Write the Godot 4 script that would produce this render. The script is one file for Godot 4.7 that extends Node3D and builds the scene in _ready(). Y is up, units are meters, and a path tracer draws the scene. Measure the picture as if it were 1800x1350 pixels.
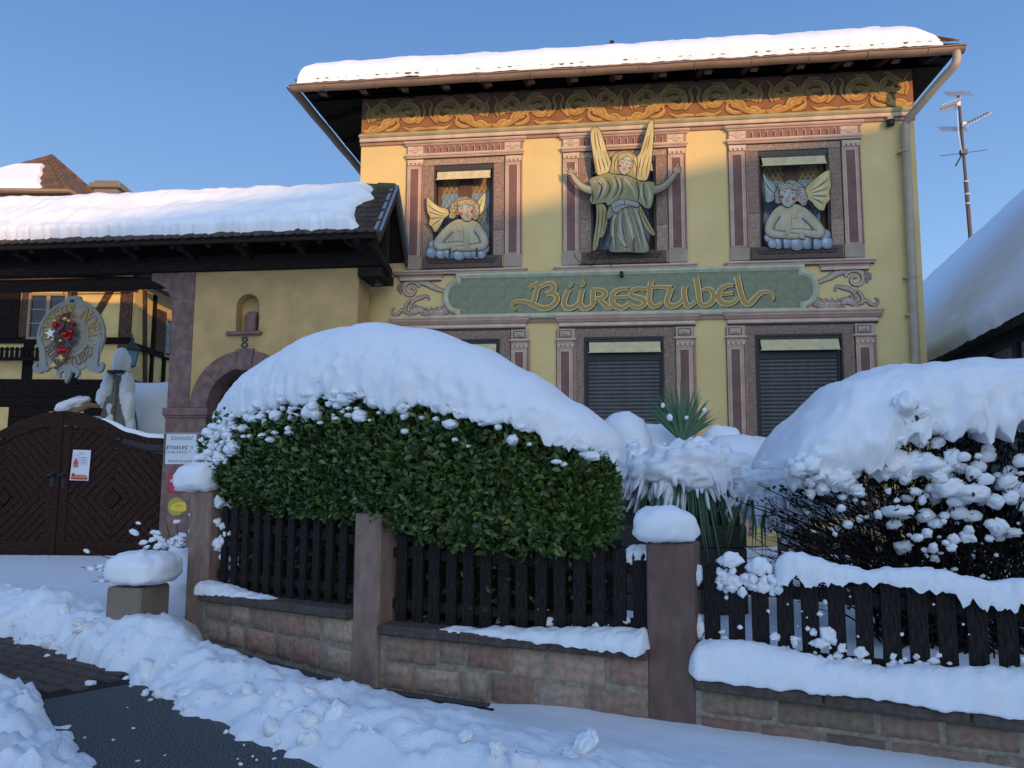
extends Node3D

# ---------------------------------------------------------------- mesh collector
class MB:
	var st := SurfaceTool.new()
	var n := 0
	func _init(smooth := false):
		st.begin(Mesh.PRIMITIVE_TRIANGLES)
		st.set_smooth_group(0 if smooth else -1)
		st.set_color(Color.WHITE)
	func col(c: Color):
		st.set_color(c)
		return self
	func tri(a: Vector3, b: Vector3, c: Vector3):
		st.add_vertex(a); st.add_vertex(b); st.add_vertex(c)
		n += 3
	func trio(a: Vector3, b: Vector3, c: Vector3, o: Vector3):
		if (c - a).cross(b - a).dot((a + b + c) / 3.0 - o) < 0.0: tri(a, c, b)
		else: tri(a, b, c)
	func quado(a: Vector3, b: Vector3, c: Vector3, d: Vector3, o: Vector3):
		if (c - a).cross(b - a).dot((a + b + c + d) / 4.0 - o) < 0.0:
			tri(a, c, b); tri(a, d, c)
		else:
			tri(a, b, c); tri(a, c, d)
	func box(c: Vector3, s: Vector3, bev := 0.0, B := Basis()):
		var h := s * 0.5
		var b: float = min(bev, min(h.x, min(h.y, h.z)) * 0.8)
		if b <= 0.0:
			for a in 3:
				for sg in [-1.0, 1.0]:
					var p: Array[Vector3] = []
					for k in [[-1, -1], [1, -1], [1, 1], [-1, 1]]:
						var v := Vector3.ZERO
						v[a] = sg * h[a]; v[(a + 1) % 3] = k[0] * h[(a + 1) % 3]; v[(a + 2) % 3] = k[1] * h[(a + 2) % 3]
						p.append(c + B * v)
					quado(p[0], p[1], p[2], p[3], c)
			return self
		var pt := func(sx: float, sy: float, sz: float, ax: int) -> Vector3:
			var v := Vector3(sx * (h.x - (0.0 if ax == 0 else b)), sy * (h.y - (0.0 if ax == 1 else b)), sz * (h.z - (0.0 if ax == 2 else b)))
			return c + B * v
		for a in 3:
			var a1 := (a + 1) % 3
			var a2 := (a + 2) % 3
			for sg in [-1.0, 1.0]:
				var q: Array[Vector3] = []
				for k in [[-1.0, -1.0], [1.0, -1.0], [1.0, 1.0], [-1.0, 1.0]]:
					var s3 := Vector3.ZERO
					s3[a] = sg; s3[a1] = k[0]; s3[a2] = k[1]
					q.append(pt.call(s3.x, s3.y, s3.z, a))
				quado(q[0], q[1], q[2], q[3], c)
			for s1 in [-1.0, 1.0]:
				for s2 in [-1.0, 1.0]:
					var e1 := Vector3.ZERO
					e1[a] = -1.0; e1[a1] = s1; e1[a2] = s2
					var e2 := e1
					e2[a] = 1.0
					quado(pt.call(e1.x, e1.y, e1.z, a1), pt.call(e2.x, e2.y, e2.z, a1), pt.call(e2.x, e2.y, e2.z, a2), pt.call(e1.x, e1.y, e1.z, a2), c)
		for sx in [-1.0, 1.0]:
			for sy in [-1.0, 1.0]:
				for sz in [-1.0, 1.0]:
					trio(pt.call(sx, sy, sz, 0), pt.call(sx, sy, sz, 1), pt.call(sx, sy, sz, 2), c)
		return self
	# box from limits: u0..u1, v0..v1, w0..w1
	func lim(u0: float, u1: float, v0: float, v1: float, w0: float, w1: float, bev := 0.0):
		return box(Vector3(u0 + u1, v0 + v1, w0 + w1) * 0.5, Vector3(abs(u1 - u0), abs(v1 - v0), abs(w1 - w0)), bev)
	# a bar of section sx (across) by sy between two points
	func bar(a: Vector3, b: Vector3, sx: float, sy: float, bev := 0.0, upv := Vector3.UP):
		var d := (b - a).normalized()
		var x := upv.cross(d)
		if x.length() < 0.01: x = Vector3.RIGHT
		x = x.normalized()
		return box((a + b) * 0.5, Vector3(sx, sy, a.distance_to(b)), bev, Basis(x, d.cross(x), d))
	func tube(pts: Array, r, sides := 8, cap := true):
		var ring := []
		var px := Vector3.ZERO
		for i in pts.size():
			var d: Vector3 = (pts[min(i + 1, pts.size() - 1)] - pts[max(i - 1, 0)]).normalized()
			var x: Vector3 = px - d * px.dot(d)
			if x.length() < 0.01:
				x = d.cross(Vector3.UP if abs(d.y) < 0.9 else Vector3.RIGHT)
			x = x.normalized()
			px = x
			var y := d.cross(x)
			var rr: float = r[i] if r is Array else r
			var p := PackedVector3Array()
			for k in sides:
				var t := TAU * k / sides
				p.append(pts[i] + (x * cos(t) + y * sin(t)) * rr)
			ring.append(p)
		for i in pts.size() - 1:
			var o: Vector3 = (pts[i] + pts[i + 1]) * 0.5
			for k in sides:
				var k2 := (k + 1) % sides
				quado(ring[i][k], ring[i][k2], ring[i + 1][k2], ring[i + 1][k], o)
		if cap:
			for e in [0, pts.size() - 1]:
				for k in sides:
					trio(pts[e], ring[e][k], ring[e][(k + 1) % sides], pts[1] if e == 0 else pts[pts.size() - 2])
		return self
	func lathe(prof: Array, o: Vector3, sides := 16):
		for i in prof.size() - 1:
			for k in sides:
				var a := TAU * k / sides
				var b := TAU * (k + 1) / sides
				var p: Vector2 = prof[i]
				var q: Vector2 = prof[i + 1]
				var m := Vector3(o.x, o.y + (p.y + q.y) * 0.5, o.z)
				quado(o + Vector3(p.x * cos(a), p.y, p.x * sin(a)), o + Vector3(p.x * cos(b), p.y, p.x * sin(b)), o + Vector3(q.x * cos(b), q.y, q.x * sin(b)), o + Vector3(q.x * cos(a), q.y, q.x * sin(a)), m)
		return self
	# polygon in x,y pushed out from z0 to z1, then placed by X
	func prism(poly: PackedVector2Array, z0: float, z1: float, X := Transform3D()):
		var idx := Geometry2D.triangulate_polygon(poly)
		var cw := Geometry2D.is_polygon_clockwise(poly)
		for i in range(0, idx.size(), 3):
			var a := poly[idx[i]]; var b := poly[idx[i + 1]]; var c := poly[idx[i + 2]]
			trio(X * Vector3(a.x, a.y, z1), X * Vector3(b.x, b.y, z1), X * Vector3(c.x, c.y, z1), X * Vector3(a.x, a.y, z0 - (z1 - z0)))
			trio(X * Vector3(a.x, a.y, z0), X * Vector3(b.x, b.y, z0), X * Vector3(c.x, c.y, z0), X * Vector3(a.x, a.y, z1 + (z1 - z0)))
		for i in poly.size():
			var a := poly[i]; var b := poly[(i + 1) % poly.size()]
			var nrm := Vector2(b.y - a.y, a.x - b.x) * (-1.0 if cw else 1.0)
			var m := (a + b) * 0.5 - nrm
			quado(X * Vector3(a.x, a.y, z0), X * Vector3(b.x, b.y, z0), X * Vector3(b.x, b.y, z1), X * Vector3(a.x, a.y, z1), X * Vector3(m.x, m.y, (z0 + z1) * 0.5))
		return self
	func mesh() -> ArrayMesh:
		st.generate_normals()
		return st.commit()

# ---------------------------------------------------------------- helpers
var FR: Transform3D                    # the frame of the inn's front: x along it, y up, z towards the street
var M := {}
var nz := FastNoiseLite.new()
var rng := RandomNumberGenerator.new()
var used := {}

func numbered(nm: String) -> String:
	if not used.has(nm):
		used[nm] = 0
		return nm
	used[nm] += 1
	return "%s_%03d" % [nm, used[nm]]

func thing(nm: String, label: String, cat: String, base := Vector3.ZERO, frame := Transform3D(), group := "") -> Node3D:
	var o := Node3D.new()
	o.name = numbered(nm)
	add_child(o)
	o.transform = frame * Transform3D(Basis(), base)
	o.set_meta("label", label); o.set_meta("category", cat); o.set_meta("off", -base)
	if group: o.set_meta("group", group)
	return o

func put(nm: String, mesh: Mesh, mat: Material, parent: Node3D) -> MeshInstance3D:
	var o := MeshInstance3D.new()
	o.name = nm
	o.mesh = mesh
	o.material_override = mat
	parent.add_child(o, true)
	if parent.has_meta("off"): o.position = parent.get_meta("off")
	return o

func node(nm: String, parent: Node3D) -> Node3D:
	var o := Node3D.new()
	o.name = nm
	parent.add_child(o, true)
	if parent.has_meta("off"): o.position = parent.get_meta("off")
	return o

func single(nm: String, mesh: Mesh, mat: Material, label: String, cat: String, frame := Transform3D(), group := "", kind := "") -> MeshInstance3D:
	var o := MeshInstance3D.new()
	o.name = numbered(nm)
	o.mesh = mesh
	o.material_override = mat
	add_child(o)
	o.transform = frame
	o.set_meta("label", label); o.set_meta("category", cat)
	if group: o.set_meta("group", group)
	if kind: o.set_meta("kind", kind)
	return o

func structure(nm: String, mesh: Mesh, mat: Material) -> MeshInstance3D:
	var o := MeshInstance3D.new()
	o.name = nm
	o.mesh = mesh
	o.material_override = mat
	o.set_meta("kind", "structure")
	add_child(o)
	return o

# rows x cols of points as a smooth sheet; wrap joins the last column to the first
func sheet(cols: int, rows: int, P: PackedVector3Array, wrap := false) -> ArrayMesh:
	var N := PackedVector3Array()
	N.resize(P.size())
	var I := PackedInt32Array()
	var cc := cols if wrap else cols - 1
	for j in rows - 1:
		for i in cc:
			var i2 := (i + 1) % cols
			var a := j * cols + i; var b := j * cols + i2; var c := (j + 1) * cols + i2; var d := (j + 1) * cols + i
			var n1 := (P[c] - P[a]).cross(P[b] - P[a])
			var n2 := (P[d] - P[a]).cross(P[c] - P[a])
			N[a] += n1 + n2; N[b] += n1; N[c] += n1 + n2; N[d] += n2
			I.append_array(PackedInt32Array([a, b, c, a, c, d]))
	for k in N.size():
		N[k] = N[k].normalized() if N[k].length() > 1e-12 else Vector3.UP
	var arr := []
	arr.resize(Mesh.ARRAY_MAX)
	arr[Mesh.ARRAY_VERTEX] = P; arr[Mesh.ARRAY_NORMAL] = N; arr[Mesh.ARRAY_INDEX] = I
	var m := ArrayMesh.new()
	m.add_surface_from_arrays(Mesh.PRIMITIVE_TRIANGLES, arr)
	return m

func sgnpow(x: float, e: float) -> float:
	return sign(x) * pow(abs(x), e)

# a rounded, lumpy body (snow cap, clump, chunk): e < 1 is boxier; the underside is flattened to `under` of the height
func lump(c: Vector3, r: Vector3, e: float, amp: float, freq: float, sd: float, B := Basis(), nu := 24, nv := 14, under := 1.0) -> ArrayMesh:
	var P := PackedVector3Array()
	for j in nv + 1:
		var ph := PI * j / nv - PI / 2
		for i in nu:
			var th := -TAU * i / nu
			var d := Vector3(sgnpow(cos(ph), e) * sgnpow(cos(th), e), sgnpow(sin(ph), e), sgnpow(cos(ph), e) * sgnpow(sin(th), e))
			var q := Vector3(d.x * r.x, d.y * r.y * (under if d.y < 0 else 1.0), d.z * r.z)
			var s := c + Vector3(sd, sd * 1.7, -sd)
			var f := nz.get_noise_3dv((s + q) * freq) + 0.5 * nz.get_noise_3dv((s + q) * freq * 2.3) + 0.28 * nz.get_noise_3dv((s + q) * freq * 5.7)
			P.append(c + B * (q + d.normalized() * f * amp))
	return sheet(nu, nv + 1, P, true)

func lerps(t: float, keys: Array) -> float:      # [[t, value], ...] smoothly joined
	if t <= keys[0][0]: return keys[0][1]
	for i in keys.size() - 1:
		if t <= keys[i + 1][0]:
			var k: float = (t - keys[i][0]) / (keys[i + 1][0] - keys[i][0])
			k = k * k * (3 - 2 * k) * 0.5 + k * 0.5
			return lerp(float(keys[i][1]), float(keys[i + 1][1]), k)
	return keys[-1][1]

func smooth2(p: Array, closed := true, sub := 4) -> PackedVector2Array:   # Catmull-Rom through 2D points
	var out := PackedVector2Array()
	var n := p.size()
	for i in (n if closed else n - 1):
		var a: Vector2 = p[(i - 1 + n) % n] if closed or i > 0 else p[0]
		var b: Vector2 = p[i]
		var c: Vector2 = p[(i + 1) % n]
		var d: Vector2 = p[(i + 2) % n] if closed or i + 2 < n else p[n - 1]
		for k in sub:
			out.append(b.cubic_interpolate(c, a, d, float(k) / sub))
	if not closed: out.append(p[n - 1])
	return out

func V2(l: Array) -> Array:
	var o := []
	for i in range(0, l.size(), 2): o.append(Vector2(l[i], l[i + 1]))
	return o

# a brush stroke: polygon round a line, w is the width at both ends and the middle
func stroke(line: PackedVector2Array, w0: float, w1: float, w2: float) -> PackedVector2Array:
	var L := PackedVector2Array()
	var Rr := PackedVector2Array()
	var n := line.size()
	for i in n:
		var d := (line[min(i + 1, n - 1)] - line[max(i - 1, 0)]).normalized()
		var t := float(i) / (n - 1)
		var w := lerpf(w0, w1, t * 2) if t < 0.5 else lerpf(w1, w2, t * 2 - 1)
		var nn := Vector2(-d.y, d.x) * w * 0.5
		L.append(line[i] + nn)
		Rr.append(line[i] - nn)
	Rr.reverse()
	L.append_array(Rr)
	return L

# the same stroke as a solid band with steep sides, built quad by quad so that it may cross itself
func band(mb: MB, line: PackedVector2Array, w0: float, w1: float, w2: float, z0: float, z1: float):
	var n := line.size()
	var P := []
	for i in n:
		var d := (line[min(i + 1, n - 1)] - line[max(i - 1, 0)]).normalized()
		var t := float(i) / (n - 1)
		var w := lerpf(w0, w1, t * 2) if t < 0.5 else lerpf(w1, w2, t * 2 - 1)
		var nn := Vector2(-d.y, d.x) * w * 0.5
		P.append([line[i] + nn, line[i] - nn])
	for i in n - 1:
		var a: Vector2 = P[i][0]; var b: Vector2 = P[i][1]; var c: Vector2 = P[i + 1][1]; var d: Vector2 = P[i + 1][0]
		var o := Vector3((line[i].x + line[i + 1].x) / 2, (line[i].y + line[i + 1].y) / 2, z0)
		mb.quado(Vector3(a.x, a.y, z1), Vector3(b.x, b.y, z1), Vector3(c.x, c.y, z1), Vector3(d.x, d.y, z1), o)
		mb.quado(Vector3(a.x, a.y, z0), Vector3(a.x, a.y, z1), Vector3(d.x, d.y, z1), Vector3(d.x, d.y, z0), o)
		mb.quado(Vector3(b.x, b.y, z0), Vector3(b.x, b.y, z1), Vector3(c.x, c.y, z1), Vector3(c.x, c.y, z0), o)
	for e in [0, n - 1]:
		var o2 := Vector3(line[1 if e == 0 else n - 2].x, line[1 if e == 0 else n - 2].y, z0)
		mb.quado(Vector3(P[e][0].x, P[e][0].y, z0), Vector3(P[e][0].x, P[e][0].y, z1), Vector3(P[e][1].x, P[e][1].y, z1), Vector3(P[e][1].x, P[e][1].y, z0), o2)

func lin(r: float, g: float, b: float) -> Color:
	return Color(r, g, b).linear_to_srgb()

func ntex(freq: float, sd: int, c0: Color, c1: Color, normal := 0.0, kind := FastNoiseLite.TYPE_SIMPLEX_SMOOTH, size := 512) -> NoiseTexture2D:
	var n := FastNoiseLite.new()
	n.seed = sd
	n.frequency = freq
	n.noise_type = kind
	n.fractal_octaves = 5
	var t := NoiseTexture2D.new()
	t.width = size; t.height = size; t.seamless = true
	t.noise = n
	if normal > 0.0:
		t.as_normal_map = true
		t.bump_strength = normal
	else:
		var g := Gradient.new()
		g.set_color(0, c0); g.set_color(1, c1)
		t.color_ramp = g
	return t

var T := {}
func mat(key: String, c: Color, rough := 0.85, tex := "", tscale := 1.0, nrm := "", nscale := 1.0, nstr := 1.0, stretch := Vector3.ONE) -> StandardMaterial3D:
	var m := StandardMaterial3D.new()
	m.resource_name = key
	m.albedo_color = c
	m.roughness = rough
	m.uv1_triplanar = true
	m.uv1_scale = stretch * tscale
	if tex: m.albedo_texture = T[tex]
	if nrm:
		m.normal_enabled = true
		m.normal_texture = T[nrm]
		m.normal_scale = nstr
	M[key] = m
	return m

func textures():
	var W := Color(1, 1, 1)
	T.blotch = ntex(0.012, 3, Color(0.72, 0.70, 0.68), W)
	T.soft = ntex(0.006, 5, Color(0.86, 0.86, 0.85), W)
	T.faint = ntex(0.006, 6, Color(0.94, 0.935, 0.92), W)
	T.agg = ntex(0.13, 10, Color(0.22, 0.22, 0.22), W)
	T.grain = ntex(0.06, 7, Color(0.62, 0.6, 0.58), W)
	T.speck = ntex(0.35, 9, Color(0.3, 0.3, 0.3), W)
	T.wood = ntex(0.02, 11, Color(0.5, 0.48, 0.46), W)
	T.gold = ntex(0.07, 12, Color(0.45, 0.35, 0.3), W)
	T.n_fine = ntex(0.09, 21, W, W, 3.0)
	T.n_mid = ntex(0.03, 23, W, W, 5.0)
	T.n_soft = ntex(0.012, 25, W, W, 6.0)

func materials():
	var vc := func(k: String):
		M[k].vertex_color_use_as_albedo = true
	mat("snow", lin(0.90, 0.91, 0.93), 0.75, "", 2.6, "n_mid", 1.0, 0.45)
	M.snow.uv1_world_triplanar = true
	mat("snow_rough", lin(0.88, 0.89, 0.91), 0.8, "", 3.0, "n_mid", 1.0, 1.0)
	M.snow_rough.uv1_world_triplanar = true
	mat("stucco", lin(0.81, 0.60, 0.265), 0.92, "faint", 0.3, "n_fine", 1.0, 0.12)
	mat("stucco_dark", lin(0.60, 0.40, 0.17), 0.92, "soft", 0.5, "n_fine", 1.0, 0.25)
	mat("paint", Color.WHITE, 0.85, "soft", 0.9, "n_fine", 1.0, 0.1); vc.call("paint")
	mat("stone", Color(1.12, 1.08, 1.05), 0.9, "blotch", 2.2, "n_mid", 2.0, 0.5); vc.call("stone")
	mat("sandstone", lin(0.27, 0.165, 0.15), 0.9, "blotch", 0.7, "n_fine", 1.0, 0.4)
	mat("post_stone", lin(0.37, 0.245, 0.195), 0.92, "blotch", 1.1, "n_mid", 1.0, 0.5, Vector3(1.4, 0.45, 1.4))
	mat("post_stone_dark", lin(0.215, 0.13, 0.105), 0.85, "blotch", 1.1, "n_mid", 1.0, 0.5, Vector3(1.4, 0.45, 1.4))  # darker, slightly smoother stone for the right post
	mat("coping", lin(0.12, 0.095, 0.08), 0.95, "blotch", 2.0, "n_mid", 1.0, 1.0)
	mat("mortar", lin(0.40, 0.34, 0.265), 0.95, "blotch", 2.5, "n_mid", 1.0, 0.5)
	mat("dark_wood", lin(0.042, 0.036, 0.036), 0.75, "wood", 2.5, "n_mid", 1.0, 0.5, Vector3(3.0, 0.35, 3.0))
	mat("beam_wood", lin(0.055, 0.042, 0.036), 0.8, "wood", 1.5, "n_mid", 1.0, 0.5, Vector3(0.3, 3.0, 3.0))
	mat("soffit", lin(0.06, 0.045, 0.036), 0.85, "wood", 1.5)
	mat("fascia", lin(0.06, 0.065, 0.055), 0.7, "soft", 1.0)
	mat("gate_wood", lin(0.072, 0.038, 0.031), 0.8, "wood", 1.6, "n_mid", 1.0, 0.1, Vector3(1.2, 1.2, 1.2))
	mat("old_wood", lin(0.09, 0.085, 0.075), 0.9, "wood", 1.6, "n_mid", 1.0, 0.8, Vector3(0.4, 4.0, 4.0))
	mat("timber", lin(0.17, 0.105, 0.075), 0.85, "wood", 1.2)
	mat("timber_dark", lin(0.03, 0.022, 0.02), 0.85, "wood", 1.2)
	mat("infill", lin(0.85, 0.60, 0.25), 0.92, "soft", 0.6)
	mat("gutter", lin(0.30, 0.19, 0.12), 0.5, "soft", 1.0)
	mat("pipe", lin(0.52, 0.41, 0.28), 0.5, "soft", 0.8)
	mat("tile", Color.WHITE, 0.9, "blotch", 2.5, "n_mid", 1.0, 0.8); vc.call("tile")
	mat("tile_brown", lin(0.20, 0.115, 0.07), 0.9, "blotch", 2.5, "n_mid", 1.0, 0.8)
	mat("tile_moss", lin(0.12, 0.105, 0.055), 0.95, "blotch", 2.5, "n_mid", 1.0, 1.0)
	mat("black", lin(0.012, 0.012, 0.014), 0.5)
	mat("shutter", lin(0.10, 0.098, 0.095), 0.45, "soft", 2.0)
	mat("frame_dark", lin(0.05, 0.035, 0.03), 0.5)
	mat("awning", lin(0.78, 0.66, 0.38), 0.9, "soft", 2.0)
	mat("glass_sky_tint", lin(0.16, 0.24, 0.30), 0.06)  # sky reflection put into the pane colour as pale blue
	mat("glass_dark", lin(0.02, 0.025, 0.03), 0.05)
	mat("lead", lin(0.5, 0.5, 0.48), 0.5)
	mat("curtain", lin(0.30, 0.17, 0.04), 0.9, "soft", 3.0)
	mat("board", lin(0.29, 0.30, 0.185), 0.85, "soft", 3.0, "n_mid", 1.0, 0.2)
	mat("board_rim", lin(0.60, 0.585, 0.40), 0.75, "soft", 1.2)
	mat("gold", lin(0.86, 0.60, 0.15), 0.6, "gold", 3.0)
	mat("gold_light", lin(0.92, 0.76, 0.36), 0.6)
	mat("shade_paint", lin(0.035, 0.045, 0.035), 0.85)
	mat("asphalt", lin(0.26, 0.255, 0.255), 0.9, "agg", 0.9, "n_fine", 1.0, 2.2)
	M.asphalt.uv1_world_triplanar = true
	mat("soil", lin(0.03, 0.028, 0.025), 0.95, "speck", 1.3, "n_fine", 1.0, 1.5)
	mat("paver", Color.WHITE, 0.9, "grain", 2.0, "n_mid", 1.0, 0.5); vc.call("paver")
	mat("concrete", lin(0.75, 0.60, 0.44), 0.95, "agg", 2.0, "n_fine", 1.0, 2.5)
	mat("leaf", Color.WHITE, 0.38); vc.call("leaf")
	M.leaf.backlight_enabled = true
	M.leaf.backlight = Color(0.12, 0.16, 0.05)
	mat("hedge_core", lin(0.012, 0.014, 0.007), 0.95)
	mat("twig", lin(0.035, 0.027, 0.024), 0.85, "grain", 6.0)
	mat("frond", lin(0.085, 0.17, 0.085), 0.5)
	mat("frond_dry", lin(0.10, 0.075, 0.04), 0.8)
	mat("plaque", lin(0.62, 0.66, 0.68), 0.4)
	mat("ink", lin(0.02, 0.03, 0.06), 0.7)
	mat("grey_ink", lin(0.12, 0.14, 0.18), 0.7)
	mat("red", lin(0.42, 0.02, 0.03), 0.35)
	mat("yellow", lin(0.75, 0.52, 0.05), 0.5)
	mat("orange", lin(0.65, 0.22, 0.04), 0.6)
	mat("white", lin(0.8, 0.8, 0.8), 0.6)
	mat("paper", lin(0.75, 0.74, 0.80), 0.8)
	mat("sign_grey", lin(0.46, 0.435, 0.36), 0.85, "blotch", 5.0, "n_mid", 3.0, 0.5)
	mat("sign_gold", lin(0.55, 0.37, 0.11), 0.7, "grain", 3.0)
	mat("sign_rose", lin(0.35, 0.26, 0.22), 0.8, "grain", 3.0)
	mat("bauble", lin(0.45, 0.01, 0.015), 0.15)
	M.bauble.metallic = 0.4
	mat("bauble_gold", lin(0.55, 0.42, 0.15), 0.25)
	M.bauble_gold.metallic = 0.6
	mat("rosewood", lin(0.20, 0.02, 0.02), 0.6)
	mat("grey_straw", lin(0.22, 0.21, 0.21), 0.9, "grain", 6.0)
	mat("canvas", lin(0.23, 0.22, 0.19), 0.9, "soft", 2.0, "n_mid", 1.0, 0.4)
	mat("metal_rust", lin(0.17, 0.11, 0.09), 0.6, "grain", 4.0)
	mat("metal", lin(0.55, 0.55, 0.56), 0.35)
	M.metal.metallic = 0.7
	mat("metal_dark", lin(0.03, 0.035, 0.035), 0.5)
	mat("barn_wall", lin(0.40, 0.43, 0.45), 0.9, "blotch", 1.0)
	for k in ["dark_wood", "beam_wood", "soffit", "gate_wood", "timber", "timber_dark", "twig"]: M[k].metallic_specular = 0.2
	mat("wall_far", lin(0.55, 0.47, 0.36), 0.9, "soft", 0.3)


# ---------------------------------------------------------------- order of building
func _ready():
	# camera at eye height on the street
	var cam := Camera3D.new()
	cam.name = "camera"
	cam.fov = 53.06
	cam.near = 0.05
	cam.far = 900.0
	add_child(cam)
	cam.transform = Transform3D(Basis(Vector3.RIGHT, deg_to_rad(6.2)) * Basis(Vector3.BACK, deg_to_rad(0.28)), Vector3(0, 1.6, 0))
	cam.current = true
	# evening sky of a clear winter day
	var sun_dir := Vector3(0.619, 0.15, 1.086).normalized()
	var env := Environment.new()
	env.background_mode = Environment.BG_SKY
	var sky := Sky.new()
	var sm := PanoramaSkyMaterial.new()
	sm.panorama = sky_picture(sun_dir)
	sky.sky_material = sm
	env.sky = sky
	env.background_energy_multiplier = 1.0
	env.tonemap_mode = Environment.TONE_MAPPER_LINEAR
	env.tonemap_exposure = 1.0
	env.sdfgi_enabled = true
	env.ssao_enabled = true
	env.ssil_enabled = true
	var we := WorldEnvironment.new()
	we.name = "world_environment"
	we.environment = env
	add_child(we)
	var sun := DirectionalLight3D.new()
	sun.name = "sun"
	sun.light_color = Color(1.0, 0.57, 0.20).linear_to_srgb()
	sun.light_energy = 1.02
	sun.light_angular_distance = 0.8
	sun.shadow_enabled = true
	add_child(sun)
	sun.basis = Basis.looking_at(-sun_dir)
	# frame of the inn's front
	var ya := deg_to_rad(7.16)
	FR = Transform3D(Basis(Vector3(cos(ya), 0, sin(ya)), Vector3.UP, Vector3(-sin(ya), 0, cos(ya))), Vector3(-2.84, 0, -13.82))
	nz.seed = 4
	nz.frequency = 1.0
	nz.fractal_octaves = 3
	rng.seed = 77
	textures()
	materials()
	ground()
	across_the_street()
	inn()
	gatehouse()
	courtyard()
	barn()
	fence()
	signs()
	figures()
	hedge()
	bush()
	palm()
	snow_details()

func sky_picture(s: Vector3) -> ImageTexture:
	var W := 512
	var H := 256
	var im := Image.create_empty(W, H, false, Image.FORMAT_RGBF)
	for j in H:
		var el := (0.5 - (j + 0.5) / H) * PI
		for i in W:
			var ph := TAU * (i + 0.5) / W
			var d := Vector3(sin(ph) * cos(el), sin(el), -cos(ph) * cos(el))
			var y: float = max(d.y, 0.0)
			var t := pow(1.0 - y, 2.6)
			var c := Color(0.070, 0.198, 0.52).lerp(Color(0.51, 0.83, 1.24), t)
			# the air glows towards the low sun: a broad pale lobe and a warm band at the horizon
			var g: float = max(d.dot(s), 0.0)
			var half := 0.5 + 0.5 * d.dot(s)
			var low := pow(1.0 - y, 4.0)
			c = c * (1.0 + 0.5 * g * g) + Color(0.76, 0.80, 0.69) * (1.11 * pow(g, 2.2)) + Color(0.9, 0.75, 0.5) * (low * 0.6 * pow(half, 3.0)) + Color(1.0, 0.75, 0.45) * (1.0 * pow(g, 14.0))
			if d.y < 0.0: c = Color(0.3, 0.36, 0.45)
			im.set_pixel(i, j, c)
	return ImageTexture.create_from_image(im)

# ---------------------------------------------------------------- ground
var foot := PackedVector2Array([Vector2(-16, -13.5), Vector2(-8, -9.6), Vector2(-4.78, -7.41), Vector2(-4.18, -6.97), Vector2(-3.47, -6.49), Vector2(-2.77, -5.91), Vector2(-2.12, -5.25), Vector2(-1.56, -4.73), Vector2(-1.02, -4.31), Vector2(0.0, -3.62), Vector2(2.0, -2.75), Vector2(8.0, -0.6)])
var near_edge := PackedVector2Array([Vector2(-9, -8.4), Vector2(-4.6, -6.35), Vector2(-3.64, -5.72), Vector2(-3.35, -5.62), Vector2(-3.0, -5.2), Vector2(-2.72, -4.85), Vector2(-2.4, -4.5), Vector2(-2.05, -4.1), Vector2(-1.85, -3.6), Vector2(-1.7, -2.6), Vector2(-1.2, -1.2), Vector2(0, 0.5)])
var wall_line := PackedVector2Array([Vector2(-2.98, -7.35), Vector2(-1.1, -5.82), Vector2(0.98, -4.93), Vector2(3.2, -3.97), Vector2(5.2, -3.1)])

func side(p: Vector2, L: PackedVector2Array) -> float:      # distance to a line, positive on its left
	var best := 1e9
	var sg := 1.0
	for i in L.size() - 1:
		var q := Geometry2D.get_closest_point_to_segment(p, L[i], L[i + 1])
		var d := p.distance_to(q)
		if d < best - 1e-6:
			best = d
			var e := L[i + 1] - L[i]
			sg = 1.0 if e.cross(p - L[i]) < 0.0 else -1.0
	return best * sg

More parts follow.
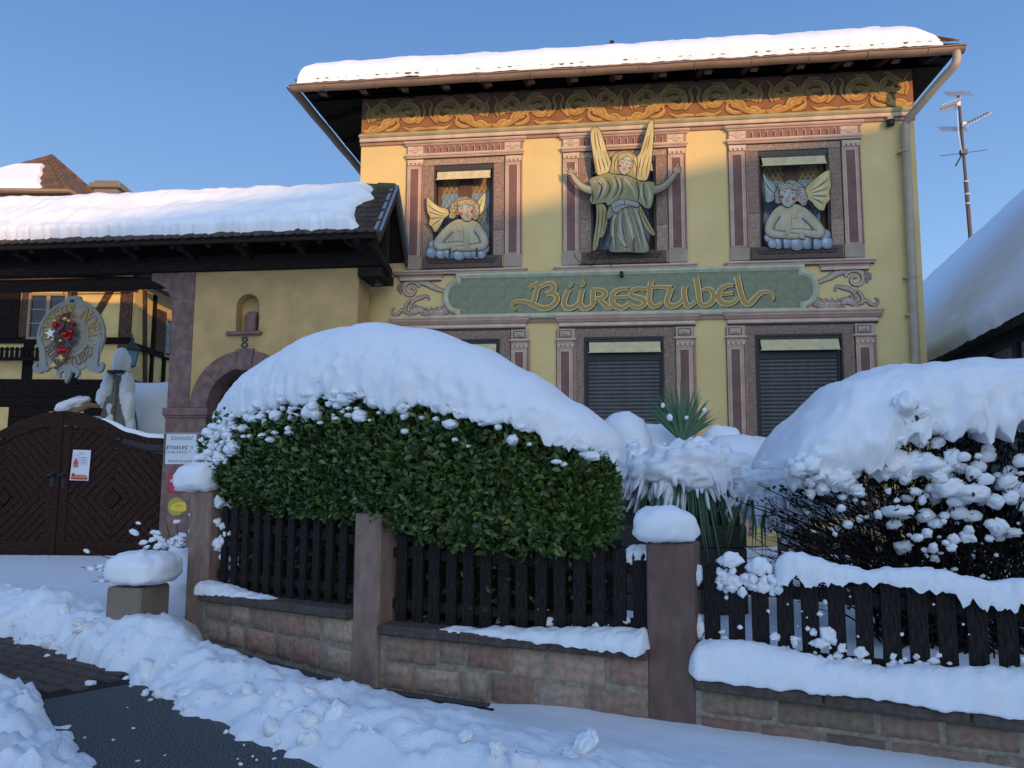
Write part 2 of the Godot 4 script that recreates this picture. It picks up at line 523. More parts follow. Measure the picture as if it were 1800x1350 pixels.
func ground():
	var big := PlaneMesh.new()
	big.size = Vector2(700, 700)
	structure("snow_ground", big, M.snow).position = Vector3(0, -0.06, -60)
	var road := MB.new()
	road.lim(-16, 16, -0.05, 0.0, -14.0, 3.0)
	structure("road", road.mesh(), M.asphalt)
	# garden behind the fence
	var P := PackedVector3Array()
	var nx := 70
	var ny := 50
	for j in ny:
		for i in nx:
			var a := float(i) / (nx - 1)
			var b := float(j) / (ny - 1)
			var s := -0.2 + a * 1.6
			var w := Vector2(-2.6, -7.45).lerp(Vector2(5.4, -3.2), a) if false else garden_front(a)
			var back := Vector2(-2.9, -13.6).lerp(Vector2(9.5, -12.2), a)
			var q := w.lerp(back, b)
			P.append(Vector3(q.x, 0.33 + 0.06 * nz.get_noise_2d(q.x * 1.3, q.y * 1.3) - (0.5 if j == 0 else 0.0), q.y))
	structure("garden_snow", sheet(nx, ny, P), M.snow)
	# cobbled apron at the left of the asphalt
	var pav := Node3D.new()
	pav.name = "pavement"
	pav.set_meta("kind", "structure")
	add_child(pav)
	var base := MB.new()
	base.prism(PackedVector2Array([Vector2(-7.2, 9.0), Vector2(-3.0, 6.5), Vector2(-2.75, 5.95), Vector2(-3.3, 5.4), Vector2(-7.2, 7.0)]), 0.0, 0.004, Transform3D(Basis(Vector3(1, 0, 0), Vector3(0, 0, -1), Vector3(0, 1, 0)), Vector3.ZERO))
	put("joint_sand", base.mesh(), M.soil, pav)
	var mats := []
	var shapes := []
	for k in 6:
		var mb := MB.new()
		var v := 0.8 + 0.4 * rng.randf()
		mb.col(Color(0.13 * v, 0.09 * v, 0.075 * v)).box(Vector3.ZERO, Vector3(0.215 + 0.01 * rng.randf(), 0.03, 0.105), 0.012)
		shapes.append(mb.mesh())
	var dx := Vector2(0.86, 0.51)
	var dy := Vector2(-0.51, 0.86)
	var lim := PackedVector2Array([Vector2(-7.0, -8.7), Vector2(-3.05, -6.45), Vector2(-2.85, -5.95), Vector2(-3.35, -5.5), Vector2(-7.0, -7.1)])
	for r in 40:
		for c in 40:
			var q := Vector2(-5.0, -7.0) + dx * ((c - 20) * 0.235 + (0.117 if r % 2 else 0.0)) + dy * ((r - 20) * 0.122)
			if Geometry2D.is_point_in_polygon(q, lim) and side(q, foot) < 0.25 and side(q, near_edge) > -0.3:
				var o := put("paver", shapes[rng.randi() % 6], M.paver, pav)
				o.position = Vector3(q.x, 0.004 + rng.randf() * 0.006, q.y)
				o.rotation = Vector3(rng.randf_range(-0.02, 0.02), -dx.angle() + rng.randf_range(-0.03, 0.03), rng.randf_range(-0.02, 0.02))
	# bare wet earth at the foot of the wall
	var so := MB.new()
	var strip := PackedVector2Array([Vector2(-3.1, 7.3), Vector2(-1.1, 5.75), Vector2(0.4, 5.1), Vector2(0.2, 4.7), Vector2(-1.2, 5.1), Vector2(-3.2, 6.8)])
	so.prism(strip, 0.0, 0.006, Transform3D(Basis(Vector3(1, 0, 0), Vector3(0, 0, -1), Vector3(0, 1, 0)), Vector3.ZERO))
	structure("earth_strip", so.mesh(), M.soil)
	# cleared snow between road and fence, and the drive up to the gate
	structure("snow_bank", snow_field(-9.0, 4.4, -13.3, -2.4, 300, 250, true), M.snow_rough)
	structure("snow_heap_by_the_road", snow_field(-8.5, -0.4, -8.0, -1.6, 190, 150, false), M.snow_rough)

func garden_front(a: float) -> Vector2:
	var L := wall_line
	var t := a * (L.size() - 1)
	var i := int(min(t, L.size() - 2))
	return L[i].lerp(L[i + 1], t - i) + Vector2(0.1, -0.22)

func bank_height(q: Vector2) -> float:
	var d := side(q, foot) + 0.10 * nz.get_noise_2d(q.x * 2.2, q.y * 2.2) + 0.05 * nz.get_noise_2d(q.x * 7.0 + 9, q.y * 7.0)
	if d < 0.0: return -0.05
	var dw := -side(q, wall_line) if false else side(q, wall_line)
	var leftness := smoothstep(-1.5, -3.4, q.x)
	var top := lerpf(0.20, 0.27, leftness)
	top *= lerpf(1.0, 0.6, smoothstep(-0.5, 1.5, q.x))
	var rest := lerpf(0.045, 0.08, leftness)
	var mound := exp(-pow((d - 0.55) / 0.5, 2.0)) if d > 0.55 else 1.0
	var h := rest + (top - rest) * mound
	h *= pow(smoothstep(-0.02, 0.42, d), 0.6)
	var rough := (1.0 - smoothstep(0.45, 1.0, d)) * lerpf(1.0, 0.85, smoothstep(-1.0, 1.5, q.x))
	var cell := nz.get_noise_2d(q.x * 3.0, q.y * 3.0) * 0.55 + absf(nz.get_noise_2d(q.x * 7.0, q.y * 7.0 + 40)) * 0.55 - 0.14 + nz.get_noise_2d(q.x * 15.0, q.y * 15.0 + 70) * 0.10
	h += cell * lerpf(0.012, 0.10, rough) * smoothstep(0.0, 0.2, d)
	# bigger thrown lumps left of the stump
	var lump1 := Vector2(-3.45, -6.55)
	h += 0.13 * exp(-pow(q.distance_to(lump1) / 0.38, 2.0))
	h += 0.12 * exp(-pow(q.distance_to(Vector2(-4.6, -7.6)) / 0.5, 2.0))
	h += 0.10 * exp(-pow(q.distance_to(Vector2(-2.75, -6.55)) / 0.3, 2.0))
	# thawed strip along the wall
	if q.x > -2.95 and q.x < 0.55:
		var bare := smoothstep(0.52, 0.12, abs(dw) + 0.05 * nz.get_noise_2d(q.x * 4, q.y * 4)) * smoothstep(0.5, -1.2, q.x) * smoothstep(-2.95, -2.6, q.x)
		h = lerpf(h, -0.05, clampf(bare * 1.6, 0, 1))
	return h

func snow_field(x0: float, x1: float, z0: float, z1: float, nx: int, ny: int, bank: bool) -> ArrayMesh:
	var P := PackedVector3Array()
	for j in ny:
		for i in nx:
			var q := Vector2(lerpf(x0, x1, float(i) / (nx - 1)), lerpf(z0, z1, float(j) / (ny - 1)))
			var h := 0.0
			if bank:
				h = bank_height(q)
			else:
				var d := -side(q, near_edge) + 0.10 * nz.get_noise_2d(q.x * 3, q.y * 3) + 0.06 * nz.get_noise_2d(q.x * 9, q.y * 9)
				h = -0.05 if d < 0.0 else 0.16 * pow(smoothstep(-0.01, 0.3, d), 0.55) + 0.06 * smoothstep(0.1, 1.0, d) + (0.09 * nz.get_noise_2d(q.x * 3.1 + 5, q.y * 3.1) + 0.05 * nz.get_noise_2d(q.x * 9, q.y * 9) + 0.018 * nz.get_noise_2d(q.x * 24, q.y * 24)) * smoothstep(0.0, 0.2, d)
			P.append(Vector3(q.x, h, q.y))
	return sheet(nx, ny, P)

func across_the_street():  # unseen houses, added with ridges set to cast the evening shade line
	for k in 2:
		var w0: float = [8.0, 31.6][k]
		var w1: float = [31.5, 62.0][k]
		var up: float = [0.1, 0.95][k]
		var t := thing("unseen_shade_house", ["unseen long snow-roofed house across the street, added to shade the inn", "second unseen snow-roofed house, its ridge raised to shade the gate roof"][k], "house", Vector3(24, 0, (w0 + w1) / 2), FR)
		var mb := MB.new()
		mb.lim(19, 29, -0.1, 6.2, w0, w1)
		put("wall", mb.mesh(), M.wall_far, t)
		var g := MB.new()
		var X := Transform3D(Basis(Vector3.RIGHT, Vector3.UP, Vector3.BACK), Vector3.ZERO)
		g.prism(PackedVector2Array([Vector2(18.5, 6.21), Vector2(29.5, 6.21), Vector2(24, 10.05 + up)]), w0 - 0.3, w1, X)
		put("roof", g.mesh(), M.tile_brown, t)
		var s := MB.new()
		s.prism(PackedVector2Array([Vector2(18.4, 6.3), Vector2(18.5, 6.45), Vector2(24, 10.35 + up), Vector2(29.5, 6.45), Vector2(29.6, 6.3), Vector2(24, 10.06 + up)]), w0 - 0.28, w1 - 0.02, X)
		put("roof_snow", s.mesh(), M.snow, t)
		for r in 2:
			for c in 6:
				var wi := MB.new()
				wi.lim(18.96, 18.99, 1.2 + r * 2.7, 2.7 + r * 2.7, w0 + 2.5 + c * 3.6, w0 + 3.6 + c * 3.6)
				put("window", wi.mesh(), M.glass_dark, t)

# ---------------------------------------------------------------- the inn
var pk := Color(0.62, 0.41, 0.295)
var pk_light := Color(0.78, 0.58, 0.43)
var pk_dark := Color(0.245, 0.125, 0.105)
var pk_mid := Color(0.44, 0.265, 0.195)
var line_c := Color(0.075, 0.045, 0.04)
var brown_stone := Color(0.32, 0.235, 0.185)
var brown_stone2 := Color(0.42, 0.325, 0.25)
var ochre_green := Color(0.52, 0.46, 0.27)

func inn():
	var t := thing("painted_inn", "yellow two-storey inn with painted window surrounds and snowy hipped roof", "house", Vector3(4.9, 0, -4), FR)
	# walls with real openings
	var up := [[1.40, 2.51], [4.27, 5.41], [7.17, 8.35]]
	var lo := [[1.27, 2.64], [4.13, 5.50], [7.03, 8.45]]
	var vs := [0.33, 1.0, 3.87, 5.38, 7.12, 8.6]
	var wall := MB.new()
	for r in 5:
		var holes: Array = lo if r == 1 else (up if r == 3 else [])
		var u := 0.0
		for h in holes:
			wall.lim(u, h[0], vs[r], vs[r + 1], -0.4, 0.0)
			u = h[1]
		wall.lim(u, 9.78, vs[r], vs[r + 1], -0.4, 0.0)
	wall.lim(0.0, 0.4, 0.33, 8.6, -9.0, -0.4)
	wall.lim(9.38, 9.78, 0.33, 8.6, -9.0, -0.4)
	wall.lim(0.4, 9.38, 0.33, 8.6, -9.0, -8.6)
	put("wall", wall.mesh(), M.stucco, t)
	var inner := MB.new()
	inner.lim(0.4, 9.38, 4.4, 4.7, -8.6, -0.4)
	put("upper_floor", inner.mesh(), M.soffit, t)
	var ba := MB.new()
	ba.lim(-0.03, 9.81, 0.0, 0.33, -9.03, 0.03, 0.01)
	put("plinth", ba.mesh(), M.sandstone, t)
	for k in 3:
		upper_window(t, up[k][0], up[k][1], k)
		lower_window(t, lo[k][0], lo[k][1], k)
	cornices(t)
	frieze(t)
	inn_roof(t)

func upper_window(t: Node3D, a: float, b: float, k: int):
	var w := node("window", t)
	var s0 := a - 0.19
	var s1 := b + 0.2
	var v0 := 5.38
	var v1 := 7.12
	var st := MB.new()      # dressed stone round the opening
	st.col(brown_stone2).lim(s0, s1, v1, 7.245, -0.12, 0.015, 0.004)
	st.col(brown_stone).lim(s0, a, v0 + 0.62, v1 - 0.002, -0.12, 0.013, 0.004)
	st.col(brown_stone2 * 0.92).lim(s0, a, v0, v0 + 0.615, -0.12, 0.015, 0.004)
	st.col(brown_stone).lim(b, s1, v0 + 0.48, v1 - 0.002, -0.12, 0.014, 0.004)
	st.col(brown_stone2).lim(b, s1, v0, v0 + 0.475, -0.12, 0.012, 0.004)
	put("stone_surround", st.mesh(), M.stone, w)
	var fr := MB.new()      # outer casing and sash
	fr.lim(a, a + 0.035, v0, v1, -0.1, -0.03); fr.lim(b - 0.035, b, v0, v1, -0.1, -0.03)
	fr.lim(a, b, v1 - 0.09, v1, -0.1, -0.01); fr.lim(a, b, v0, v0 + 0.04, -0.1, -0.03)
	put("casing", fr.mesh(), M.frame_dark, w)
	var sa := MB.new()
	var m := (a + b) / 2
	sa.col(Color(0.16, 0.085, 0.065))
	for q in [[a + 0.036, m - 0.045], [m + 0.045, b - 0.036]]:
		sa.lim(q[0], q[0] + 0.07, v0 + 0.04, v1 - 0.09, -0.24, -0.18); sa.lim(q[1] - 0.07, q[1], v0 + 0.04, v1 - 0.09, -0.24, -0.18)
		sa.lim(q[0] + 0.07, q[1] - 0.07, v0 + 0.04, v0 + 0.11, -0.24, -0.18); sa.lim(q[0] + 0.07, q[1] - 0.07, v1 - 0.16, v1 - 0.09, -0.24, -0.18)
	sa.lim(m - 0.045, m + 0.045, v0 + 0.04, v1 - 0.09, -0.25, -0.17)
	put("sash", sa.mesh(), M.paint, w)
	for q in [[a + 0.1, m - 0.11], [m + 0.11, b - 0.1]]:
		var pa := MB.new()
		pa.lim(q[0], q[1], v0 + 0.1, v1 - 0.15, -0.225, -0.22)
		put("pane", pa.mesh(), M.glass_sky_tint, w)
		var cu := MB.new()
		var n := 14
		cu.lim(q[0], q[1], v1 - 0.47, v1 - 0.15, -0.2185, -0.2165)
		put("pelmet", cu.mesh(), M.curtain, w)
		var le := MB.new()    # lattice of lead between the small round panes
		var step := 0.088
		var rows := int((v1 - v0 - 0.3) / step)
		for r in rows:
			var x := 0.0
			for c in 4:
				var x0: float = q[0] + (c + (0.5 if r % 2 else 0.0)) * step * 1.05
				var y0 := v0 + 0.12 + r * step
				var xm: float = x0 + step * 0.5
				if xm + step * 0.5 <= q[1] + 0.005:
					le.bar(Vector3(x0, y0, -0.212), Vector3(x0 + 0.012, y0 + step * 0.5, -0.212), 0.009, 0.006)
					le.bar(Vector3(x0 + 0.012, y0 + step * 0.5, -0.212), Vector3(xm, y0 + step, -0.212), 0.009, 0.006)
					le.bar(Vector3(xm, y0 + step, -0.212), Vector3(x0 + step * 1.03, y0 + step * 0.5, -0.212), 0.009, 0.006)
					le.bar(Vector3(x0 + step * 1.03, y0 + step * 0.5, -0.212), Vector3(x0 + step * 1.05, y0, -0.212), 0.009, 0.006)
		put("leading", le.mesh(), M.lead, w)
	var aw := MB.new()       # short awning, hanging a little forward
	aw.lim(a + 0.05, b - 0.05, v1 - 0.125, v1 - 0.095, -0.09, 0.0)
	put("awning_rail", aw.mesh(), M.metal_dark, w)
	awning(w, a + 0.06, b - 0.06, v1 - 0.13, v1 - 0.29)
	var si := MB.new()
	si.col(Color(0.15, 0.11, 0.095)).lim(s0 + 0.02, s1 - 0.04, 5.16, 5.38, -0.3, 0.075, 0.01)
	si.col(Color(0.105, 0.075, 0.065)).lim(s0 + 0.14, s1 - 0.16, 5.25, 5.285, 0.05, 0.095, 0.01)
	si.lim(s0 + 0.1, s1 - 0.12, 5.30, 5.345, 0.05, 0.09, 0.008)
	si.col(Color(0.05, 0.04, 0.04)).lim(s0 - 0.03, s1 - 0.0, 5.148, 5.158, 0.0, 0.1)
	put("sill", si.mesh(), M.stone, w)
	for sx in [s0 - 0.315, s1 + 0.01]:
		var p := MB.new()
		var e: float = sx + 0.31
		p.col(pk).lim(sx, e, 5.40, 7.24, 0.0, 0.03, 0.004)
		p.col(brown_stone2 * 1.15).lim(sx - 0.015, e, 5.17, 5.398, 0.0, 0.034, 0.004)
		p.col(pk_light).lim(sx + 0.055, sx + 0.068, 5.42, 7.07, 0.03, 0.037); p.lim(e - 0.09, e - 0.077, 5.42, 7.07, 0.03, 0.037); p.lim(sx + 0.055, e - 0.077, 7.06, 7.073, 0.03, 0.037)
		p.col(pk_dark).lim(sx + 0.068, e - 0.09, 5.43, 7.058, 0.03, 0.034)
		p.col(line_c).lim(sx - 0.006, sx + 0.004, 5.4, 7.22, 0.0, 0.032); p.lim(e - 0.028, e - 0.018, 5.4, 7.2, 0.03, 0.034)
		p.col(pk_mid).lim(e - 0.018, e + 0.004, 5.4, 7.2, 0.0, 0.033)
		p.col(pk_light).lim(sx + 0.01, e - 0.01, 7.165, 7.225, 0.03, 0.05)
		for d in 4:
			p.lim(sx + 0.015 + d * 0.078, sx + 0.06 + d * 0.078, 7.125, 7.166, 0.03, 0.05)
		p.col(pk_mid).lim(sx + 0.012, e - 0.012, 7.125, 7.165, 0.028, 0.036)
		put("pilaster", p.mesh(), M.paint, w)
	var e0 := s0 - 0.315
	var e1 := s1 + 0.335
	var en := MB.new()
	en.col(pk_light).lim(e0 - 0.04, e1 + 0.03, 7.285, 7.335, 0.0, 0.085, 0.018)
	en.col(pk).lim(e0 - 0.015, e1 + 0.01, 7.246, 7.286, 0.0, 0.06, 0.01)
	en.col(line_c).lim(e0 - 0.01, e1, 7.238, 7.247, 0.0, 0.05)
	en.col(pk_mid).lim(e0, e1, 7.336, 7.487, 0.0, 0.04)
	en.col(pk_dark * 1.3).lim(s0 + 0.01, s1 - 0.01, 7.345, 7.48, 0.03, 0.044)
	en.col(pk_light).lim(e0 - 0.07, e1 + 0.06, 7.527, 7.575, 0.0, 0.10, 0.02)
	en.col(pk).lim(e0 - 0.035, e1 + 0.03, 7.488, 7.528, 0.0, 0.065, 0.012)
	for d in 12:
		var x := lerpf(s0 + 0.075, s1 - 0.105, d / 11.0)
		en.col(line_c * 1.6).lim(x, x + 0.026, 7.352, 7.445, 0.044, 0.046)
		en.col(pk_light).lim(x + 0.026, x + 0.034, 7.352, 7.45, 0.044, 0.05)
		en.prism(stroke(smooth2(V2([x - 0.002, 7.445, x + 0.014, 7.462, x + 0.034, 7.445]), false), 0.006, 0.01, 0.006), 0.044, 0.05)
	put("entablature", en.mesh(), M.paint, w)
	for cx in [e0 + 0.155, e1 - 0.19]:
		var fl := MB.new()
		fl.col(pk_light).lim(cx - 0.14, cx + 0.14, 7.345, 7.48, 0.04, 0.048)
		var dk := PackedVector2Array()
		var pt := PackedVector2Array()
		for q in 40:
			var th := TAU * q / 40
			var r := 0.75 + 0.25 * cos(4 * th) + 0.1 * cos(8 * th)
			dk.append(Vector2(cx + cos(th) * 0.118 * r, 7.412 + sin(th) * 0.058 * (0.8 + 0.35 * r - 0.2)))
			pt.append(Vector2(cx + cos(th) * 0.108 * r, 7.412 + sin(th) * 0.05 * (0.8 + 0.35 * r - 0.2)))
		fl.col(pk_dark).prism(dk, 0.048, 0.051)
		fl.col(Color(0.74, 0.57, 0.42)).prism(pt, 0.051, 0.058)
		fl.col(pk_dark)
		for d in [Vector2(1, 0), Vector2(-1, 0), Vector2(0, 0.5), Vector2(0, -0.5)]:
			fl.prism(stroke(PackedVector2Array([Vector2(cx, 7.412) + d * 0.02, Vector2(cx, 7.412) + d * 0.075]), 0.009, 0.006, 0.002), 0.058, 0.06)
		fl.col(pk_light).box(Vector3(cx, 7.412, 0.062), Vector3(0.026, 0.026, 0.012), 0.003, Basis(Vector3.BACK, PI / 4))
		put("rosette", fl.mesh(), M.paint, w)

func awning(w: Node3D, a: float, b: float, v1: float, v0: float):
	var P := PackedVector3Array()
	var nx := 14
	for j in 6:
		for i in nx:
			var f := float(i) / (nx - 1)
			var g := j / 5.0
			P.append(Vector3(lerpf(a, b, f) + (0.012 * g if i == 0 else 0.0), lerpf(v1, v0, g) + 0.012 * g * (f - 0.4), 0.0 + 0.07 * g + 0.008 * sin(f * 9.0) * g))
	put("awning", sheet(nx, 6, P), M.awning, w)
	var rod := MB.new()
	rod.lim(a - 0.01, b + 0.01, v0 - 0.012, v0 + 0.004, 0.062, 0.078)
	put("awning_bar", rod.mesh(), M.awning, w)

var slat_mesh := {}
func lower_window(t: Node3D, a: float, b: float, k: int):
	var w := node("window", t)
	var s0 := a - 0.16
	var s1 := b + 0.19
	var st := MB.new()
	st.col(brown_stone * 0.95).lim(s0, s1, 3.87, 4.03, -0.12, 0.015, 0.004)
	st.col(brown_stone).lim(s0, a, 1.0, 3.868, -0.12, 0.014, 0.004)
	st.col(brown_stone * 0.95).lim(b, s1, 1.0, 3.868, -0.12, 0.014, 0.004)
	st.col(brown_stone * 0.85).lim(s0 - 0.05, s1 + 0.05, 0.84, 1.0, -0.3, 0.09, 0.01)
	put("stone_surround", st.mesh(), M.stone, w)
	var fr := MB.new()
	fr.lim(a, a + 0.03, 1.0, 3.87, -0.1, 0.03); fr.lim(b - 0.03, b, 1.0, 3.87, -0.1, 0.03)
	fr.lim(a, b, 3.835, 3.87, -0.1, 0.035); fr.lim(a + 0.03, b - 0.03, 3.79, 3.832, -0.09, 0.02)
	fr.lim(a + 0.03, a + 0.075, 1.0, 3.79, -0.12, -0.03); fr.lim(b - 0.075, b - 0.03, 1.0, 3.79, -0.12, -0.03)
	fr.lim(a + 0.075, b - 0.075, 3.46, 3.79, -0.14, -0.05)
	put("casing", fr.mesh(), M.black, w)
	awning(w, a + 0.085, b - 0.06, 3.785, 3.60)
	var key := snappedf(b - a, 0.01)
	if not slat_mesh.has(key):
		var P := PackedVector3Array()
		var wd := (b - a) - 0.155
		for q in [[-0.033, -0.012], [-0.027, -0.001], [-0.015, 0.006], [0.0, 0.008], [0.015, 0.006], [0.026, -0.001], [0.031, -0.012]]:
			P.append(Vector3(0, q[0], q[1])); P.append(Vector3(wd, q[0], q[1]))
		slat_mesh[key] = sheet(2, 7, P)
	for i in 37:
		var o := put("slat", slat_mesh[key], M.shutter, w)
		o.position = Vector3(a + 0.0775, 3.428 - i * 0.0655, -0.07)
	var bk := MB.new()
	bk.lim(a + 0.02, b - 0.02, 1.0, 3.8, -0.2, -0.16)
	put("shutter_backing", bk.mesh(), M.black, w)
	for sx in [s0 - 0.318, s1 + 0.012]:
		var p := MB.new()
		var e: float = sx + 0.318
		p.col(pk).lim(sx, e, 0.5, 4.03, 0.0, 0.03, 0.004)
		p.col(pk_light).lim(sx + 0.06, sx + 0.072, 0.9, 3.63, 0.03, 0.037); p.lim(e - 0.1, e - 0.086, 0.9, 3.63, 0.03, 0.037); p.lim(sx + 0.06, e - 0.086, 3.625, 3.64, 0.03, 0.037)
		p.col(pk_dark).lim(sx + 0.072, e - 0.1, 0.9, 3.622, 0.03, 0.034)
		p.col(pk_mid).lim(e - 0.02, e + 0.02, 0.5, 3.83, 0.0, 0.032)
		p.col(line_c).lim(sx - 0.006, sx + 0.004, 0.5, 4.0, 0.0, 0.032); p.lim(e - 0.028, e - 0.02, 0.5, 3.83, 0.03, 0.034)
		p.col(pk_light).lim(sx - 0.03, e + 0.03, 3.815, 3.85, 0.0, 0.07, 0.012)
		p.col(pk).lim(sx + 0.005, e - 0.005, 3.73, 3.79, 0.03, 0.05)
		p.col(pk_light)
		for d in 4:
			p.lim(sx + 0.012 + d * 0.08, sx + 0.055 + d * 0.08, 3.70, 3.75, 0.03, 0.052)
		# pointed block of the capital
		var c := Vector3((sx + e) / 2 - 0.01, 3.935, 0.034)
		p.col(line_c).lim(c.x - 0.108, c.x + 0.108, c.y - 0.062, c.y + 0.062, 0.03, 0.036)
		p.col(Color(0.58, 0.45, 0.34))
		var h := Vector2(0.095, 0.05)
		var q := [Vector3(c.x - h.x, c.y - h.y, 0.037), Vector3(c.x + h.x, c.y - h.y, 0.037), Vector3(c.x + h.x, c.y + h.y, 0.037), Vector3(c.x - h.x, c.y + h.y, 0.037)]
		for i in 4:
			p.trio(q[i], q[(i + 1) % 4], c + Vector3(0, 0, 0.05), c - Vector3(0, 0, 0.1))
		put("pilaster", p.mesh(), M.paint, w)

func cornices(t: Node3D):
	var c := MB.new()
	c.col(ochre_green).lim(-0.04, 9.82, 7.685, 7.765, -0.1, 0.10, 0.028)
	c.col(pk_light).lim(-0.02, 9.80, 7.61, 7.683, -0.08, 0.065, 0.012)
	c.col(line_c).lim(-0.012, 9.792, 7.598, 7.61, -0.06, 0.05)
	c.col(pk_mid).lim(-0.01, 9.79, 7.545, 7.598, -0.06, 0.035)
	put("main_cornice", c.mesh(), M.paint, t)
	# sill cornice of the upper windows
	for q in [[0.66, 3.14], [3.6, 6.1], [6.55, 9.05]]:
		var s := MB.new()
		s.col(pk_light).lim(q[0], q[1], 5.105, 5.147, 0.0, 0.085, 0.015)
		s.col(pk).lim(q[0] + 0.03, q[1] - 0.03, 5.06, 5.104, 0.0, 0.06, 0.012)
		s.col(line_c).lim(q[0] + 0.04, q[1] - 0.04, 5.05, 5.06, 0.0, 0.045)
		put("sill_cornice", s.mesh(), M.paint, t)
	for q in [[0.78, 1.6], [8.12, 8.95]]:
		var s := MB.new()
		s.col(pk_mid).lim(q[0], q[1], 5.01, 5.05, 0.0, 0.04)
		s.col(pk_light).lim(q[0] + 0.02, q[1] - 0.02, 4.955, 5.01, 0.0, 0.05, 0.01)
		s.col(line_c).lim(q[0] + 0.03, q[1] - 0.03, 4.942, 4.955, 0.0, 0.036)
		put("sill_cornice", s.mesh(), M.paint, t)
	# cornice over the ground floor: bold over the windows, thin between them
	var g := MB.new()
	g.col(pk_light).lim(0.63, 9.13, 4.232, 4.275, 0.0, 0.05, 0.012)
	g.col(pk_mid).lim(0.66, 9.10, 4.15, 4.232, 0.0, 0.036)
	for q in [[0.63, 3.2], [3.60, 6.14], [6.48, 9.13]]:
		g.col(pk_light).lim(q[0], q[1], 4.236, 4.296, 0.0, 0.10, 0.016)
		g.col(pk).lim(q[0] + 0.03, q[1] - 0.03, 4.185, 4.236, 0.0, 0.085, 0.014)
		g.col(pk_mid).lim(q[0] + 0.06, q[1] - 0.06, 4.14, 4.185, 0.0, 0.07)
		g.col(pk_light).lim(q[0] + 0.09, q[1] - 0.09, 4.065, 4.138, 0.0, 0.055, 0.014)
		g.col(line_c).lim(q[0] + 0.1, q[1] - 0.1, 4.032, 4.064, 0.0, 0.036)
	put("lower_cornice", g.mesh(), M.paint, t)
	# painted scroll consoles and sea monsters at the ends of the name board
	for s in [-1.0, 1.0]:
		var X := func(l: Array) -> PackedVector2Array:
			var o := []
			for i in range(0, l.size(), 2):
				o.append(Vector2(4.855 + s * (l[i] - 4.855), l[i + 1] if l[i + 1] > 4.64 else 4.31 + (l[i + 1] - 4.31) * 1.3))
			return smooth2(o, false, 6)
		var m := MB.new()
		# volute: coordinates drawn for the right side, u from 8.0 to 9.1
		var vol := PackedVector2Array()
		for i in 46:
			var f := i / 45.0
			var r := lerpf(0.17, 0.03, f)
			var th := PI * 0.9 - f * TAU * 1.35
			vol.append(Vector2(4.855 + s * (8.70 + cos(th) * r - 4.855), 4.79 + sin(th) * r))
		var arm: PackedVector2Array = X.call([8.02, 4.70, 8.12, 4.76, 8.28, 4.83, 8.42, 4.91, 8.56, 4.95, 8.72, 4.955, 8.83, 4.88])
		m.col(line_c * 1.3)
		band(m, vol, 0.075, 0.065, 0.05, 0.0, 0.014)
		band(m, arm, 0.05, 0.13, 0.09, 0.0, 0.013)
		m.col(Color(0.56, 0.43, 0.335))
		band(m, vol, 0.055, 0.047, 0.034, 0.0, 0.026)
		band(m, arm, 0.03, 0.108, 0.07, 0.0, 0.024)
		m.col(pk_light)
		band(m, vol, 0.012, 0.012, 0.008, 0.02, 0.03)
		band(m, arm, 0.008, 0.02, 0.016, 0.02, 0.028)
		for q in [[8.86, 4.90, 8.93, 4.86, 8.95, 4.78], [8.84, 4.86, 8.90, 4.80, 8.88, 4.72]]:
			m.col(line_c * 1.6); band(m, X.call(q), 0.06, 0.07, 0.02, 0.0, 0.012)
			m.col(Color(0.40, 0.30, 0.25)); band(m, X.call(q), 0.042, 0.052, 0.01, 0.0, 0.02)
		put("scroll_console", m.mesh(), M.paint, t)
		var d := MB.new()
		var body := Color(0.52, 0.40, 0.315)
		var dk := line_c * 1.3
		var parts := [
			[[8.02, 4.40, 8.12, 4.37, 8.26, 4.36, 8.40, 4.36, 8.52, 4.37], 0.16, 0.13, 0.10],
			[[8.44, 4.37, 8.54, 4.40, 8.64, 4.38, 8.70, 4.33, 8.64, 4.325], 0.10, 0.12, 0.05],
			[[8.36, 4.53, 8.40, 4.59, 8.50, 4.57, 8.60, 4.55, 8.68, 4.49, 8.70, 4.42], 0.02, 0.07, 0.04],
			[[8.66, 4.36, 8.76, 4.36, 8.80, 4.42, 8.76, 4.50, 8.70, 4.53, 8.68, 4.48], 0.04, 0.05, 0.02],
			[[8.78, 4.36, 8.86, 4.40, 8.94, 4.34, 9.02, 4.34, 9.05, 4.40, 9.0, 4.43], 0.05, 0.04, 0.015]]
		for p in parts:
			d.col(dk); band(d, X.call(p[0]), p[1] + 0.02, p[2] + 0.022, p[3] + 0.012, 0.0, 0.012)
		for p in parts:
			d.col(body); band(d, X.call(p[0]), p[1], p[2], p[3], 0.0, 0.022)
			d.col(body * 1.3); band(d, X.call(p[0]), p[1] * 0.25, p[2] * 0.22, p[3] * 0.2, 0.02, 0.026)
		d.col(dk)
		for q in 9:
			var cx := 8.06 + 0.047 * q
			var cy := 4.385 + (0.03 if q % 2 else -0.02)
			band(d, X.call([cx, cy + 0.03, cx + 0.03, cy, cx, cy - 0.03]), 0.004, 0.008, 0.004, 0.02, 0.0265)
		d.col(Color(0.5, 0.42, 0.34)); band(d, X.call([8.585, 4.455, 8.605, 4.47, 8.63, 4.455, 8.605, 4.443]), 0.02, 0.025, 0.02, 0.0, 0.03)
		d.col(dk); d.box(Vector3(4.855 + s * (8.607 - 4.855), 4.50, 0.03), Vector3(0.018, 0.018, 0.008))
		put("sea_monster", d.mesh(), M.paint, t)

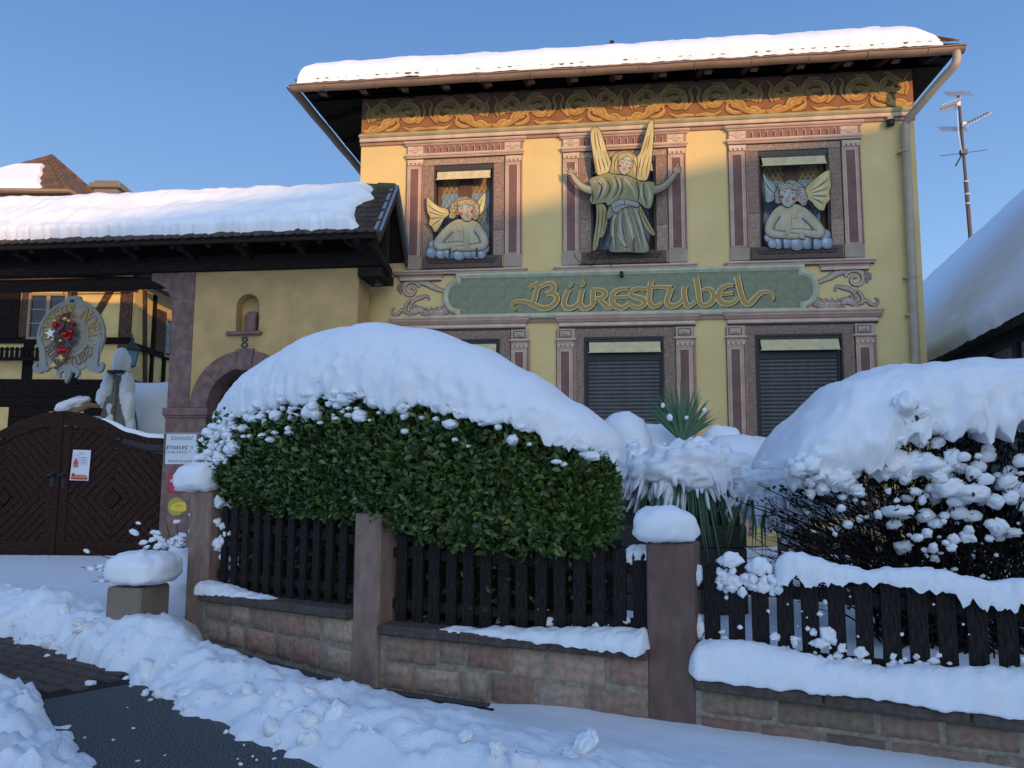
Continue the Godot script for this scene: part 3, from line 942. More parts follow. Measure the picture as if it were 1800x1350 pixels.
func spiral(c: Vector2, r0: float, r1: float, a0: float, turns: float, n := 40) -> PackedVector2Array:
	var o := PackedVector2Array()
	for i in n:
		var f := float(i) / (n - 1)
		var r := lerpf(r0, r1, pow(f, 0.8))
		var a := a0 + turns * TAU * f
		o.append(c + Vector2(cos(a) * r, sin(a) * r * 0.92))
	return o

func frieze(t: Node3D):
	var f := node("frieze", t)
	var g := MB.new()
	g.col(Color(0.36, 0.17, 0.085)).lim(0.0, 9.78, 7.767, 8.47, 0.0, 0.012)
	put("ground_band", g.mesh(), M.paint, f)
	var dark := Color(0.12, 0.055, 0.03)
	var oc := Color(0.58, 0.33, 0.10)
	var hi := Color(0.78, 0.53, 0.21)
	var mid := Color(0.42, 0.22, 0.07)
	for k in 8:
		var mir := k % 2 == 1
		var u0 := 0.05 + k * 1.215
		var m := MB.new()
		var X := func(L: PackedVector2Array) -> PackedVector2Array:
			var o := PackedVector2Array()
			for p in L:
				o.append(Vector2(u0 + (1.2 - p.x if mir else p.x), 7.775 + p.y))
			return o
		var L := []
		L.append([spiral(Vector2(0.86, 0.34), 0.28, 0.04, PI * 1.15, -1.55), 0.15, 0.12, 0.07])
		L.append([spiral(Vector2(0.36, 0.40), 0.23, 0.05, -PI * 0.75, -1.2), 0.13, 0.10, 0.06])
		L.append([smooth2(V2([0.0, 0.06, 0.14, 0.05, 0.32, 0.1, 0.48, 0.22, 0.60, 0.40, 0.72, 0.58, 0.92, 0.62]), false), 0.07, 0.15, 0.06])
		L.append([smooth2(V2([0.42, 0.05, 0.56, 0.07, 0.66, 0.15, 0.63, 0.25]), false), 0.05, 0.10, 0.02])
		L.append([smooth2(V2([1.2, 0.05, 1.04, 0.06, 0.9, 0.04, 0.76, 0.10]), false), 0.04, 0.09, 0.03])
		L.append([smooth2(V2([1.2, 0.60, 1.12, 0.5, 1.16, 0.34, 1.08, 0.2]), false), 0.03, 0.08, 0.03])
		L.append([smooth2(V2([0.02, 0.62, 0.1, 0.5, 0.06, 0.36, 0.1, 0.22]), false), 0.03, 0.09, 0.04])
		for q in 5:
			var b := Vector2(0.46 + q * 0.055, 0.2 + q * 0.05)
			L.append([smooth2([b, b + Vector2(-0.06, 0.06), b + Vector2(-0.07, 0.15)] if q % 2 else [b, b + Vector2(0.07, -0.03), b + Vector2(0.14, 0.0)], false), 0.07, 0.06, 0.012])
		# side leaves curling off the main stems
		for c in 3:
			var main: PackedVector2Array = L[[0, 1, 2][c]][0]
			for q in 6:
				var at := int((q + 1) * main.size() / 8.0)
				var dv := (main[at + 1] - main[at]).normalized()
				var sd := 1.0 if (q + c) % 2 == 0 else -1.0
				var nv := Vector2(-dv.y, dv.x) * sd
				var ln := 0.17 - 0.012 * q
				var pl := [main[at] + nv * 0.02, main[at] + dv * ln * 0.35 + nv * ln * 0.42, main[at] + dv * ln * 0.85 + nv * ln * 0.5, main[at] + dv * ln * 1.05 + nv * ln * 0.2]
				var ok := true
				for v in pl:
					if v.y < 0.02 or v.y > 0.67 or v.x < 0.0 or v.x > 1.2: ok = false
				if ok: L.append([smooth2(pl, false), 0.075, 0.075, 0.012])
		var z := 0.0125
		for p in L:
			z += 0.0003
			var ln: PackedVector2Array = X.call(p[0])
			m.col(dark); band(m, ln, p[1] + 0.022, p[2] + 0.022, p[3] + 0.016, 0.01, z)
		for p in L:
			z += 0.0003
			var ln: PackedVector2Array = X.call(p[0])
			m.col(mid); band(m, ln, p[1], p[2], p[3], 0.01, z)
			m.col(oc); band(m, ln, p[1] * 0.8, p[2] * 0.78, p[3] * 0.7, 0.01, z + 0.004)
			var sh := PackedVector2Array()
			for i in ln.size():
				var d: Vector2 = (ln[min(i + 1, ln.size() - 1)] - ln[max(i - 1, 0)]).normalized()
				var nn := Vector2(-d.y, d.x)
				var tt := float(i) / (ln.size() - 1)
				var ww: float = lerpf(p[1], p[2], tt * 2) if tt < 0.5 else lerpf(p[2], p[3], tt * 2 - 1)
				sh.append(ln[i] + nn * ww * (0.2 if nn.y > 0 else -0.2))
			m.col(hi); band(m, sh, p[1] * 0.16, p[2] * 0.18, p[3] * 0.15, 0.01, z + 0.006)
		put("acanthus_scroll", m.mesh(), M.paint, f)

func inn_roof(t: Node3D):
	var E := [Vector3(-0.93, 8.38, 0.92), Vector3(10.17, 8.38, 0.92), Vector3(10.17, 8.38, -10.6), Vector3(-0.93, 8.38, -10.6)]
	var R0 := Vector3(4.7, 11.55, -4.9)
	var R1 := Vector3(9.9, 11.75, -4.9)
	var o := Vector3(5, 7, -5)
	var r := MB.new()
	r.quado(E[0], E[1], R1, R0, o); r.trio(E[0], E[3], R0, o); r.quado(E[3], E[2], R1, R0, o); r.trio(E[1], E[2], R1, o)
	put("roof", r.mesh(), M.tile_brown, t)
	# boarded soffit and fascia beam
	var s := MB.new()
	for k in 3:
		s.quado(Vector3(-0.9, 8.33, 0.9 - k * 0.3), Vector3(10.2, 8.33, 0.9 - k * 0.3), Vector3(10.2, 8.425 + k * 0.1, 0.605 - k * 0.3), Vector3(-0.9, 8.425 + k * 0.1, 0.605 - k * 0.3), Vector3(5, 12, 0))
	for k in 3:
		s.quado(Vector3(-0.9 + k * 0.31, 8.33 + k * 0.1, 0.9 - k * 0.3), Vector3(-0.9 + k * 0.31, 8.33 + k * 0.1, -10.5), Vector3(-0.6 + k * 0.31, 8.425 + k * 0.1, -10.5), Vector3(-0.6 + k * 0.31, 8.425 + k * 0.1, 0.6 - k * 0.3), Vector3(5, 12, -5))
	s.quado(Vector3(9.78, 8.44, 0.9), Vector3(10.2, 8.34, 0.9), Vector3(10.2, 8.34, -10.5), Vector3(9.78, 8.44, -10.5), Vector3(9, 12, -5))
	put("soffit", s.mesh(), M.soffit, t)
	var ef := MB.new()
	ef.lim(-0.9, 10.14, 8.25, 8.40, 0.83, 0.855)
	put("eave_board", ef.mesh(), M.soffit, t)
	var fb := MB.new()
	fb.lim(0.0, 9.78, 8.475, 8.63, -0.05, 0.06, 0.008)
	put("fascia_beam", fb.mesh(), M.fascia, t)
	for k in 15:
		var ra := MB.new()
		var u := -0.55 + k * 0.745
		ra.bar(Vector3(u, 8.30, 0.86), Vector3(u, 8.52, 0.0), 0.11, 0.12, 0.01)
		put("rafter", ra.mesh(), M.soffit, t)
	for k in 9:
		var ra := MB.new()
		ra.bar(Vector3(-0.86, 8.30, -0.5 - k * 1.0), Vector3(0.0, 8.55, -0.5 - k * 1.0), 0.12, 0.12, 0.01)
		put("rafter", ra.mesh(), M.soffit, t)
	# gutter: half round, with a rolled front edge, joints and brackets
	var gu := node("gutter", t)
	var prof := []
	for i in 13:
		var a := PI + PI * i / 12.0
		prof.append(Vector2(cos(a) * 0.085, sin(a) * 0.085))
	for i in 8:
		var a := -PI / 2 + TAU * i / 8.0 * 0.75
		prof.append(Vector2(0.092 + cos(a) * 0.014, 0.006 + sin(a) * 0.014))
	var run := func(a: Vector3, b: Vector3, out: Vector3) -> ArrayMesh:
		var P := PackedVector3Array()
		var seg := 40
		for j in seg + 1:
			var c := a.lerp(b, float(j) / seg) + Vector3(0, 0.006 * sin(j * 1.3), 0)
			for p in prof:
				P.append(c + out * p.x + Vector3.UP * p.y)
		return sheet(prof.size(), seg + 1, P)
	put("trough", run.call(Vector3(-0.98, 8.285, 0.94), Vector3(10.21, 8.285, 0.94), Vector3(0, 0, 1)), M.gutter, gu)
	put("trough", run.call(Vector3(-0.98, 8.285, 0.94), Vector3(-0.98, 8.285, -10.6), Vector3(-1, 0, 0)), M.gutter, gu)
	for e in [Vector3(-1.0, 8.285, 0.94), Vector3(10.21, 8.285, 0.94)]:
		var c := MB.new()
		var poly := PackedVector2Array()
		for p in prof: poly.append(p)
		c.prism(poly, -0.004, 0.004, Transform3D(Basis(Vector3(0, 0, 1), Vector3.UP, Vector3(-1, 0, 0)), e))
		put("end_cap", c.mesh(), M.gutter, gu)
	for k in 12:
		var j := MB.new()
		var u := -0.35 + k * 0.91
		var line := []
		for p in prof.slice(0, 14): line.append(Vector3(u, 8.285 + p.y * 1.06, 0.94 + p.x * 1.06))
		j.tube(line, 0.009, 5)
		put("joint", j.mesh(), M.gutter, gu)
	for k in 14:
		var b := MB.new()
		b.box(Vector3(-0.45 + k * 0.745, 8.205, 0.80), Vector3(0.12, 0.03, 0.12), 0.006)
		put("bracket", b.mesh(), M.tile_brown, gu)
	# downpipe
	var dp := node("downpipe", t)
	var line2 := []
	for p in smooth2(V2([10.1, 8.25, 10.1, 8.1, 10.05, 7.99, 9.9, 7.83, 9.72, 7.62, 9.62, 7.5, 9.585, 7.38, 9.58, 7.2]), false, 5):
		var k := clampf((8.02 - p.y) / (7.45 - 8.02) * -1.0, 0, 1)
		line2.append(Vector3(p.x, p.y, lerpf(0.94, 0.115, k)))
	line2.append(Vector3(9.58, 6.6, 0.11))
	var tb := MB.new(true)
	tb.tube(line2, 0.066, 14)
	put("upper_length", tb.mesh(), M.pipe, dp)
	var tb2 := MB.new(true)
	tb2.tube([Vector3(9.58, 6.95, 0.115), Vector3(9.575, 5.0, 0.115), Vector3(9.55, 2.5, 0.115), Vector3(9.54, 0.35, 0.115)], 0.07, 14)
	put("lower_length", tb2.mesh(), M.pipe, dp)
	for v in [6.96, 4.78, 4.15, 2.2]:
		var cl := MB.new()
		cl.tube([Vector3(9.57, v - 0.02, 0.115), Vector3(9.57, v + 0.02, 0.115)], 0.078, 14)
		cl.lim(9.46, 9.5, v - 0.02, v + 0.015, 0.0, 0.13)
		put("clamp", cl.mesh(), M.pipe, dp)
	# tile ends that show above the gutter
	var tiles := []
	for k in 4:
		var mb := MB.new()
		var c := 0.75 + 0.5 * rng.randf()
		mb.col(Color(0.17 * c, 0.105 * c, 0.06 * c))
		mb.prism(smooth2(V2([-0.088, 0.3, -0.088, 0.04, -0.06, 0.0, 0.0, -0.022, 0.06, 0.0, 0.088, 0.04, 0.088, 0.3]), true, 2), 0.0, 0.025)
		tiles.append(mb.mesh())
	var slope := Basis(Vector3.RIGHT, -PI / 2 + 0.51)
	for k in 62:
		var o2 := put("tile", tiles[rng.randi() % 4], M.tile, t)
		o2.position += Vector3(-0.85 + k * 0.179, 8.40 + 0.012 * rng.randf(), 0.955)
		o2.basis = slope * Basis(Vector3.BACK, rng.randf_range(-0.04, 0.04))
	for k in 3:
		var o3 := put("ridge_tile", tiles[k], M.tile, t)
		o3.position += R0 + Vector3(0, 0.2 + 0.06 * k, 0.1 - 0.1 * k)
		o3.basis = Basis(Vector3.RIGHT, -0.5 + k * 0.6) * Basis(Vector3.UP, k * 1.1)
	for k in 4:
		var o4 := put("hip_tile", tiles[k], M.tile, t)
		o4.position += Vector3(10.12 - k * 0.05, 8.5 + 0.1 * k, 0.8 - 0.2 * k)
		o4.basis = slope * Basis(Vector3.BACK, 0.8) * Basis(Vector3.RIGHT, 0.2)
	# the snow on it
	var nb := 26
	for part in 2:
		var na := 150 if part == 0 else 60
		var P := PackedVector3Array()
		for j in nb:
			var b := pow(float(j) / (nb - 1), 2.2)
			for i in na:
				var a := float(i) / (na - 1)
				var p: Vector3
				if part == 0:
					p = (E[0] + Vector3(0.06, 0.03, -0.0)).lerp(E[1] + Vector3(-0.28, 0.03, 0), a).lerp(R0.lerp(R1, a), b)
				else:
					p = (E[0] + Vector3(0.06, 0.03, 0)).lerp(E[3], a).lerp(R0, b)
				var th := 0.29 + 0.05 * nz.get_noise_2d(p.x * 0.8, p.z * 0.8)
				var d := p.distance_to(p.lerp(E[0].lerp(E[1], a), 0.0))
				var lip := clampf(b / 0.045, 0, 1)
				lip = sqrt(1.0 - pow(1.0 - lip, 2.0))
				var endf := 1.0
				if part == 0: endf = sqrt(clampf((1.0 - a) / 0.03, 0, 1))
				if part == 1: endf = 1.0
				var rag := 0.06 * nz.get_noise_2d(p.x * 3.0, 3.0) + 0.04 * nz.get_noise_2d(p.x * 9.0, 9.0)
				var q := p + Vector3(0, th * lip * endf, 0) + Vector3(0, 0.02 * nz.get_noise_2d(p.x * 2.0, p.y * 5.0) + 0.012 * sin(p.y * 28.0), 0) * lip
				if part == 0:
					q += Vector3(0, 0, (0.05 * sin(PI * clampf(b / 0.03, 0, 1)) + (0.02 + rag * 0.5) * (1.0 - lip) + 0.045)) - Vector3(0, (0.07 + rag * 0.6) * (1.0 - lip), 0)
				else:
					q += Vector3(-0.05 * sin(PI * clampf(b / 0.03, 0, 1)), 0, 0)
				P.append(q)
		single("roof_snow", sheet(na, nb, P), M.snow, ["deep sunlit snow blanket on the inn roof above the gutter", "snow on the inn roof's left hip slope facing the yard"][part], "snow", FR, "", "stuff")
	# a weather-worn fitting at the corner
	var cm := thing("security_camera", "small dark dome lamp under the cornice beside the downpipe", "lamp", Vector3(9.35, 7.45, 0.08), FR)
	var ho := MB.new()
	ho.lim(9.31, 9.41, 7.52, 7.60, 0.0, 0.1, 0.01)
	put("bracket", ho.mesh(), M.pipe, cm)
	var dm := MB.new(true)
	dm.lathe([Vector2(0.0, 0.06), Vector2(0.068, 0.055), Vector2(0.066, -0.02), Vector2(0.055, -0.045), Vector2(0.0, -0.055)], Vector3(9.36, 7.47, 0.09), 16)
	put("dome", dm.mesh(), M.black, cm)
	var sp := thing("spotlight", "tiny black spotlight above the name board", "lamp", Vector3(4.79, 5.0, 0.1), FR)
	var sb := MB.new(true)
	sb.tube([Vector3(4.79, 4.99, 0.12), Vector3(4.79, 4.90, 0.17)], 0.033, 12)
	put("barrel", sb.mesh(), M.black, sp)
	var sa := MB.new()
	sa.lim(4.775, 4.805, 4.965, 4.985, 0.0, 0.12)
	put("arm", sa.mesh(), M.black, sp)

# ---------------------------------------------------------------- gatehouse
func arc(c: Vector2, r: float, a0: float, a1: float, n := 14) -> PackedVector2Array:
	var o := PackedVector2Array()
	for i in n + 1:
		var a := lerpf(a0, a1, float(i) / n)
		o.append(c + Vector2(cos(a), sin(a)) * r)
	return o

func gatehouse():
	var t := thing("gatehouse", "ochre gate wall with sandstone arch, niche and snowy tiled roof", "gatehouse", Vector3(-1.6, 0, 0.6), FR)
	var ac := Vector2(-1.65, 2.61)
	var nc := Vector2(-1.65, 4.37)
	for s in 2:
		var P := PackedVector2Array()
		if s == 0:
			P.append_array(PackedVector2Array([Vector2(-1.65, 4.99), Vector2(-2.642, 4.99), Vector2(-2.642, 2.61)]))
			P.append_array(arc(ac, 0.98, PI, PI / 2))
			P.append_array(PackedVector2Array([Vector2(-1.65, 3.9), Vector2(-1.86, 3.9)]))
			P.append_array(arc(nc, 0.21, PI, PI / 2, 8))
		else:
			P.append_array(PackedVector2Array([Vector2(-1.65, 4.99), Vector2(0.32, 4.99), Vector2(0.32, 0), Vector2(-0.67, 0)]))
			P.append_array(arc(ac, 0.98, 0, PI / 2))
			P.append_array(PackedVector2Array([Vector2(-1.65, 3.9), Vector2(-1.44, 3.9)]))
			P.append_array(arc(nc, 0.21, 0, PI / 2, 8))
		var mb := MB.new()
		mb.prism(P, 0.3, 0.9)
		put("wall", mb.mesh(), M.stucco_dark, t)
	var nb := MB.new()
	nb.lim(-1.9, -1.4, 3.8, 4.65, 0.35, 0.68)
	put("niche_back", nb.mesh(), M.stucco_dark, t)
	var ns := MB.new()
	ns.lim(-2.0, -1.37, 3.852, 3.915, 0.7, 0.99, 0.012)
	put("niche_sill", ns.mesh(), M.sandstone, t)
	# arch stones
	var ring := func(a0: float, a1: float, r0: float, r1: float) -> PackedVector2Array:
		var P := arc(ac, r1, a0, a1)
		var Q := arc(ac, r0, a1, a0)
		P.append_array(Q)
		return P
	var ks := 0.17
	for q in [[PI, PI / 2 + ks], [PI / 2 - ks, 0.0]]:
		for k in 2:
			var mb := MB.new()
			var a0 := lerpf(q[0], q[1], k / 2.0 + (0.003 if k else 0.0))
			var a1 := lerpf(q[0], q[1], (k + 1) / 2.0 - 0.003)
			mb.prism(ring.call(a0, a1, 0.67, 0.979), 0.35, 0.925)
			put("arch_stone", mb.mesh(), M.sandstone, t)
	var kk := MB.new()
	kk.prism(PackedVector2Array([Vector2(-1.755, 3.245), Vector2(-1.545, 3.245), Vector2(-1.495, 3.615), Vector2(-1.805, 3.615)]), 0.35, 0.945)
	put("keystone", kk.mesh(), M.sandstone, t)
	var up := MB.new()
	up.lim(-3.05, -2.643, 2.605, 4.475, 0.3, 0.915, 0.008)
	put("pillar_shaft", up.mesh(), M.sandstone, t)
	var hd := MB.new()
	var HP := PackedVector2Array([Vector2(-3.46, 4.99), Vector2(-3.46, 4.86), Vector2(-3.36, 4.82), Vector2(-3.22, 4.74), Vector2(-3.12, 4.62), Vector2(-3.07, 4.5), Vector2(-3.05, 4.482), Vector2(-2.645, 4.482), Vector2(-2.645, 4.99)])
	hd.prism(HP, 0.3, 0.918)
	put("corbel_stone", hd.mesh(), M.sandstone, t)
	var im := MB.new()
	im.lim(-3.1, -2.28, 2.465, 2.6, 0.28, 0.97, 0.01); im.lim(-3.075, -2.30, 2.425, 2.464, 0.29, 0.945, 0.008)
	put("impost", im.mesh(), M.sandstone, t)
	var im2 := MB.new()
	im2.lim(-1.0, -0.3, 2.465, 2.6, 0.28, 0.97, 0.01)
	put("impost", im2.mesh(), M.sandstone, t)
	var lo := MB.new()
	lo.lim(-3.06, -2.32, 2.17, 2.424, 0.3, 0.92, 0.008)
	put("pillar_block", lo.mesh(), M.sandstone, t)
	var lo2 := MB.new()
	lo2.lim(-3.07, -2.32, 0.0, 2.155, 0.3, 0.925, 0.008)
	put("pillar_block", lo2.mesh(), M.sandstone, t)
	var lo3 := MB.new()
	lo3.lim(-0.98, -0.665, 0.0, 2.46, 0.3, 0.92, 0.008)
	put("pillar_block", lo3.mesh(), M.sandstone, t)
	var jt := MB.new()
	jt.lim(-3.055, -2.33, 2.156, 2.169, 0.32, 0.918); jt.lim(-3.045, -2.65, 4.476, 4.481, 0.32, 0.914)
	put("pointing", jt.mesh(), mat("pale_joint", lin(0.55, 0.42, 0.4), 0.9), t)
	var d := node("door", t)
	for k in 9:
		var b := MB.new()
		var x := -2.31 + k * 0.147
		var y := 2.61 + sqrt(max(0.0, 0.66 * 0.66 - pow(x + 0.073 + 1.65, 2)))
		b.lim(x + 0.003, x + 0.144, 0.05, y, 0.42, 0.46, 0.006)
		put("plank", b.mesh(), M.gate_wood, d)
	# roof timbers
	var bm := MB.new()
	bm.lim(-9.0, 0.72, 5.0, 5.26, 0.76, 1.02, 0.015)
	put("wall_beam", bm.mesh(), M.beam_wood, t)
	var bm2 := MB.new()
	bm2.lim(-9.0, -3.462, 4.84, 4.985, 0.35, 0.74, 0.01)
	put("lintel_beam", bm2.mesh(), M.beam_wood, t)
	var bm3 := MB.new()
	bm3.lim(0.325, 0.74, 4.82, 4.985, 0.2, 0.98, 0.012)
	put("cross_beam", bm3.mesh(), M.beam_wood, t)
	var gb := MB.new()
	gb.bar(Vector3(0.72, 5.3, 1.55), Vector3(0.78, 4.95, 0.6), 0.09, 0.14, 0.008)
	gb.bar(Vector3(0.76, 5.0, 0.85), Vector3(0.76, 6.1, 0.85), 0.12, 0.12, 0.008)
	put("gable_brace", gb.mesh(), M.beam_wood, t)
	var gt := MB.new()
	gt.prism(PackedVector2Array([Vector2(0.1, 5.25), Vector2(1.62, 5.27), Vector2(0.87, 6.24)]), -0.03, 0.03, Transform3D(Basis(Vector3(0, 0, 1), Vector3.UP, Vector3(-1, 0, 0)), Vector3(0.3, 0, 0)))
	put("gable_boards", gt.mesh(), M.soffit, t)
	var eave := Vector3(0, 5.31, 1.76)
	var ridge := Vector3(0, 6.35, 0.87)
	var back := Vector3(0, 5.31, -0.02)
	for q in [eave, back]:
		var rf := MB.new()
		var n := Vector3(0, 0.66, 0.75 if q.z > 1 else -0.75)
		rf.bar(Vector3(-4.05, (q.y + ridge.y) / 2, (q.z + ridge.z) / 2) - Vector3(5.0, 0, 0), Vector3(-4.05, (q.y + ridge.y) / 2, (q.z + ridge.z) / 2) + Vector3(4.95, 0, 0), q.distance_to(ridge), 0.045, 0.0, (ridge - q).normalized().cross(Vector3.RIGHT))
		put("roof_deck", rf.mesh(), M.soffit, t)
	for k in 15:
		var u := 0.55 - k * 0.64
		var rf := MB.new()
		rf.bar(Vector3(u, 6.18, 0.87), Vector3(u, 5.235, 1.69), 0.09, 0.12, 0.008)
		put("rafter", rf.mesh(), M.beam_wood, t)
	for k in 9:
		var u := 0.42 - k * 1.02
		var co := MB.new()
		co.prism(smooth2(V2([0.98, 5.42, 1.62, 5.42, 1.66, 5.34, 1.56, 5.29, 1.48, 5.31, 1.40, 5.24, 1.26, 5.26, 1.12, 5.2, 0.98, 5.18]), true, 2), -0.06, 0.06, Transform3D(Basis(Vector3(0, 0, 1), Vector3.UP, Vector3(-1, 0, 0)), Vector3(u, 0, 0)))
		put("console", co.mesh(), M.beam_wood, t)
	var ev := MB.new()
	ev.lim(-9.0, 0.9, 5.24, 5.33, 1.72, 1.78, 0.006)
	put("eave_board", ev.mesh(), M.beam_wood, t)
	for s in 2:
		var q: Vector3 = [eave, back][s]
		var bb := MB.new()
		var ex := (q - ridge).normalized() * 0.08
		bb.bar(ridge + Vector3(0.93, -0.03, 0), q + ex + Vector3(0.93, -0.03, 0), 0.035, 0.19, 0.004, (ridge - q).normalized().cross(Vector3.RIGHT))
		put("bargeboard", bb.mesh(), M.old_wood, t)
		var fl := MB.new()
		fl.bar(ridge + Vector3(0.92, 0.085, 0), q + ex + Vector3(0.92, 0.085, 0.0), 0.02, 0.13, 0.0, Vector3.RIGHT)
		put("flashing", fl.mesh(), mat("flashing", lin(0.22, 0.26, 0.31), 0.45), t)
	# beaver-tail tiles
	var tm := []
	for k in 5:
		var mb := MB.new()
		var c := 0.6 + 0.7 * rng.randf()
		mb.col(Color(0.085 * c, 0.06 * c, 0.045 * c))
		mb.prism(smooth2(V2([-0.086, 0.27, -0.086, 0.05, -0.06, 0.0, 0.0, -0.02, 0.06, 0.0, 0.086, 0.05, 0.086, 0.27]), true, 2), 0.0, 0.018)
		tm.append(mb.mesh())
	var sl := (ridge - eave).normalized()
	var B := Basis(Vector3.RIGHT, sl, Vector3.RIGHT.cross(sl))
	for r in 9:
		var c1 := 54 if r == 0 else (10 if r < 8 else 7)
		for c in c1:
			var u := 0.83 - c * 0.174 - (0.087 if r % 2 else 0.0)
			var o := put("tile", tm[rng.randi() % 5], M.tile, t)
			o.position += Vector3(u, eave.y, eave.z) + sl * (r * 0.15 - 0.03) + B.z * (0.05 + 0.004 * rng.randf())
			o.basis = B * Basis(Vector3.RIGHT, -0.07) * Basis(Vector3.BACK, rng.randf_range(-0.05, 0.05))
	for k in 4:
		var rt := MB.new(true)
		var p := []
		for i in 4: p.append(Vector3(0.92 - k * 0.28 - i * 0.1, 6.37 + 0.008 * i, 0.87))
		rt.tube(p, 0.10, 10)
		put("ridge_tile", rt.mesh(), M.tile_moss, t)
	# snow: lies back from the gable end in steps, with a ragged lower edge
	var na := 240
	var nb2 := 34
	var P := PackedVector3Array()
	for j in nb2:
		var b := float(j) / (nb2 - 1)
		for i in na:
			var a := float(i) / (na - 1)
			var ue := lerps(b, [[0.0, 0.62], [0.12, 0.50], [0.25, 0.42], [0.38, 0.40], [0.52, 0.66], [0.60, 0.56], [0.75, 0.58], [1.0, 0.5]])
			var u := lerpf(-9.0, ue, a)
			var rag := 0.09 * nz.get_noise_2d(u * 2.2, 1.0) + 0.06 * nz.get_noise_2d(u * 6.0, 5.0) + 0.045 * nz.get_noise_2d(u * 17.0, 9.0)
			rag *= pow(clampf(1.0 - b / 0.2, 0, 1), 2.0) * 0.7
			var p: Vector3
			var up2 := Vector3(0, 0.75, 0.66)
			if b < 0.72:
				var f := b / 0.72
				p = (eave + sl * (0.10 + rag)).lerp(ridge, f)
			else:
				var f := (b - 0.72) / 0.28
				p = ridge.lerp(back, f * 0.9)
				up2 = Vector3(0, 0.75, lerpf(0.66, -0.66, smoothstep(0, 0.5, f)))
			var lip := sqrt(1.0 - pow(1.0 - clampf(b / 0.08, 0, 1), 2.0))
			var en := sqrt(clampf((1.0 - a) / 0.022, 0, 1))
			var th := (0.165 + 0.04 * nz.get_noise_2d(u * 0.9, b * 4.0) + 0.03 * nz.get_noise_2d(u * 3.1, b * 5.0) * (1.0 - b)) * lip * en
			th += (0.014 * sin(b * 24.0 + 0.5 * nz.get_noise_1d(u * 0.7)) + 0.015 * nz.get_noise_2d(u * 3, b * 12)) * lip * en
			var lump3 := 0.05 * nz.get_noise_3dv(Vector3(u, p.y + th, p.z) * 5.0) + 0.03 * nz.get_noise_3dv(Vector3(u, p.y + th, p.z) * 13.0)
			P.append(Vector3(u, p.y, p.z) + up2 * th + Vector3(0, -0.03 * (1.0 - lip), 0.02) + up2 * 0.03 + Vector3(0, 0.4, 0.8) * lump3 * clampf(1.0 - b / 0.25, 0, 1))
	single("gate_roof_snow", sheet(na, nb2, P), M.snow, "thick snow on the gatehouse roof, half sunlit and half shaded", "snow", FR, "", "stuff")
	# stone in the niche, house number
	var bust := thing("stone_fragment", "worn pinkish stone fragment standing in the wall niche", "stone", Vector3(-1.62, 3.915, 0.8), FR)
	put("stone", lump(Vector3(-1.62, 4.07, 0.8), Vector3(0.105, 0.2, 0.08), 0.45, 0.02, 9.0, 2.0, Basis(), 14, 10), M.sandstone, bust)
	put("stone_top", lump(Vector3(-1.60, 4.25, 0.8), Vector3(0.08, 0.04, 0.06), 0.6, 0.015, 12.0, 5.0, Basis(), 10, 6), M.sandstone, bust)
	text_at("house_number", "8", 0.2, 0.02, Vector3(-1.68, 3.72, 0.901), FR, M.metal_dark, "dark metal house number 8 below the niche", "house number", true)
	var cam := thing("yard_camera", "small black camera hanging under the gate roof's beam end", "camera", Vector3(0.62, 4.75, 0.75), FR)
	var cb := MB.new()
	cb.lim(0.6, 0.63, 4.74, 4.82, 0.74, 0.77); cb.box(Vector3(0.63, 4.71, 0.78), Vector3(0.12, 0.06, 0.09), 0.015)
	put("body", cb.mesh(), M.black, cam)
	var cw := MB.new()
	cw.tube([Vector3(0.5, 4.83, 0.75), Vector3(0.5, 4.68, 0.75), Vector3(0.58, 4.70, 0.76)], 0.007, 5)
	put("cable", cw.mesh(), M.black, cam)
	gates()

func text_mesh(s: String, size: float, depth: float, font := "Droid Sans", bold := false) -> TextMesh:
	var tm := TextMesh.new()
	var f := SystemFont.new()
	f.font_names = PackedStringArray([font])
	if bold: f.font_weight = 700
	tm.font = f
	tm.text = s
	tm.font_size = 64
	tm.pixel_size = size / 64.0 * 1.37
	tm.depth = depth
	tm.curve_step = 1.0
	return tm

func text_at(nm: String, s: String, size: float, depth: float, at: Vector3, frame: Transform3D, m: Material, label: String, cat: String, bold := false):
	var o := single(nm, text_mesh(s, size, depth, "Droid Sans", bold), m, label, cat, frame * Transform3D(Basis(), at))
	return o

func gate_top(u: float) -> float:      # the ogee of the gate's top edge
	return lerps(abs(u + 5.15), [[0.0, 2.57], [0.35, 2.54], [0.75, 2.42], [1.3, 2.18], [1.7, 2.09], [2.2, 2.07]])

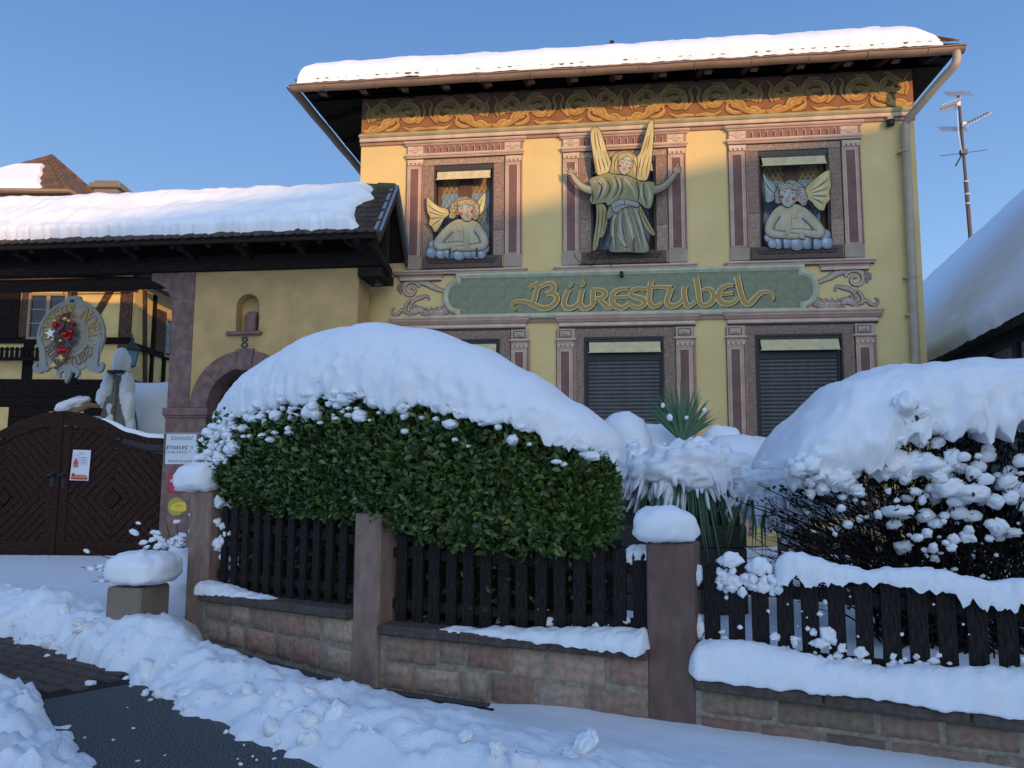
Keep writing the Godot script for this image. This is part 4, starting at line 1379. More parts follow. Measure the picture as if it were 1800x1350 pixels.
func gates():
	for s in 2:
		var sg := 1.0 if s == 0 else -1.0
		var x0 := -5.15 + sg * 0.012
		var x1 := -5.15 + sg * 2.14
		var t := thing("gate_leaf", ["right leaf of the dark wooden yard gate carrying a notice", "left leaf of the dark wooden yard gate cut by the frame"][s], "gate", Vector3((x0 + x1) / 2, 0, 0.7), FR, "leaves of the yard gate")
		var fr := MB.new()
		var top := PackedVector2Array()
		var low := PackedVector2Array()
		for i in 22:
			var x := lerpf(x0, x1, i / 21.0)
			top.append(Vector2(x, gate_top(x)))
			low.append(Vector2(x, gate_top(x) - 0.26))
		var rail := top.duplicate()
		low.reverse()
		rail.append_array(low)
		fr.prism(rail, 0.66, 0.735)
		put("top_rail", fr.mesh(), M.gate_wood, t)
		var st := MB.new()
		st.lim(x0, x0 + sg * 0.19, 0.03, gate_top(x0 + sg * 0.1) - 0.262, 0.66, 0.733, 0.006)
		put("stile", st.mesh(), M.gate_wood, t)
		var st2 := MB.new()
		st2.lim(x1 - sg * 0.12, x1, 0.03, 1.81, 0.66, 0.733, 0.006)
		put("stile", st2.mesh(), M.gate_wood, t)
		var br := MB.new()
		br.lim(x0 + sg * 0.192, x1 - sg * 0.122, 0.03, 0.27, 0.66, 0.73, 0.006)
		put("bottom_rail", br.mesh(), M.gate_wood, t)
		# diamond boarding: four fields of slanted boards round a boss
		var cx := -5.15 + sg * 1.05
		var cy := 1.03
		var L: float = min(x0 + sg * 0.19, x1 - sg * 0.12)
		var Rr: float = max(x0 + sg * 0.19, x1 - sg * 0.12)
		for fx in 2:
			for fy in 2:
				var a := L if fx == 0 else cx + 0.003
				var b := cx - 0.003 if fx == 0 else Rr
				var F := PackedVector2Array()
				if fy == 0:
					F = PackedVector2Array([Vector2(a, 0.272), Vector2(b, 0.272), Vector2(b, cy - 0.003), Vector2(a, cy - 0.003)])
				else:
					F = PackedVector2Array([Vector2(a, cy + 0.003), Vector2(b, cy + 0.003)])
					for i in 8:
						var x := lerpf(b, a, i / 7.0)
						F.append(Vector2(x, gate_top(x) - 0.264))
				var dirv := Vector2(1, 1) if (fx == 0) == (fy == 1) else Vector2(1, -1)
				dirv = dirv.normalized()
				var nn := Vector2(-dirv.y, dirv.x)
				for k in range(-14, 15):
					var c := Vector2(cx, cy) + nn * (k + 0.5) * 0.125
					var S := PackedVector2Array([c - dirv * 3 - nn * 0.055, c + dirv * 3 - nn * 0.055, c + dirv * 3 + nn * 0.055, c - dirv * 3 + nn * 0.055])
					for poly in Geometry2D.intersect_polygons(S, F):
						if poly.size() < 3: continue
						var mb := MB.new()
						mb.prism(poly, 0.675, 0.704 + rng.randf() * 0.005)
						put("board", mb.mesh(), M.gate_wood, t)
		var bk := MB.new()
		bk.lim(L, Rr, 0.2, 1.8, 0.655, 0.672)
		put("backing", bk.mesh(), M.black, t)
		var bo := MB.new()
		var D := Basis(Vector3.BACK, PI / 4)
		for q in [Vector3(0.1, 0, 0), Vector3(-0.1, 0, 0)]:
			bo.box(Vector3(cx, cy, 0.72) + D * q, Vector3(0.035, 0.235, 0.05), 0.005, D)
			bo.box(Vector3(cx, cy, 0.72) + D * Vector3(0, q.x, 0), Vector3(0.235, 0.035, 0.05), 0.005, D)
		bo.box(Vector3(cx, cy, 0.712), Vector3(0.165, 0.165, 0.02), 0.0, D)
		put("diamond_boss", bo.mesh(), M.gate_wood, t)
		var hi := MB.new()
		var hp := PackedVector2Array()
		for i in 10:
			var x := lerpf(x1, x1 - sg * 1.0, i / 9.0)
			hp.append(Vector2(x, gate_top(x) - 0.17))
		band(hi, hp, 0.13, 0.10, 0.085, 0.73, 0.744)
		hi.lathe([Vector2(0.0, 0.05), Vector2(0.045, 0.03), Vector2(0.045, -0.03), Vector2(0.0, -0.05)], Vector3(hp[9].x, hp[9].y, 0.75), 10)
		put("hinge", hi.mesh(), M.black, t)
		var hi2 := MB.new()
		hi2.bar(Vector3(x1, 0.15, 0.738), Vector3(x1 - sg * 0.9, 0.15, 0.738), 0.016, 0.08, 0.004, Vector3.BACK)
		put("hinge", hi2.mesh(), M.black, t)
		var kn := MB.new(true)
		var k0 := Vector3(x0 + sg * 0.095, 1.43, 0.73)
		kn.tube([k0, k0 + Vector3(0, 0, 0.07), k0 + Vector3(0, 0, 0.07) + Vector3(sg * 0.03, 0, 0)], 0.02, 8)
		put("knob", lump(k0 + Vector3(sg * 0.0, 0, 0.075), Vector3(0.06, 0.035, 0.035), 1.0, 0.0, 1.0, 0.0, Basis(), 12, 8), M.black, t)
		put("knob_stem", kn.mesh(), M.black, t)
		var kp := MB.new()
		kp.lim(k0.x - 0.03, k0.x + 0.03, 1.22, 1.5, 0.733, 0.738)
		put("lock_plate", kp.mesh(), M.black, t)
		if s == 1:
			var cv := MB.new()
			cv.lim(-5.175, -5.105, 0.03, 2.55, 0.735, 0.765, 0.006)
			put("cover_strip", cv.mesh(), M.gate_wood, t)
	# threshold
	var th := MB.new()
	th.lim(-7.4, -3.0, -0.05, 0.03, 0.55, 0.85, 0.01)
	structure("threshold", th.mesh(), M.sandstone).transform = FR
	# snow lying on the drooping shoulder of the right leaf
	var P := PackedVector3Array()
	for i in 40:
		var f := i / 39.0
		var u := lerpf(-4.4, -3.02, f)
		var th2 := 0.075 * sqrt(clampf(min(f / 0.25, (1.0 - f) / 0.04), 0, 1)) + 0.008 * nz.get_noise_1d(u * 9.0)
		for k in 9:
			var a := PI * k / 8.0
			P.append(Vector3(u, gate_top(u) + 0.002 + sin(a) * th2, 0.698 + cos(a) * 0.042))
	single("snow_strip", sheet(9, 40, P), M.snow, "narrow snow strip on the gate's drooping right shoulder", "snow", FR, "", "thing")

# ---------------------------------------------------------------- yard behind the gate
func courtyard():
	var floor_ := MB.new()
	floor_.lim(-30, -3, -0.04, 0.02, -40, -13.4)
	structure("yard_snow", floor_.mesh(), M.snow)
	half_timbered()
	tower()
	# folded parasol wrapped in its cover, loaded with snow
	var c := Vector3(-7.93, 0, -15.5)
	var t := thing("folded_parasol", "folded parasol in grey cover loaded with snow behind the gate", "parasol", c)
	var P := PackedVector3Array()
	var nu := 64
	for j in 30:
		var f := j / 29.0
		var y := lerpf(1.0, 3.72, f)
		var r := lerps(f, [[0.0, 0.34], [0.5, 0.33], [0.72, 0.24], [0.8, 0.18], [1.0, 0.06]])
		for i in nu:
			var a := -TAU * i / nu
			var fold := 1.0 + 0.16 * sin(a * 8.0 + 1.2 * sin(f * 3.0)) * (1.0 - f * 0.6) + 0.05 * sin(a * 17.0)
			P.append(c + Vector3(cos(a) * r * fold, y, sin(a) * r * fold))
	put("cover", sheet(nu, 30, P, true), M.canvas, t)
	var st := MB.new()
	st.bar(c + Vector3(0.06, 1.6, 0.36), c + Vector3(0.03, 3.3, 0.27), 0.05, 0.02, 0.004, Vector3.BACK)
	put("strap", st.mesh(), M.canvas, t)
	var pole := MB.new()
	pole.tube([c, c + Vector3(0, 3.78, 0)], 0.03, 8)
	put("pole", pole.mesh(), M.metal_dark, t)
	var bl := MB.new()
	bl.box(c + Vector3(0, 3.47, 0.1), Vector3(0.33, 0.06, 0.3), 0.01)
	put("collar", bl.mesh(), M.black, t)
	single("snow_cushion", lump(c + Vector3(0, 3.66, 0.02), Vector3(0.185, 0.34, 0.185), 1.15, 0.03, 5.0, 1.0), M.snow, "pointed snow cap on the folded parasol", "snow", Transform3D(), "", "thing")
	var sh := [[-0.18, 3.2, 0.12, 0.12, 0.27, 0.15], [0.2, 3.1, 0.12, 0.12, 0.36, 0.16], [-0.28, 2.95, 0.12, 0.11, 0.2, 0.15], [0.27, 2.75, 0.15, 0.12, 0.35, 0.14], [0.3, 2.35, 0.12, 0.1, 0.3, 0.12], [0.02, 2.5, 0.36, 0.07, 0.12, 0.05], [0.0, 2.7, 0.36, 0.05, 0.1, 0.05]]
	for k in sh.size():
		var q: Array = sh[k]
		single("snow_lump", lump(c + Vector3(q[0], q[1], q[2]), Vector3(q[3], q[4], q[5]), 0.9, 0.045, 4.0, k * 3.0, Basis(), 18, 12), M.snow, ["snow on the left shoulder of the folded parasol", "long snow lump down the right shoulder of the folded parasol", "small snow lump at the parasol cover's left flank", "snow lump at half height on the parasol cover's right flank", "lowest snow lump on the right side of the parasol cover", "snow caught low in the parasol cover's front fold", "snow caught in the parasol cover's front fold above another"][k], "snow", Transform3D(), "snow lumps on the parasol", "thing")
	single("snow_mass", lump(Vector3(-7.9, 1.9, -17.0), Vector3(0.75, 1.5, 0.9), 0.35, 0.05, 1.5, 8.0), M.snow, "flat-topped block of snow right of the folded parasol", "snow", Transform3D(), "", "thing")
	single("snow_mass", lump(Vector3(-8.6, 1.55, -14.9), Vector3(1.0, 1.0, 0.7), 0.7, 0.10, 1.8, 12.0, Basis(Vector3.BACK, 0.25)), M.snow, "snow heap sloping up behind the top of the gate", "snow", Transform3D(), "", "thing")
	single("snow_mass", lump(Vector3(-8.35, 2.78, -14.6), Vector3(0.33, 0.09, 0.15), 0.9, 0.05, 4.0, 15.0, Basis(Vector3.BACK, 0.35)), M.snow, "snow ridge on a branch above the yard gate", "snow", Transform3D(), "", "thing")
	var br := MB.new()
	br.tube([Vector3(-8.5, 2.35, -14.7), Vector3(-8.35, 2.6, -14.6), Vector3(-8.05, 2.75, -14.6), Vector3(-7.85, 2.72, -14.6)], [0.05, 0.06, 0.06, 0.03], 8)
	single("bent_branch", br.mesh(), mat("branch", lin(0.25, 0.15, 0.07), 0.9), "bare brown branch under the snow above the gate", "branch")

func half_timbered():
	var X0 := -9.5
	var Z0 := -19.0
	var t := thing("half_timbered_house", "half-timbered yellow house in the yard seen below the gate roof", "house", Vector3(-12.5, 0, -22))
	var w := MB.new()
	w.lim(-18, X0, 0, 6.3, -27, Z0)
	put("wall", w.mesh(), M.infill, t)
	var tim := func(a: Vector3, b: Vector3, wd: float, m: String, nrm: Vector3):
		var k := MB.new()
		k.bar(a, b, 0.08, wd, 0.006, nrm.cross((b - a).normalized()))
		put("timber", k.mesh(), M[m], t)
	var F := Vector3.BACK
	var z := Z0 + 0.02
	for q in [[-9.68, 3.7, -9.68, 6.1, 0.30, "timber"], [-10.9, 3.7, -10.9, 4.7, 0.2, "timber_dark"], [-11.05, 4.7, -11.05, 6.1, 0.22, "timber"], [-12.2, 4.7, -12.2, 6.1, 0.2, "timber"], [-12.05, 3.7, -12.05, 4.7, 0.24, "timber_dark"], [-13.3, 3.7, -13.3, 6.1, 0.22, "timber"], [-10.1, 5.98, -10.45, 5.3, 0.16, "timber"], [-10.5, 4.75, -10.7, 5.1, 0.14, "timber"]]:
		tim.call(Vector3(q[0], q[1], z), Vector3(q[2], q[3], z), q[4], q[5], F)
	for q in [[4.70, 0.16, "timber_dark"], [3.62, 0.2, "timber_dark"], [6.05, 0.2, "timber"]]:
		tim.call(Vector3(-18, q[0], z + 0.012), Vector3(X0 + 0.05, q[0], z + 0.012), q[1], q[2], F)
	for k in 5:
		var pl := MB.new()
		pl.lim(-13.4, X0 + 0.06, 2.3 + k * 0.245, 2.54 + k * 0.245, Z0, Z0 + 0.07 + 0.01 * (k % 2), 0.008)
		put("plank", pl.mesh(), M.timber_dark, t)
	for q in [[-12.9, 2.7], [-10.9, 2.6]]:
		var pn := MB.new()
		pn.lim(q[0] - 0.5, q[0] + 0.5 if q[0] < -12 else q[0] + 0.35, q[1] - 0.5, q[1] + 0.32, Z0 + 0.05, Z0 + 0.095, 0.01)
		put("infill_panel", pn.mesh(), M.infill, t)
	# eave boards and gutter of the front
	var eb := MB.new()
	eb.lim(-18, X0 + 0.1, 5.98, 6.12, Z0, Z0 + 0.3, 0.01); eb.lim(-18, X0 + 0.25, 6.14, 6.22, Z0, Z0 + 0.42, 0.01)
	put("eave_boards", eb.mesh(), M.timber, t)
	var gu := MB.new(true)
	gu.tube([Vector3(-18, 6.32, Z0 + 0.55), Vector3(X0 + 0.2, 6.3, Z0 + 0.55)], 0.09, 10)
	put("gutter", gu.mesh(), M.gutter, t)
	var cable := MB.new()
	cable.tube([Vector3(-10.85, 5.93, Z0 + 0.32), Vector3(-9.45, 5.95, Z0 + 0.32)], 0.02, 6)
	put("cable_duct", cable.mesh(), M.white, t)
	var rf := MB.new()
	rf.quado(Vector3(-18, 6.32, Z0 + 0.6), Vector3(X0 + 0.75, 6.32, Z0 + 0.6), Vector3(X0 - 3, 9.4, -22.5), Vector3(-15, 9.4, -22.5), Vector3(-13, 0, -22))
	rf.quado(Vector3(X0 + 0.75, 6.32, Z0 + 0.6), Vector3(X0 + 0.75, 6.32, -27), Vector3(X0 - 3, 9.4, -23.5), Vector3(X0 - 3, 9.4, -22.5), Vector3(-13, 0, -22))
	rf.quado(Vector3(-18, 6.30, Z0 + 0.6), Vector3(X0 + 0.75, 6.30, Z0 + 0.6), Vector3(X0, 6.24, Z0), Vector3(-18, 6.24, Z0), Vector3(-13, 10, -22))
	rf.quado(Vector3(X0 + 0.75, 6.30, Z0 + 0.6), Vector3(X0 + 0.75, 6.30, -27), Vector3(X0, 6.24, -27), Vector3(X0, 6.24, Z0), Vector3(-13, 10, -22))
	put("roof", rf.mesh(), M.tile_brown, t)
	var g2 := MB.new(true)
	g2.tube([Vector3(X0 + 0.72, 6.18, Z0 + 0.5), Vector3(X0 + 0.78, 6.1, -27)], 0.085, 10)
	put("gutter", g2.mesh(), M.metal_dark, t)
	single("eave_snow", lump(Vector3(X0 + 0.55, 6.4, -20.3), Vector3(0.35, 0.22, 1.6), 0.8, 0.05, 2.0, 4.0), M.snow, "sunlit snow on the eave of the half-timbered house", "snow", Transform3D(), "", "thing")
	# right flank
	var xf := X0 + 0.02
	var Rn := Vector3.RIGHT
	for q in [[3.7, -19.75, 6.1, -19.45, 0.14, "timber"], [3.7, -20.05, 6.1, -20.05, 0.13, "timber_dark"], [3.7, -20.75, 4.6, -20.75, 0.14, "timber_dark"], [3.7, -21.4, 4.6, -21.4, 0.14, "timber_dark"]]:
		tim.call(Vector3(xf, q[0], q[1]), Vector3(xf, q[2], q[3]), q[4], q[5], Rn)
	for q in [[4.58, 0.16], [3.62, 0.2]]:
		tim.call(Vector3(xf + 0.012, q[0], Z0), Vector3(xf + 0.012, q[0], -25), q[1], "timber_dark", Rn)
	var sh := MB.new()
	sh.lim(X0 + 0.05, X0 + 0.1, 4.62, 5.75, -20.62, -20.1, 0.01)
	put("shutter", sh.mesh(), M.timber, t)
	far_window(t, Vector3(X0 + 0.03, 5.08, -21.15), 0.9, 0.95, Basis(Vector3.UP, PI / 2), 2, 3)
	far_window(t, Vector3(-11.62, 5.3, Z0 + 0.03), 0.85, 1.05, Basis(), 2, 3)
	var sh2 := MB.new()
	sh2.lim(-12.95, -12.32, 4.72, 5.95, Z0 + 0.05, Z0 + 0.1, 0.01)
	put("shutter", sh2.mesh(), M.timber_dark, t)
	# flower-box rail below the window
	var rl := node("balustrade", t)
	var r1 := MB.new()
	r1.lim(-13.4, -11.4, 4.42, 4.46, Z0 + 0.2, Z0 + 0.24); r1.lim(-13.4, -11.4, 4.16, 4.24, Z0 + 0.18, Z0 + 0.26)
	put("rail", r1.mesh(), M.timber_dark, rl)
	for k in 16:
		var bs := MB.new()
		bs.lim(-13.38 + k * 0.125, -13.31 + k * 0.125, 4.2, 4.5, Z0 + 0.19, Z0 + 0.22)
		put("baluster", bs.mesh(), M.timber_dark, rl)
	# wall lantern
	var ln := thing("wall_lantern", "dark four-sided lantern on the half-timbered house behind the parasol", "lantern", Vector3(-9.25, 4.1, -18.75))
	var lc := Vector3(-9.3, 4.35, -18.6)
	var lf := MB.new()
	lf.lathe([Vector2(0.0, 0.34), Vector2(0.03, 0.3), Vector2(0.05, 0.25), Vector2(0.08, 0.22), Vector2(0.24, 0.08), Vector2(0.23, 0.05), Vector2(0.0, 0.05)], lc, 4)
	for k in 4:
		var a := TAU * k / 4
		lf.bar(lc + Vector3(cos(a) * 0.19, 0.05, sin(a) * 0.19), lc + Vector3(cos(a) * 0.11, -0.34, sin(a) * 0.11), 0.02, 0.02)
	lf.lathe([Vector2(0.12, -0.33), Vector2(0.12, -0.36), Vector2(0.0, -0.38)], lc, 4)
	put("frame", lf.mesh(), M.metal_dark, ln)
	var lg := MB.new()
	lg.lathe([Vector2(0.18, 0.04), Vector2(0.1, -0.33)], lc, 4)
	put("pane", lg.mesh(), M.glass_sky_tint, ln)
	var la := MB.new()
	la.tube([Vector3(-9.5, 4.75, -18.98), lc + Vector3(0, 0.45, 0.0), lc + Vector3(0, 0.3, 0)], 0.018, 6)
	put("arm", la.mesh(), M.metal_dark, ln)

func far_window(t: Node3D, c: Vector3, wd: float, ht: float, B: Basis, nx: int, ny: int):
	var w := node("window", t)
	w.transform = Transform3D(B, c + w.position)
	var f := MB.new()
	f.lim(-wd / 2 - 0.06, -wd / 2, -ht / 2 - 0.06, ht / 2 + 0.06, -0.02, 0.06); f.lim(wd / 2, wd / 2 + 0.06, -ht / 2 - 0.06, ht / 2 + 0.06, -0.02, 0.06)
	f.lim(-wd / 2, wd / 2, ht / 2, ht / 2 + 0.06, -0.02, 0.06); f.lim(-wd / 2, wd / 2, -ht / 2 - 0.06, -ht / 2, -0.02, 0.07)
	f.lim(-0.045, 0.045, -ht / 2, ht / 2, 0.0, 0.05)
	for k in range(1, ny):
		f.lim(-wd / 2, wd / 2, -ht / 2 + ht * k / ny - 0.015, -ht / 2 + ht * k / ny + 0.015, 0.0, 0.03)
	put("frame", f.mesh(), mat("old_frame", lin(0.3, 0.22, 0.15), 0.8), w)
	for i in nx:
		for k in ny:
			var p := MB.new()
			p.lim(-wd / 2 + wd * i / nx + 0.01, -wd / 2 + wd * (i + 1) / nx - 0.01, -ht / 2 + ht * k / ny + 0.01, -ht / 2 + ht * (k + 1) / ny - 0.01, 0.004, 0.01)
			put("pane", p.mesh(), M.glass_dark, w)

func tower():
	var t := thing("far_house", "house beyond with a pointed tiled roof above the gate roof", "house", Vector3(-17.8, 0, -28.5))
	var x0 := -20.1; var x1 := -15.55; var z0 := -26.0; var z1 := -31.5
	var w := MB.new()
	w.lim(x0 + 0.4, x1 - 0.4, 0, 11.1, z1 + 0.4, z0 - 0.4)
	put("wall", w.mesh(), M.infill, t)
	var pk2 := Vector3(-17.75, 13.3, -28.5)
	var o := Vector3(-17.8, 9, -28.5)
	var A := [Vector3(x0, 11.1, z0), Vector3(x1, 11.1, z0), Vector3(x1, 11.1, z1), Vector3(x0, 11.1, z1)]
	var r := MB.new()
	for k in 4: r.trio(A[k], A[(k + 1) % 4], pk2, o)
	r.quado(A[0], A[1], A[2], A[3], Vector3(-17.8, 14, -28))
	put("roof", r.mesh(), M.tile_brown, t)
	# courses of tiles on the two roof faces in view
	for face in 2:
		var a: Vector3 = A[0 + face]
		var b: Vector3 = A[1 + face]
		var mb := MB.new()
		var rows := 17
		for k in rows:
			var f := k / float(rows)
			var p := a.lerp(pk2, f)
			var q := b.lerp(pk2, f)
			var n: int = max(1, int(p.distance_to(q) / 0.24))
			var out := (b - a).cross(pk2 - a).normalized()
			if out.y < 0: out = -out
			var up := (pk2 - a.lerp(b, 0.5)).normalized()
			for i in n:
				var c := p.lerp(q, (i + 0.5) / n)
				mb.col(Color(0.2, 0.115, 0.07) * (0.75 + 0.5 * rng.randf()))
				var e := (q - p).normalized()
				mb.box(c + up * 0.1 + out * 0.03, Vector3(p.distance_to(q) / n * 0.92, 0.27, 0.035), 0.0, Basis(e, up, e.cross(up)) * Basis(Vector3.RIGHT, 0.1))
		var o2 := put("tile_courses", mb.mesh(), M.tile, t)
		o2.set_meta("kind", "stuff")
	for k in 4:
		for i in 9:
			var rt := MB.new(true)
			var p: Vector3 = A[k].lerp(pk2, i / 9.0)
			var q: Vector3 = A[k].lerp(pk2, (i + 1.1) / 9.0)
			rt.tube([p + Vector3(0, 0.03, 0), q + Vector3(0, 0.09, 0)], [0.15, 0.11], 8)
			if k == 1 or k == 2 or i > 5: put("hip_tile", rt.mesh(), M.tile_brown, t)
	var gu := MB.new(true)
	gu.tube([A[0] + Vector3(0, 0, 0.1), A[1] + Vector3(0.1, 0, 0.1), A[2] + Vector3(0.1, 0, 0)], 0.09, 8)
	put("gutter", gu.mesh(), M.gutter, t)
	var P := PackedVector3Array()
	for j in 16:
		for i in 30:
			var f := i / 29.0
			var g := j / 15.0
			var a2 := lerpf(0.0, 0.80 - 0.1 * g + 0.04 * nz.get_noise_2d(g * 4, 3), f)
			var p: Vector3 = A[0].lerp(A[1], a2).lerp(pk2, 0.03 + g * 0.72)
			var ed := sqrt(clampf(min(min((1 - f) / 0.06, g / 0.08), (1 - g) / 0.08), 0, 1))
			P.append(p + Vector3(0, 0.17, 0.12) * ed)
	single("tower_snow", sheet(30, 16, P), M.snow, "patch of sunlit snow on the far pointed roof's front", "snow", Transform3D(), "", "thing")
	var ch := thing("chimney", "low weathered chimney cap peeping over the gate roof", "chimney", Vector3(-14, 0, -26))
	var cb := MB.new()
	cb.lim(-14.5, -13.65, 6, 11.12, -26.4, -25.7, 0.02)
	put("stack", cb.mesh(), M.concrete, ch)
	var cc := MB.new()
	cc.lim(-14.62, -13.55, 11.13, 11.32, -26.5, -25.6, 0.03); cc.lim(-14.5, -13.65, 11.325, 11.42, -26.4, -25.7, 0.03)
	put("cap", cc.mesh(), M.concrete, ch)

# ---------------------------------------------------------------- barn to the right, with the aerial
func barn():
	var t := thing("neighbour_barn", "long neighbouring barn at the right with timbered wall under snow", "barn", Vector3(9.5, 0, -16))
	var d := Vector3(0.259, 0, -0.966)
	var p := Vector3(0.966, 0, 0.259)
	var A := Vector3(6.60, 3.88, -8.33)      # eave, near end
	var L := 32.0
	var rise := Vector3(0, 6.0, 0) + p * 5.0
	var w := MB.new()
	var W0 := A + p * 0.55
	for k in 1:
		w.quado(Vector3(W0.x, 0, W0.z), W0 + Vector3(0, 0.4, 0), W0 + d * L + Vector3(0, 0.4, 0), Vector3(W0.x, 0, W0.z) + d * L, W0 + p * 5)
		w.quado(Vector3(W0.x, 0, W0.z), W0, W0 + p * 9, Vector3(W0.x, 0, W0.z) + p * 9, W0 + d * 3)
		w.trio(W0, W0 + p * 9, W0 + p * 4.5 + Vector3(0, 5.6, 0), W0 + d * 3)
	put("wall", w.mesh(), M.barn_wall, t)
	var ti := MB.new()
	for k in 14:
		var q := W0 + d * (k * 1.35 + 0.3) - p * 0.02
		var b := MB.new()
		b.bar(Vector3(q.x, 0.2, q.z), Vector3(q.x, 3.9, q.z), 0.12, 0.2, 0.01, p.cross(Vector3.UP))
		put("timber", b.mesh(), M.black, t)
	for h in [2.9, 3.78, 1.6]:
		var b := MB.new()
		b.bar(Vector3(W0.x, h, W0.z) - p * 0.03, Vector3(W0.x, h, W0.z) - p * 0.03 + d * L, 0.12, 0.18 if h < 3.5 else 0.24, 0.01)
		put("timber", b.mesh(), M.black, t)
	var gp := MB.new()
	gp.bar(A + Vector3(0, 0.02, 0), A + Vector3(0, 0.02, 0) + d * L, 0.05, 0.2)
	put("eave_board", gp.mesh(), M.black, t)
	var rf := MB.new()
	rf.quado(A, A + d * L, A + d * L + rise, A + rise, A - Vector3(0, 9, 0) + p * 4)
	rf.quado(A + rise, A + d * L + rise, A + d * L + p * 10, A + p * 10, A - Vector3(0, 9, 0) + p * 4)
	put("roof", rf.mesh(), M.tile_brown, t)
	var so := MB.new()
	so.quado(A - Vector3(0, 0.06, 0), A - Vector3(0, 0.06, 0) + d * L, W0 + d * L + Vector3(0, 0.3, 0), W0 + Vector3(0, 0.3, 0), A + Vector3(0, 5, 0))
	put("soffit", so.mesh(), M.black, t)
	var na := 200
	var nb := 70
	var P := PackedVector3Array()
	var n := rise.normalized().cross(d)
	if n.y < 0: n = -n
	for j in nb:
		var b := pow(float(j) / (nb - 1), 1.3)
		for i in na:
			var a := pow(float(i) / (na - 1), 1.5)
			var s := a * L
			var rag := 0.10 * nz.get_noise_2d(s * 1.3, 2.0) + 0.05 * nz.get_noise_2d(s * 5.0, 7.0)
			var q := A + d * s + rise * lerpf(-0.015 + rag * 0.10, 1.03, b)
			var lip := sqrt(1.0 - pow(1.0 - clampf(b / 0.03, 0, 1), 2.0)) * sqrt(clampf((1.0 - b) / 0.03, 0, 1))
			var ph := b * 62.0 + 2.2 * nz.get_noise_2d(s * 0.22, b * 5.0)
			var step := 0.05 * (fposmod(ph, TAU) / TAU - 0.5) * smoothstep(0.0, 0.15, b) * smoothstep(0.85, 0.5, b)
			var th := 0.22 + 0.04 * nz.get_noise_2d(s * 0.5, b * 6.0) + step * (0.5 + 0.8 * absf(nz.get_noise_2d(s * 0.9, b * 11.0)))
			P.append(q + n * (th * lip + 0.01) - Vector3(0, 0.03 * (1 - lip), 0))
	single("barn_snow", sheet(na, nb, P), M.snow, "long sloping snow sheet on the barn roof, creased in lines", "snow", Transform3D(), "", "stuff")
	# television aerial on the ridge
	var base := A + rise + d * 24.0
	base = Vector3(16.9, 9.6, -27.6)
	var an := thing("television_aerial", "rusty pole with two television aerials above the barn ridge", "aerial", base)
	var top := base + Vector3(-0.15, 6.0, 0)
	var po := MB.new()
	po.tube([base - Vector3(0, 0.6, 0), base.lerp(top, 0.45)], 0.075, 8)
	po.tube([base.lerp(top, 0.44), top], 0.055, 8)
	put("pole", po.mesh(), M.metal_rust, an)
	for k in 3:
		var cl := MB.new()
		var q := base.lerp(top, [0.36, 0.3, 0.44][k])
		cl.tube([q - Vector3(0, 0.03, 0), q + Vector3(0, 0.03, 0)], 0.09, 8)
		put("clamp", cl.mesh(), M.metal, an)
	for k in 2:
		var c := base.lerp(top, [0.95, 0.80][k])
		var dir: Vector3 = [Vector3(-0.85, -0.42, 0.5), Vector3(0.75, 0.28, 0.6)][k].normalized()
		var y := node("yagi", an)
		var bo := MB.new()
		var len2: float = [1.35, 0.95][k]
		bo.bar(c, c + dir * len2, 0.04, 0.04)
		put("boom", bo.mesh(), M.metal_rust, y)
		var acr := dir.cross(Vector3.UP).normalized()
		acr = (acr * 0.6 + Vector3(0.35, -0.25, 0)).normalized()
		for i in 9:
			var el := MB.new()
			var m := c + dir * (0.12 + (len2 - 0.15) * i / 8.0)
			var hl := 0.27 - 0.012 * i
			el.tube([m - acr * hl, m + acr * hl], 0.026, 6)
			put("element", el.mesh(), mat("frosted_rod", lin(0.72, 0.70, 0.66), 0.6), y)
		var bx := MB.new()
		bx.box(c + dir * 0.1, Vector3(0.16, 0.2, 0.14), 0.02)
		put("junction_box", bx.mesh(), M.frosted_rod, y)
		var gr := MB.new()
		var gc: Vector3 = c - dir * 0.2 + Vector3(0, [0.25, -0.1][k], 0)
		for i in 7:
			gr.tube([gc + Vector3(-0.5, 0.05 * i, -0.05 * i), gc + Vector3(0.5, 0.05 * i + 0.04, -0.05 * i)], 0.011, 4)
		for i in 10:
			gr.tube([gc + Vector3(-0.5 + i * 0.11, 0, 0), gc + Vector3(-0.5 + i * 0.11, 0.34, -0.3)], 0.011, 4)
		put("reflector_mesh", gr.mesh(), M.metal, y)
	var v := MB.new()
	var vc := base.lerp(top, 0.63)
	v.bar(vc - Vector3(0.6, 0.55, 0) * 0.0, vc + Vector3(-0.5, -0.65, 0.3), 0.04, 0.04)
	v.tube([vc + Vector3(-0.9, -0.15, 0), vc + Vector3(0.9, 0.1, 0)], 0.012, 4)
	v.box(vc, Vector3(0.22, 0.2, 0.2), 0.02)
	put("small_aerial", v.mesh(), M.metal_dark, an)
	var cab := MB.new()
	cab.tube([base.lerp(top, 0.9) + Vector3(-0.12, 0, 0.05), base.lerp(top, 0.75) + Vector3(-0.16, 0, 0.05), base.lerp(top, 0.62) + Vector3(-0.1, 0, 0.08)], 0.014, 5)
	put("cable", cab.mesh(), M.white, an)

# ---------------------------------------------------------------- fence along the street
var P1 := Vector3(-2.92, 0, -7.3)
var P2 := Vector3(-1.08, 0, -5.86)
var P3 := Vector3(1.0, 0, -4.95)
var P4 := Vector3(4.6, 0, -3.4)

func bay_frame(a: Vector3, b: Vector3) -> Transform3D:
	var d := (b - a).normalized()
	return Transform3D(Basis(d, Vector3.UP, d.cross(Vector3.UP)), a)

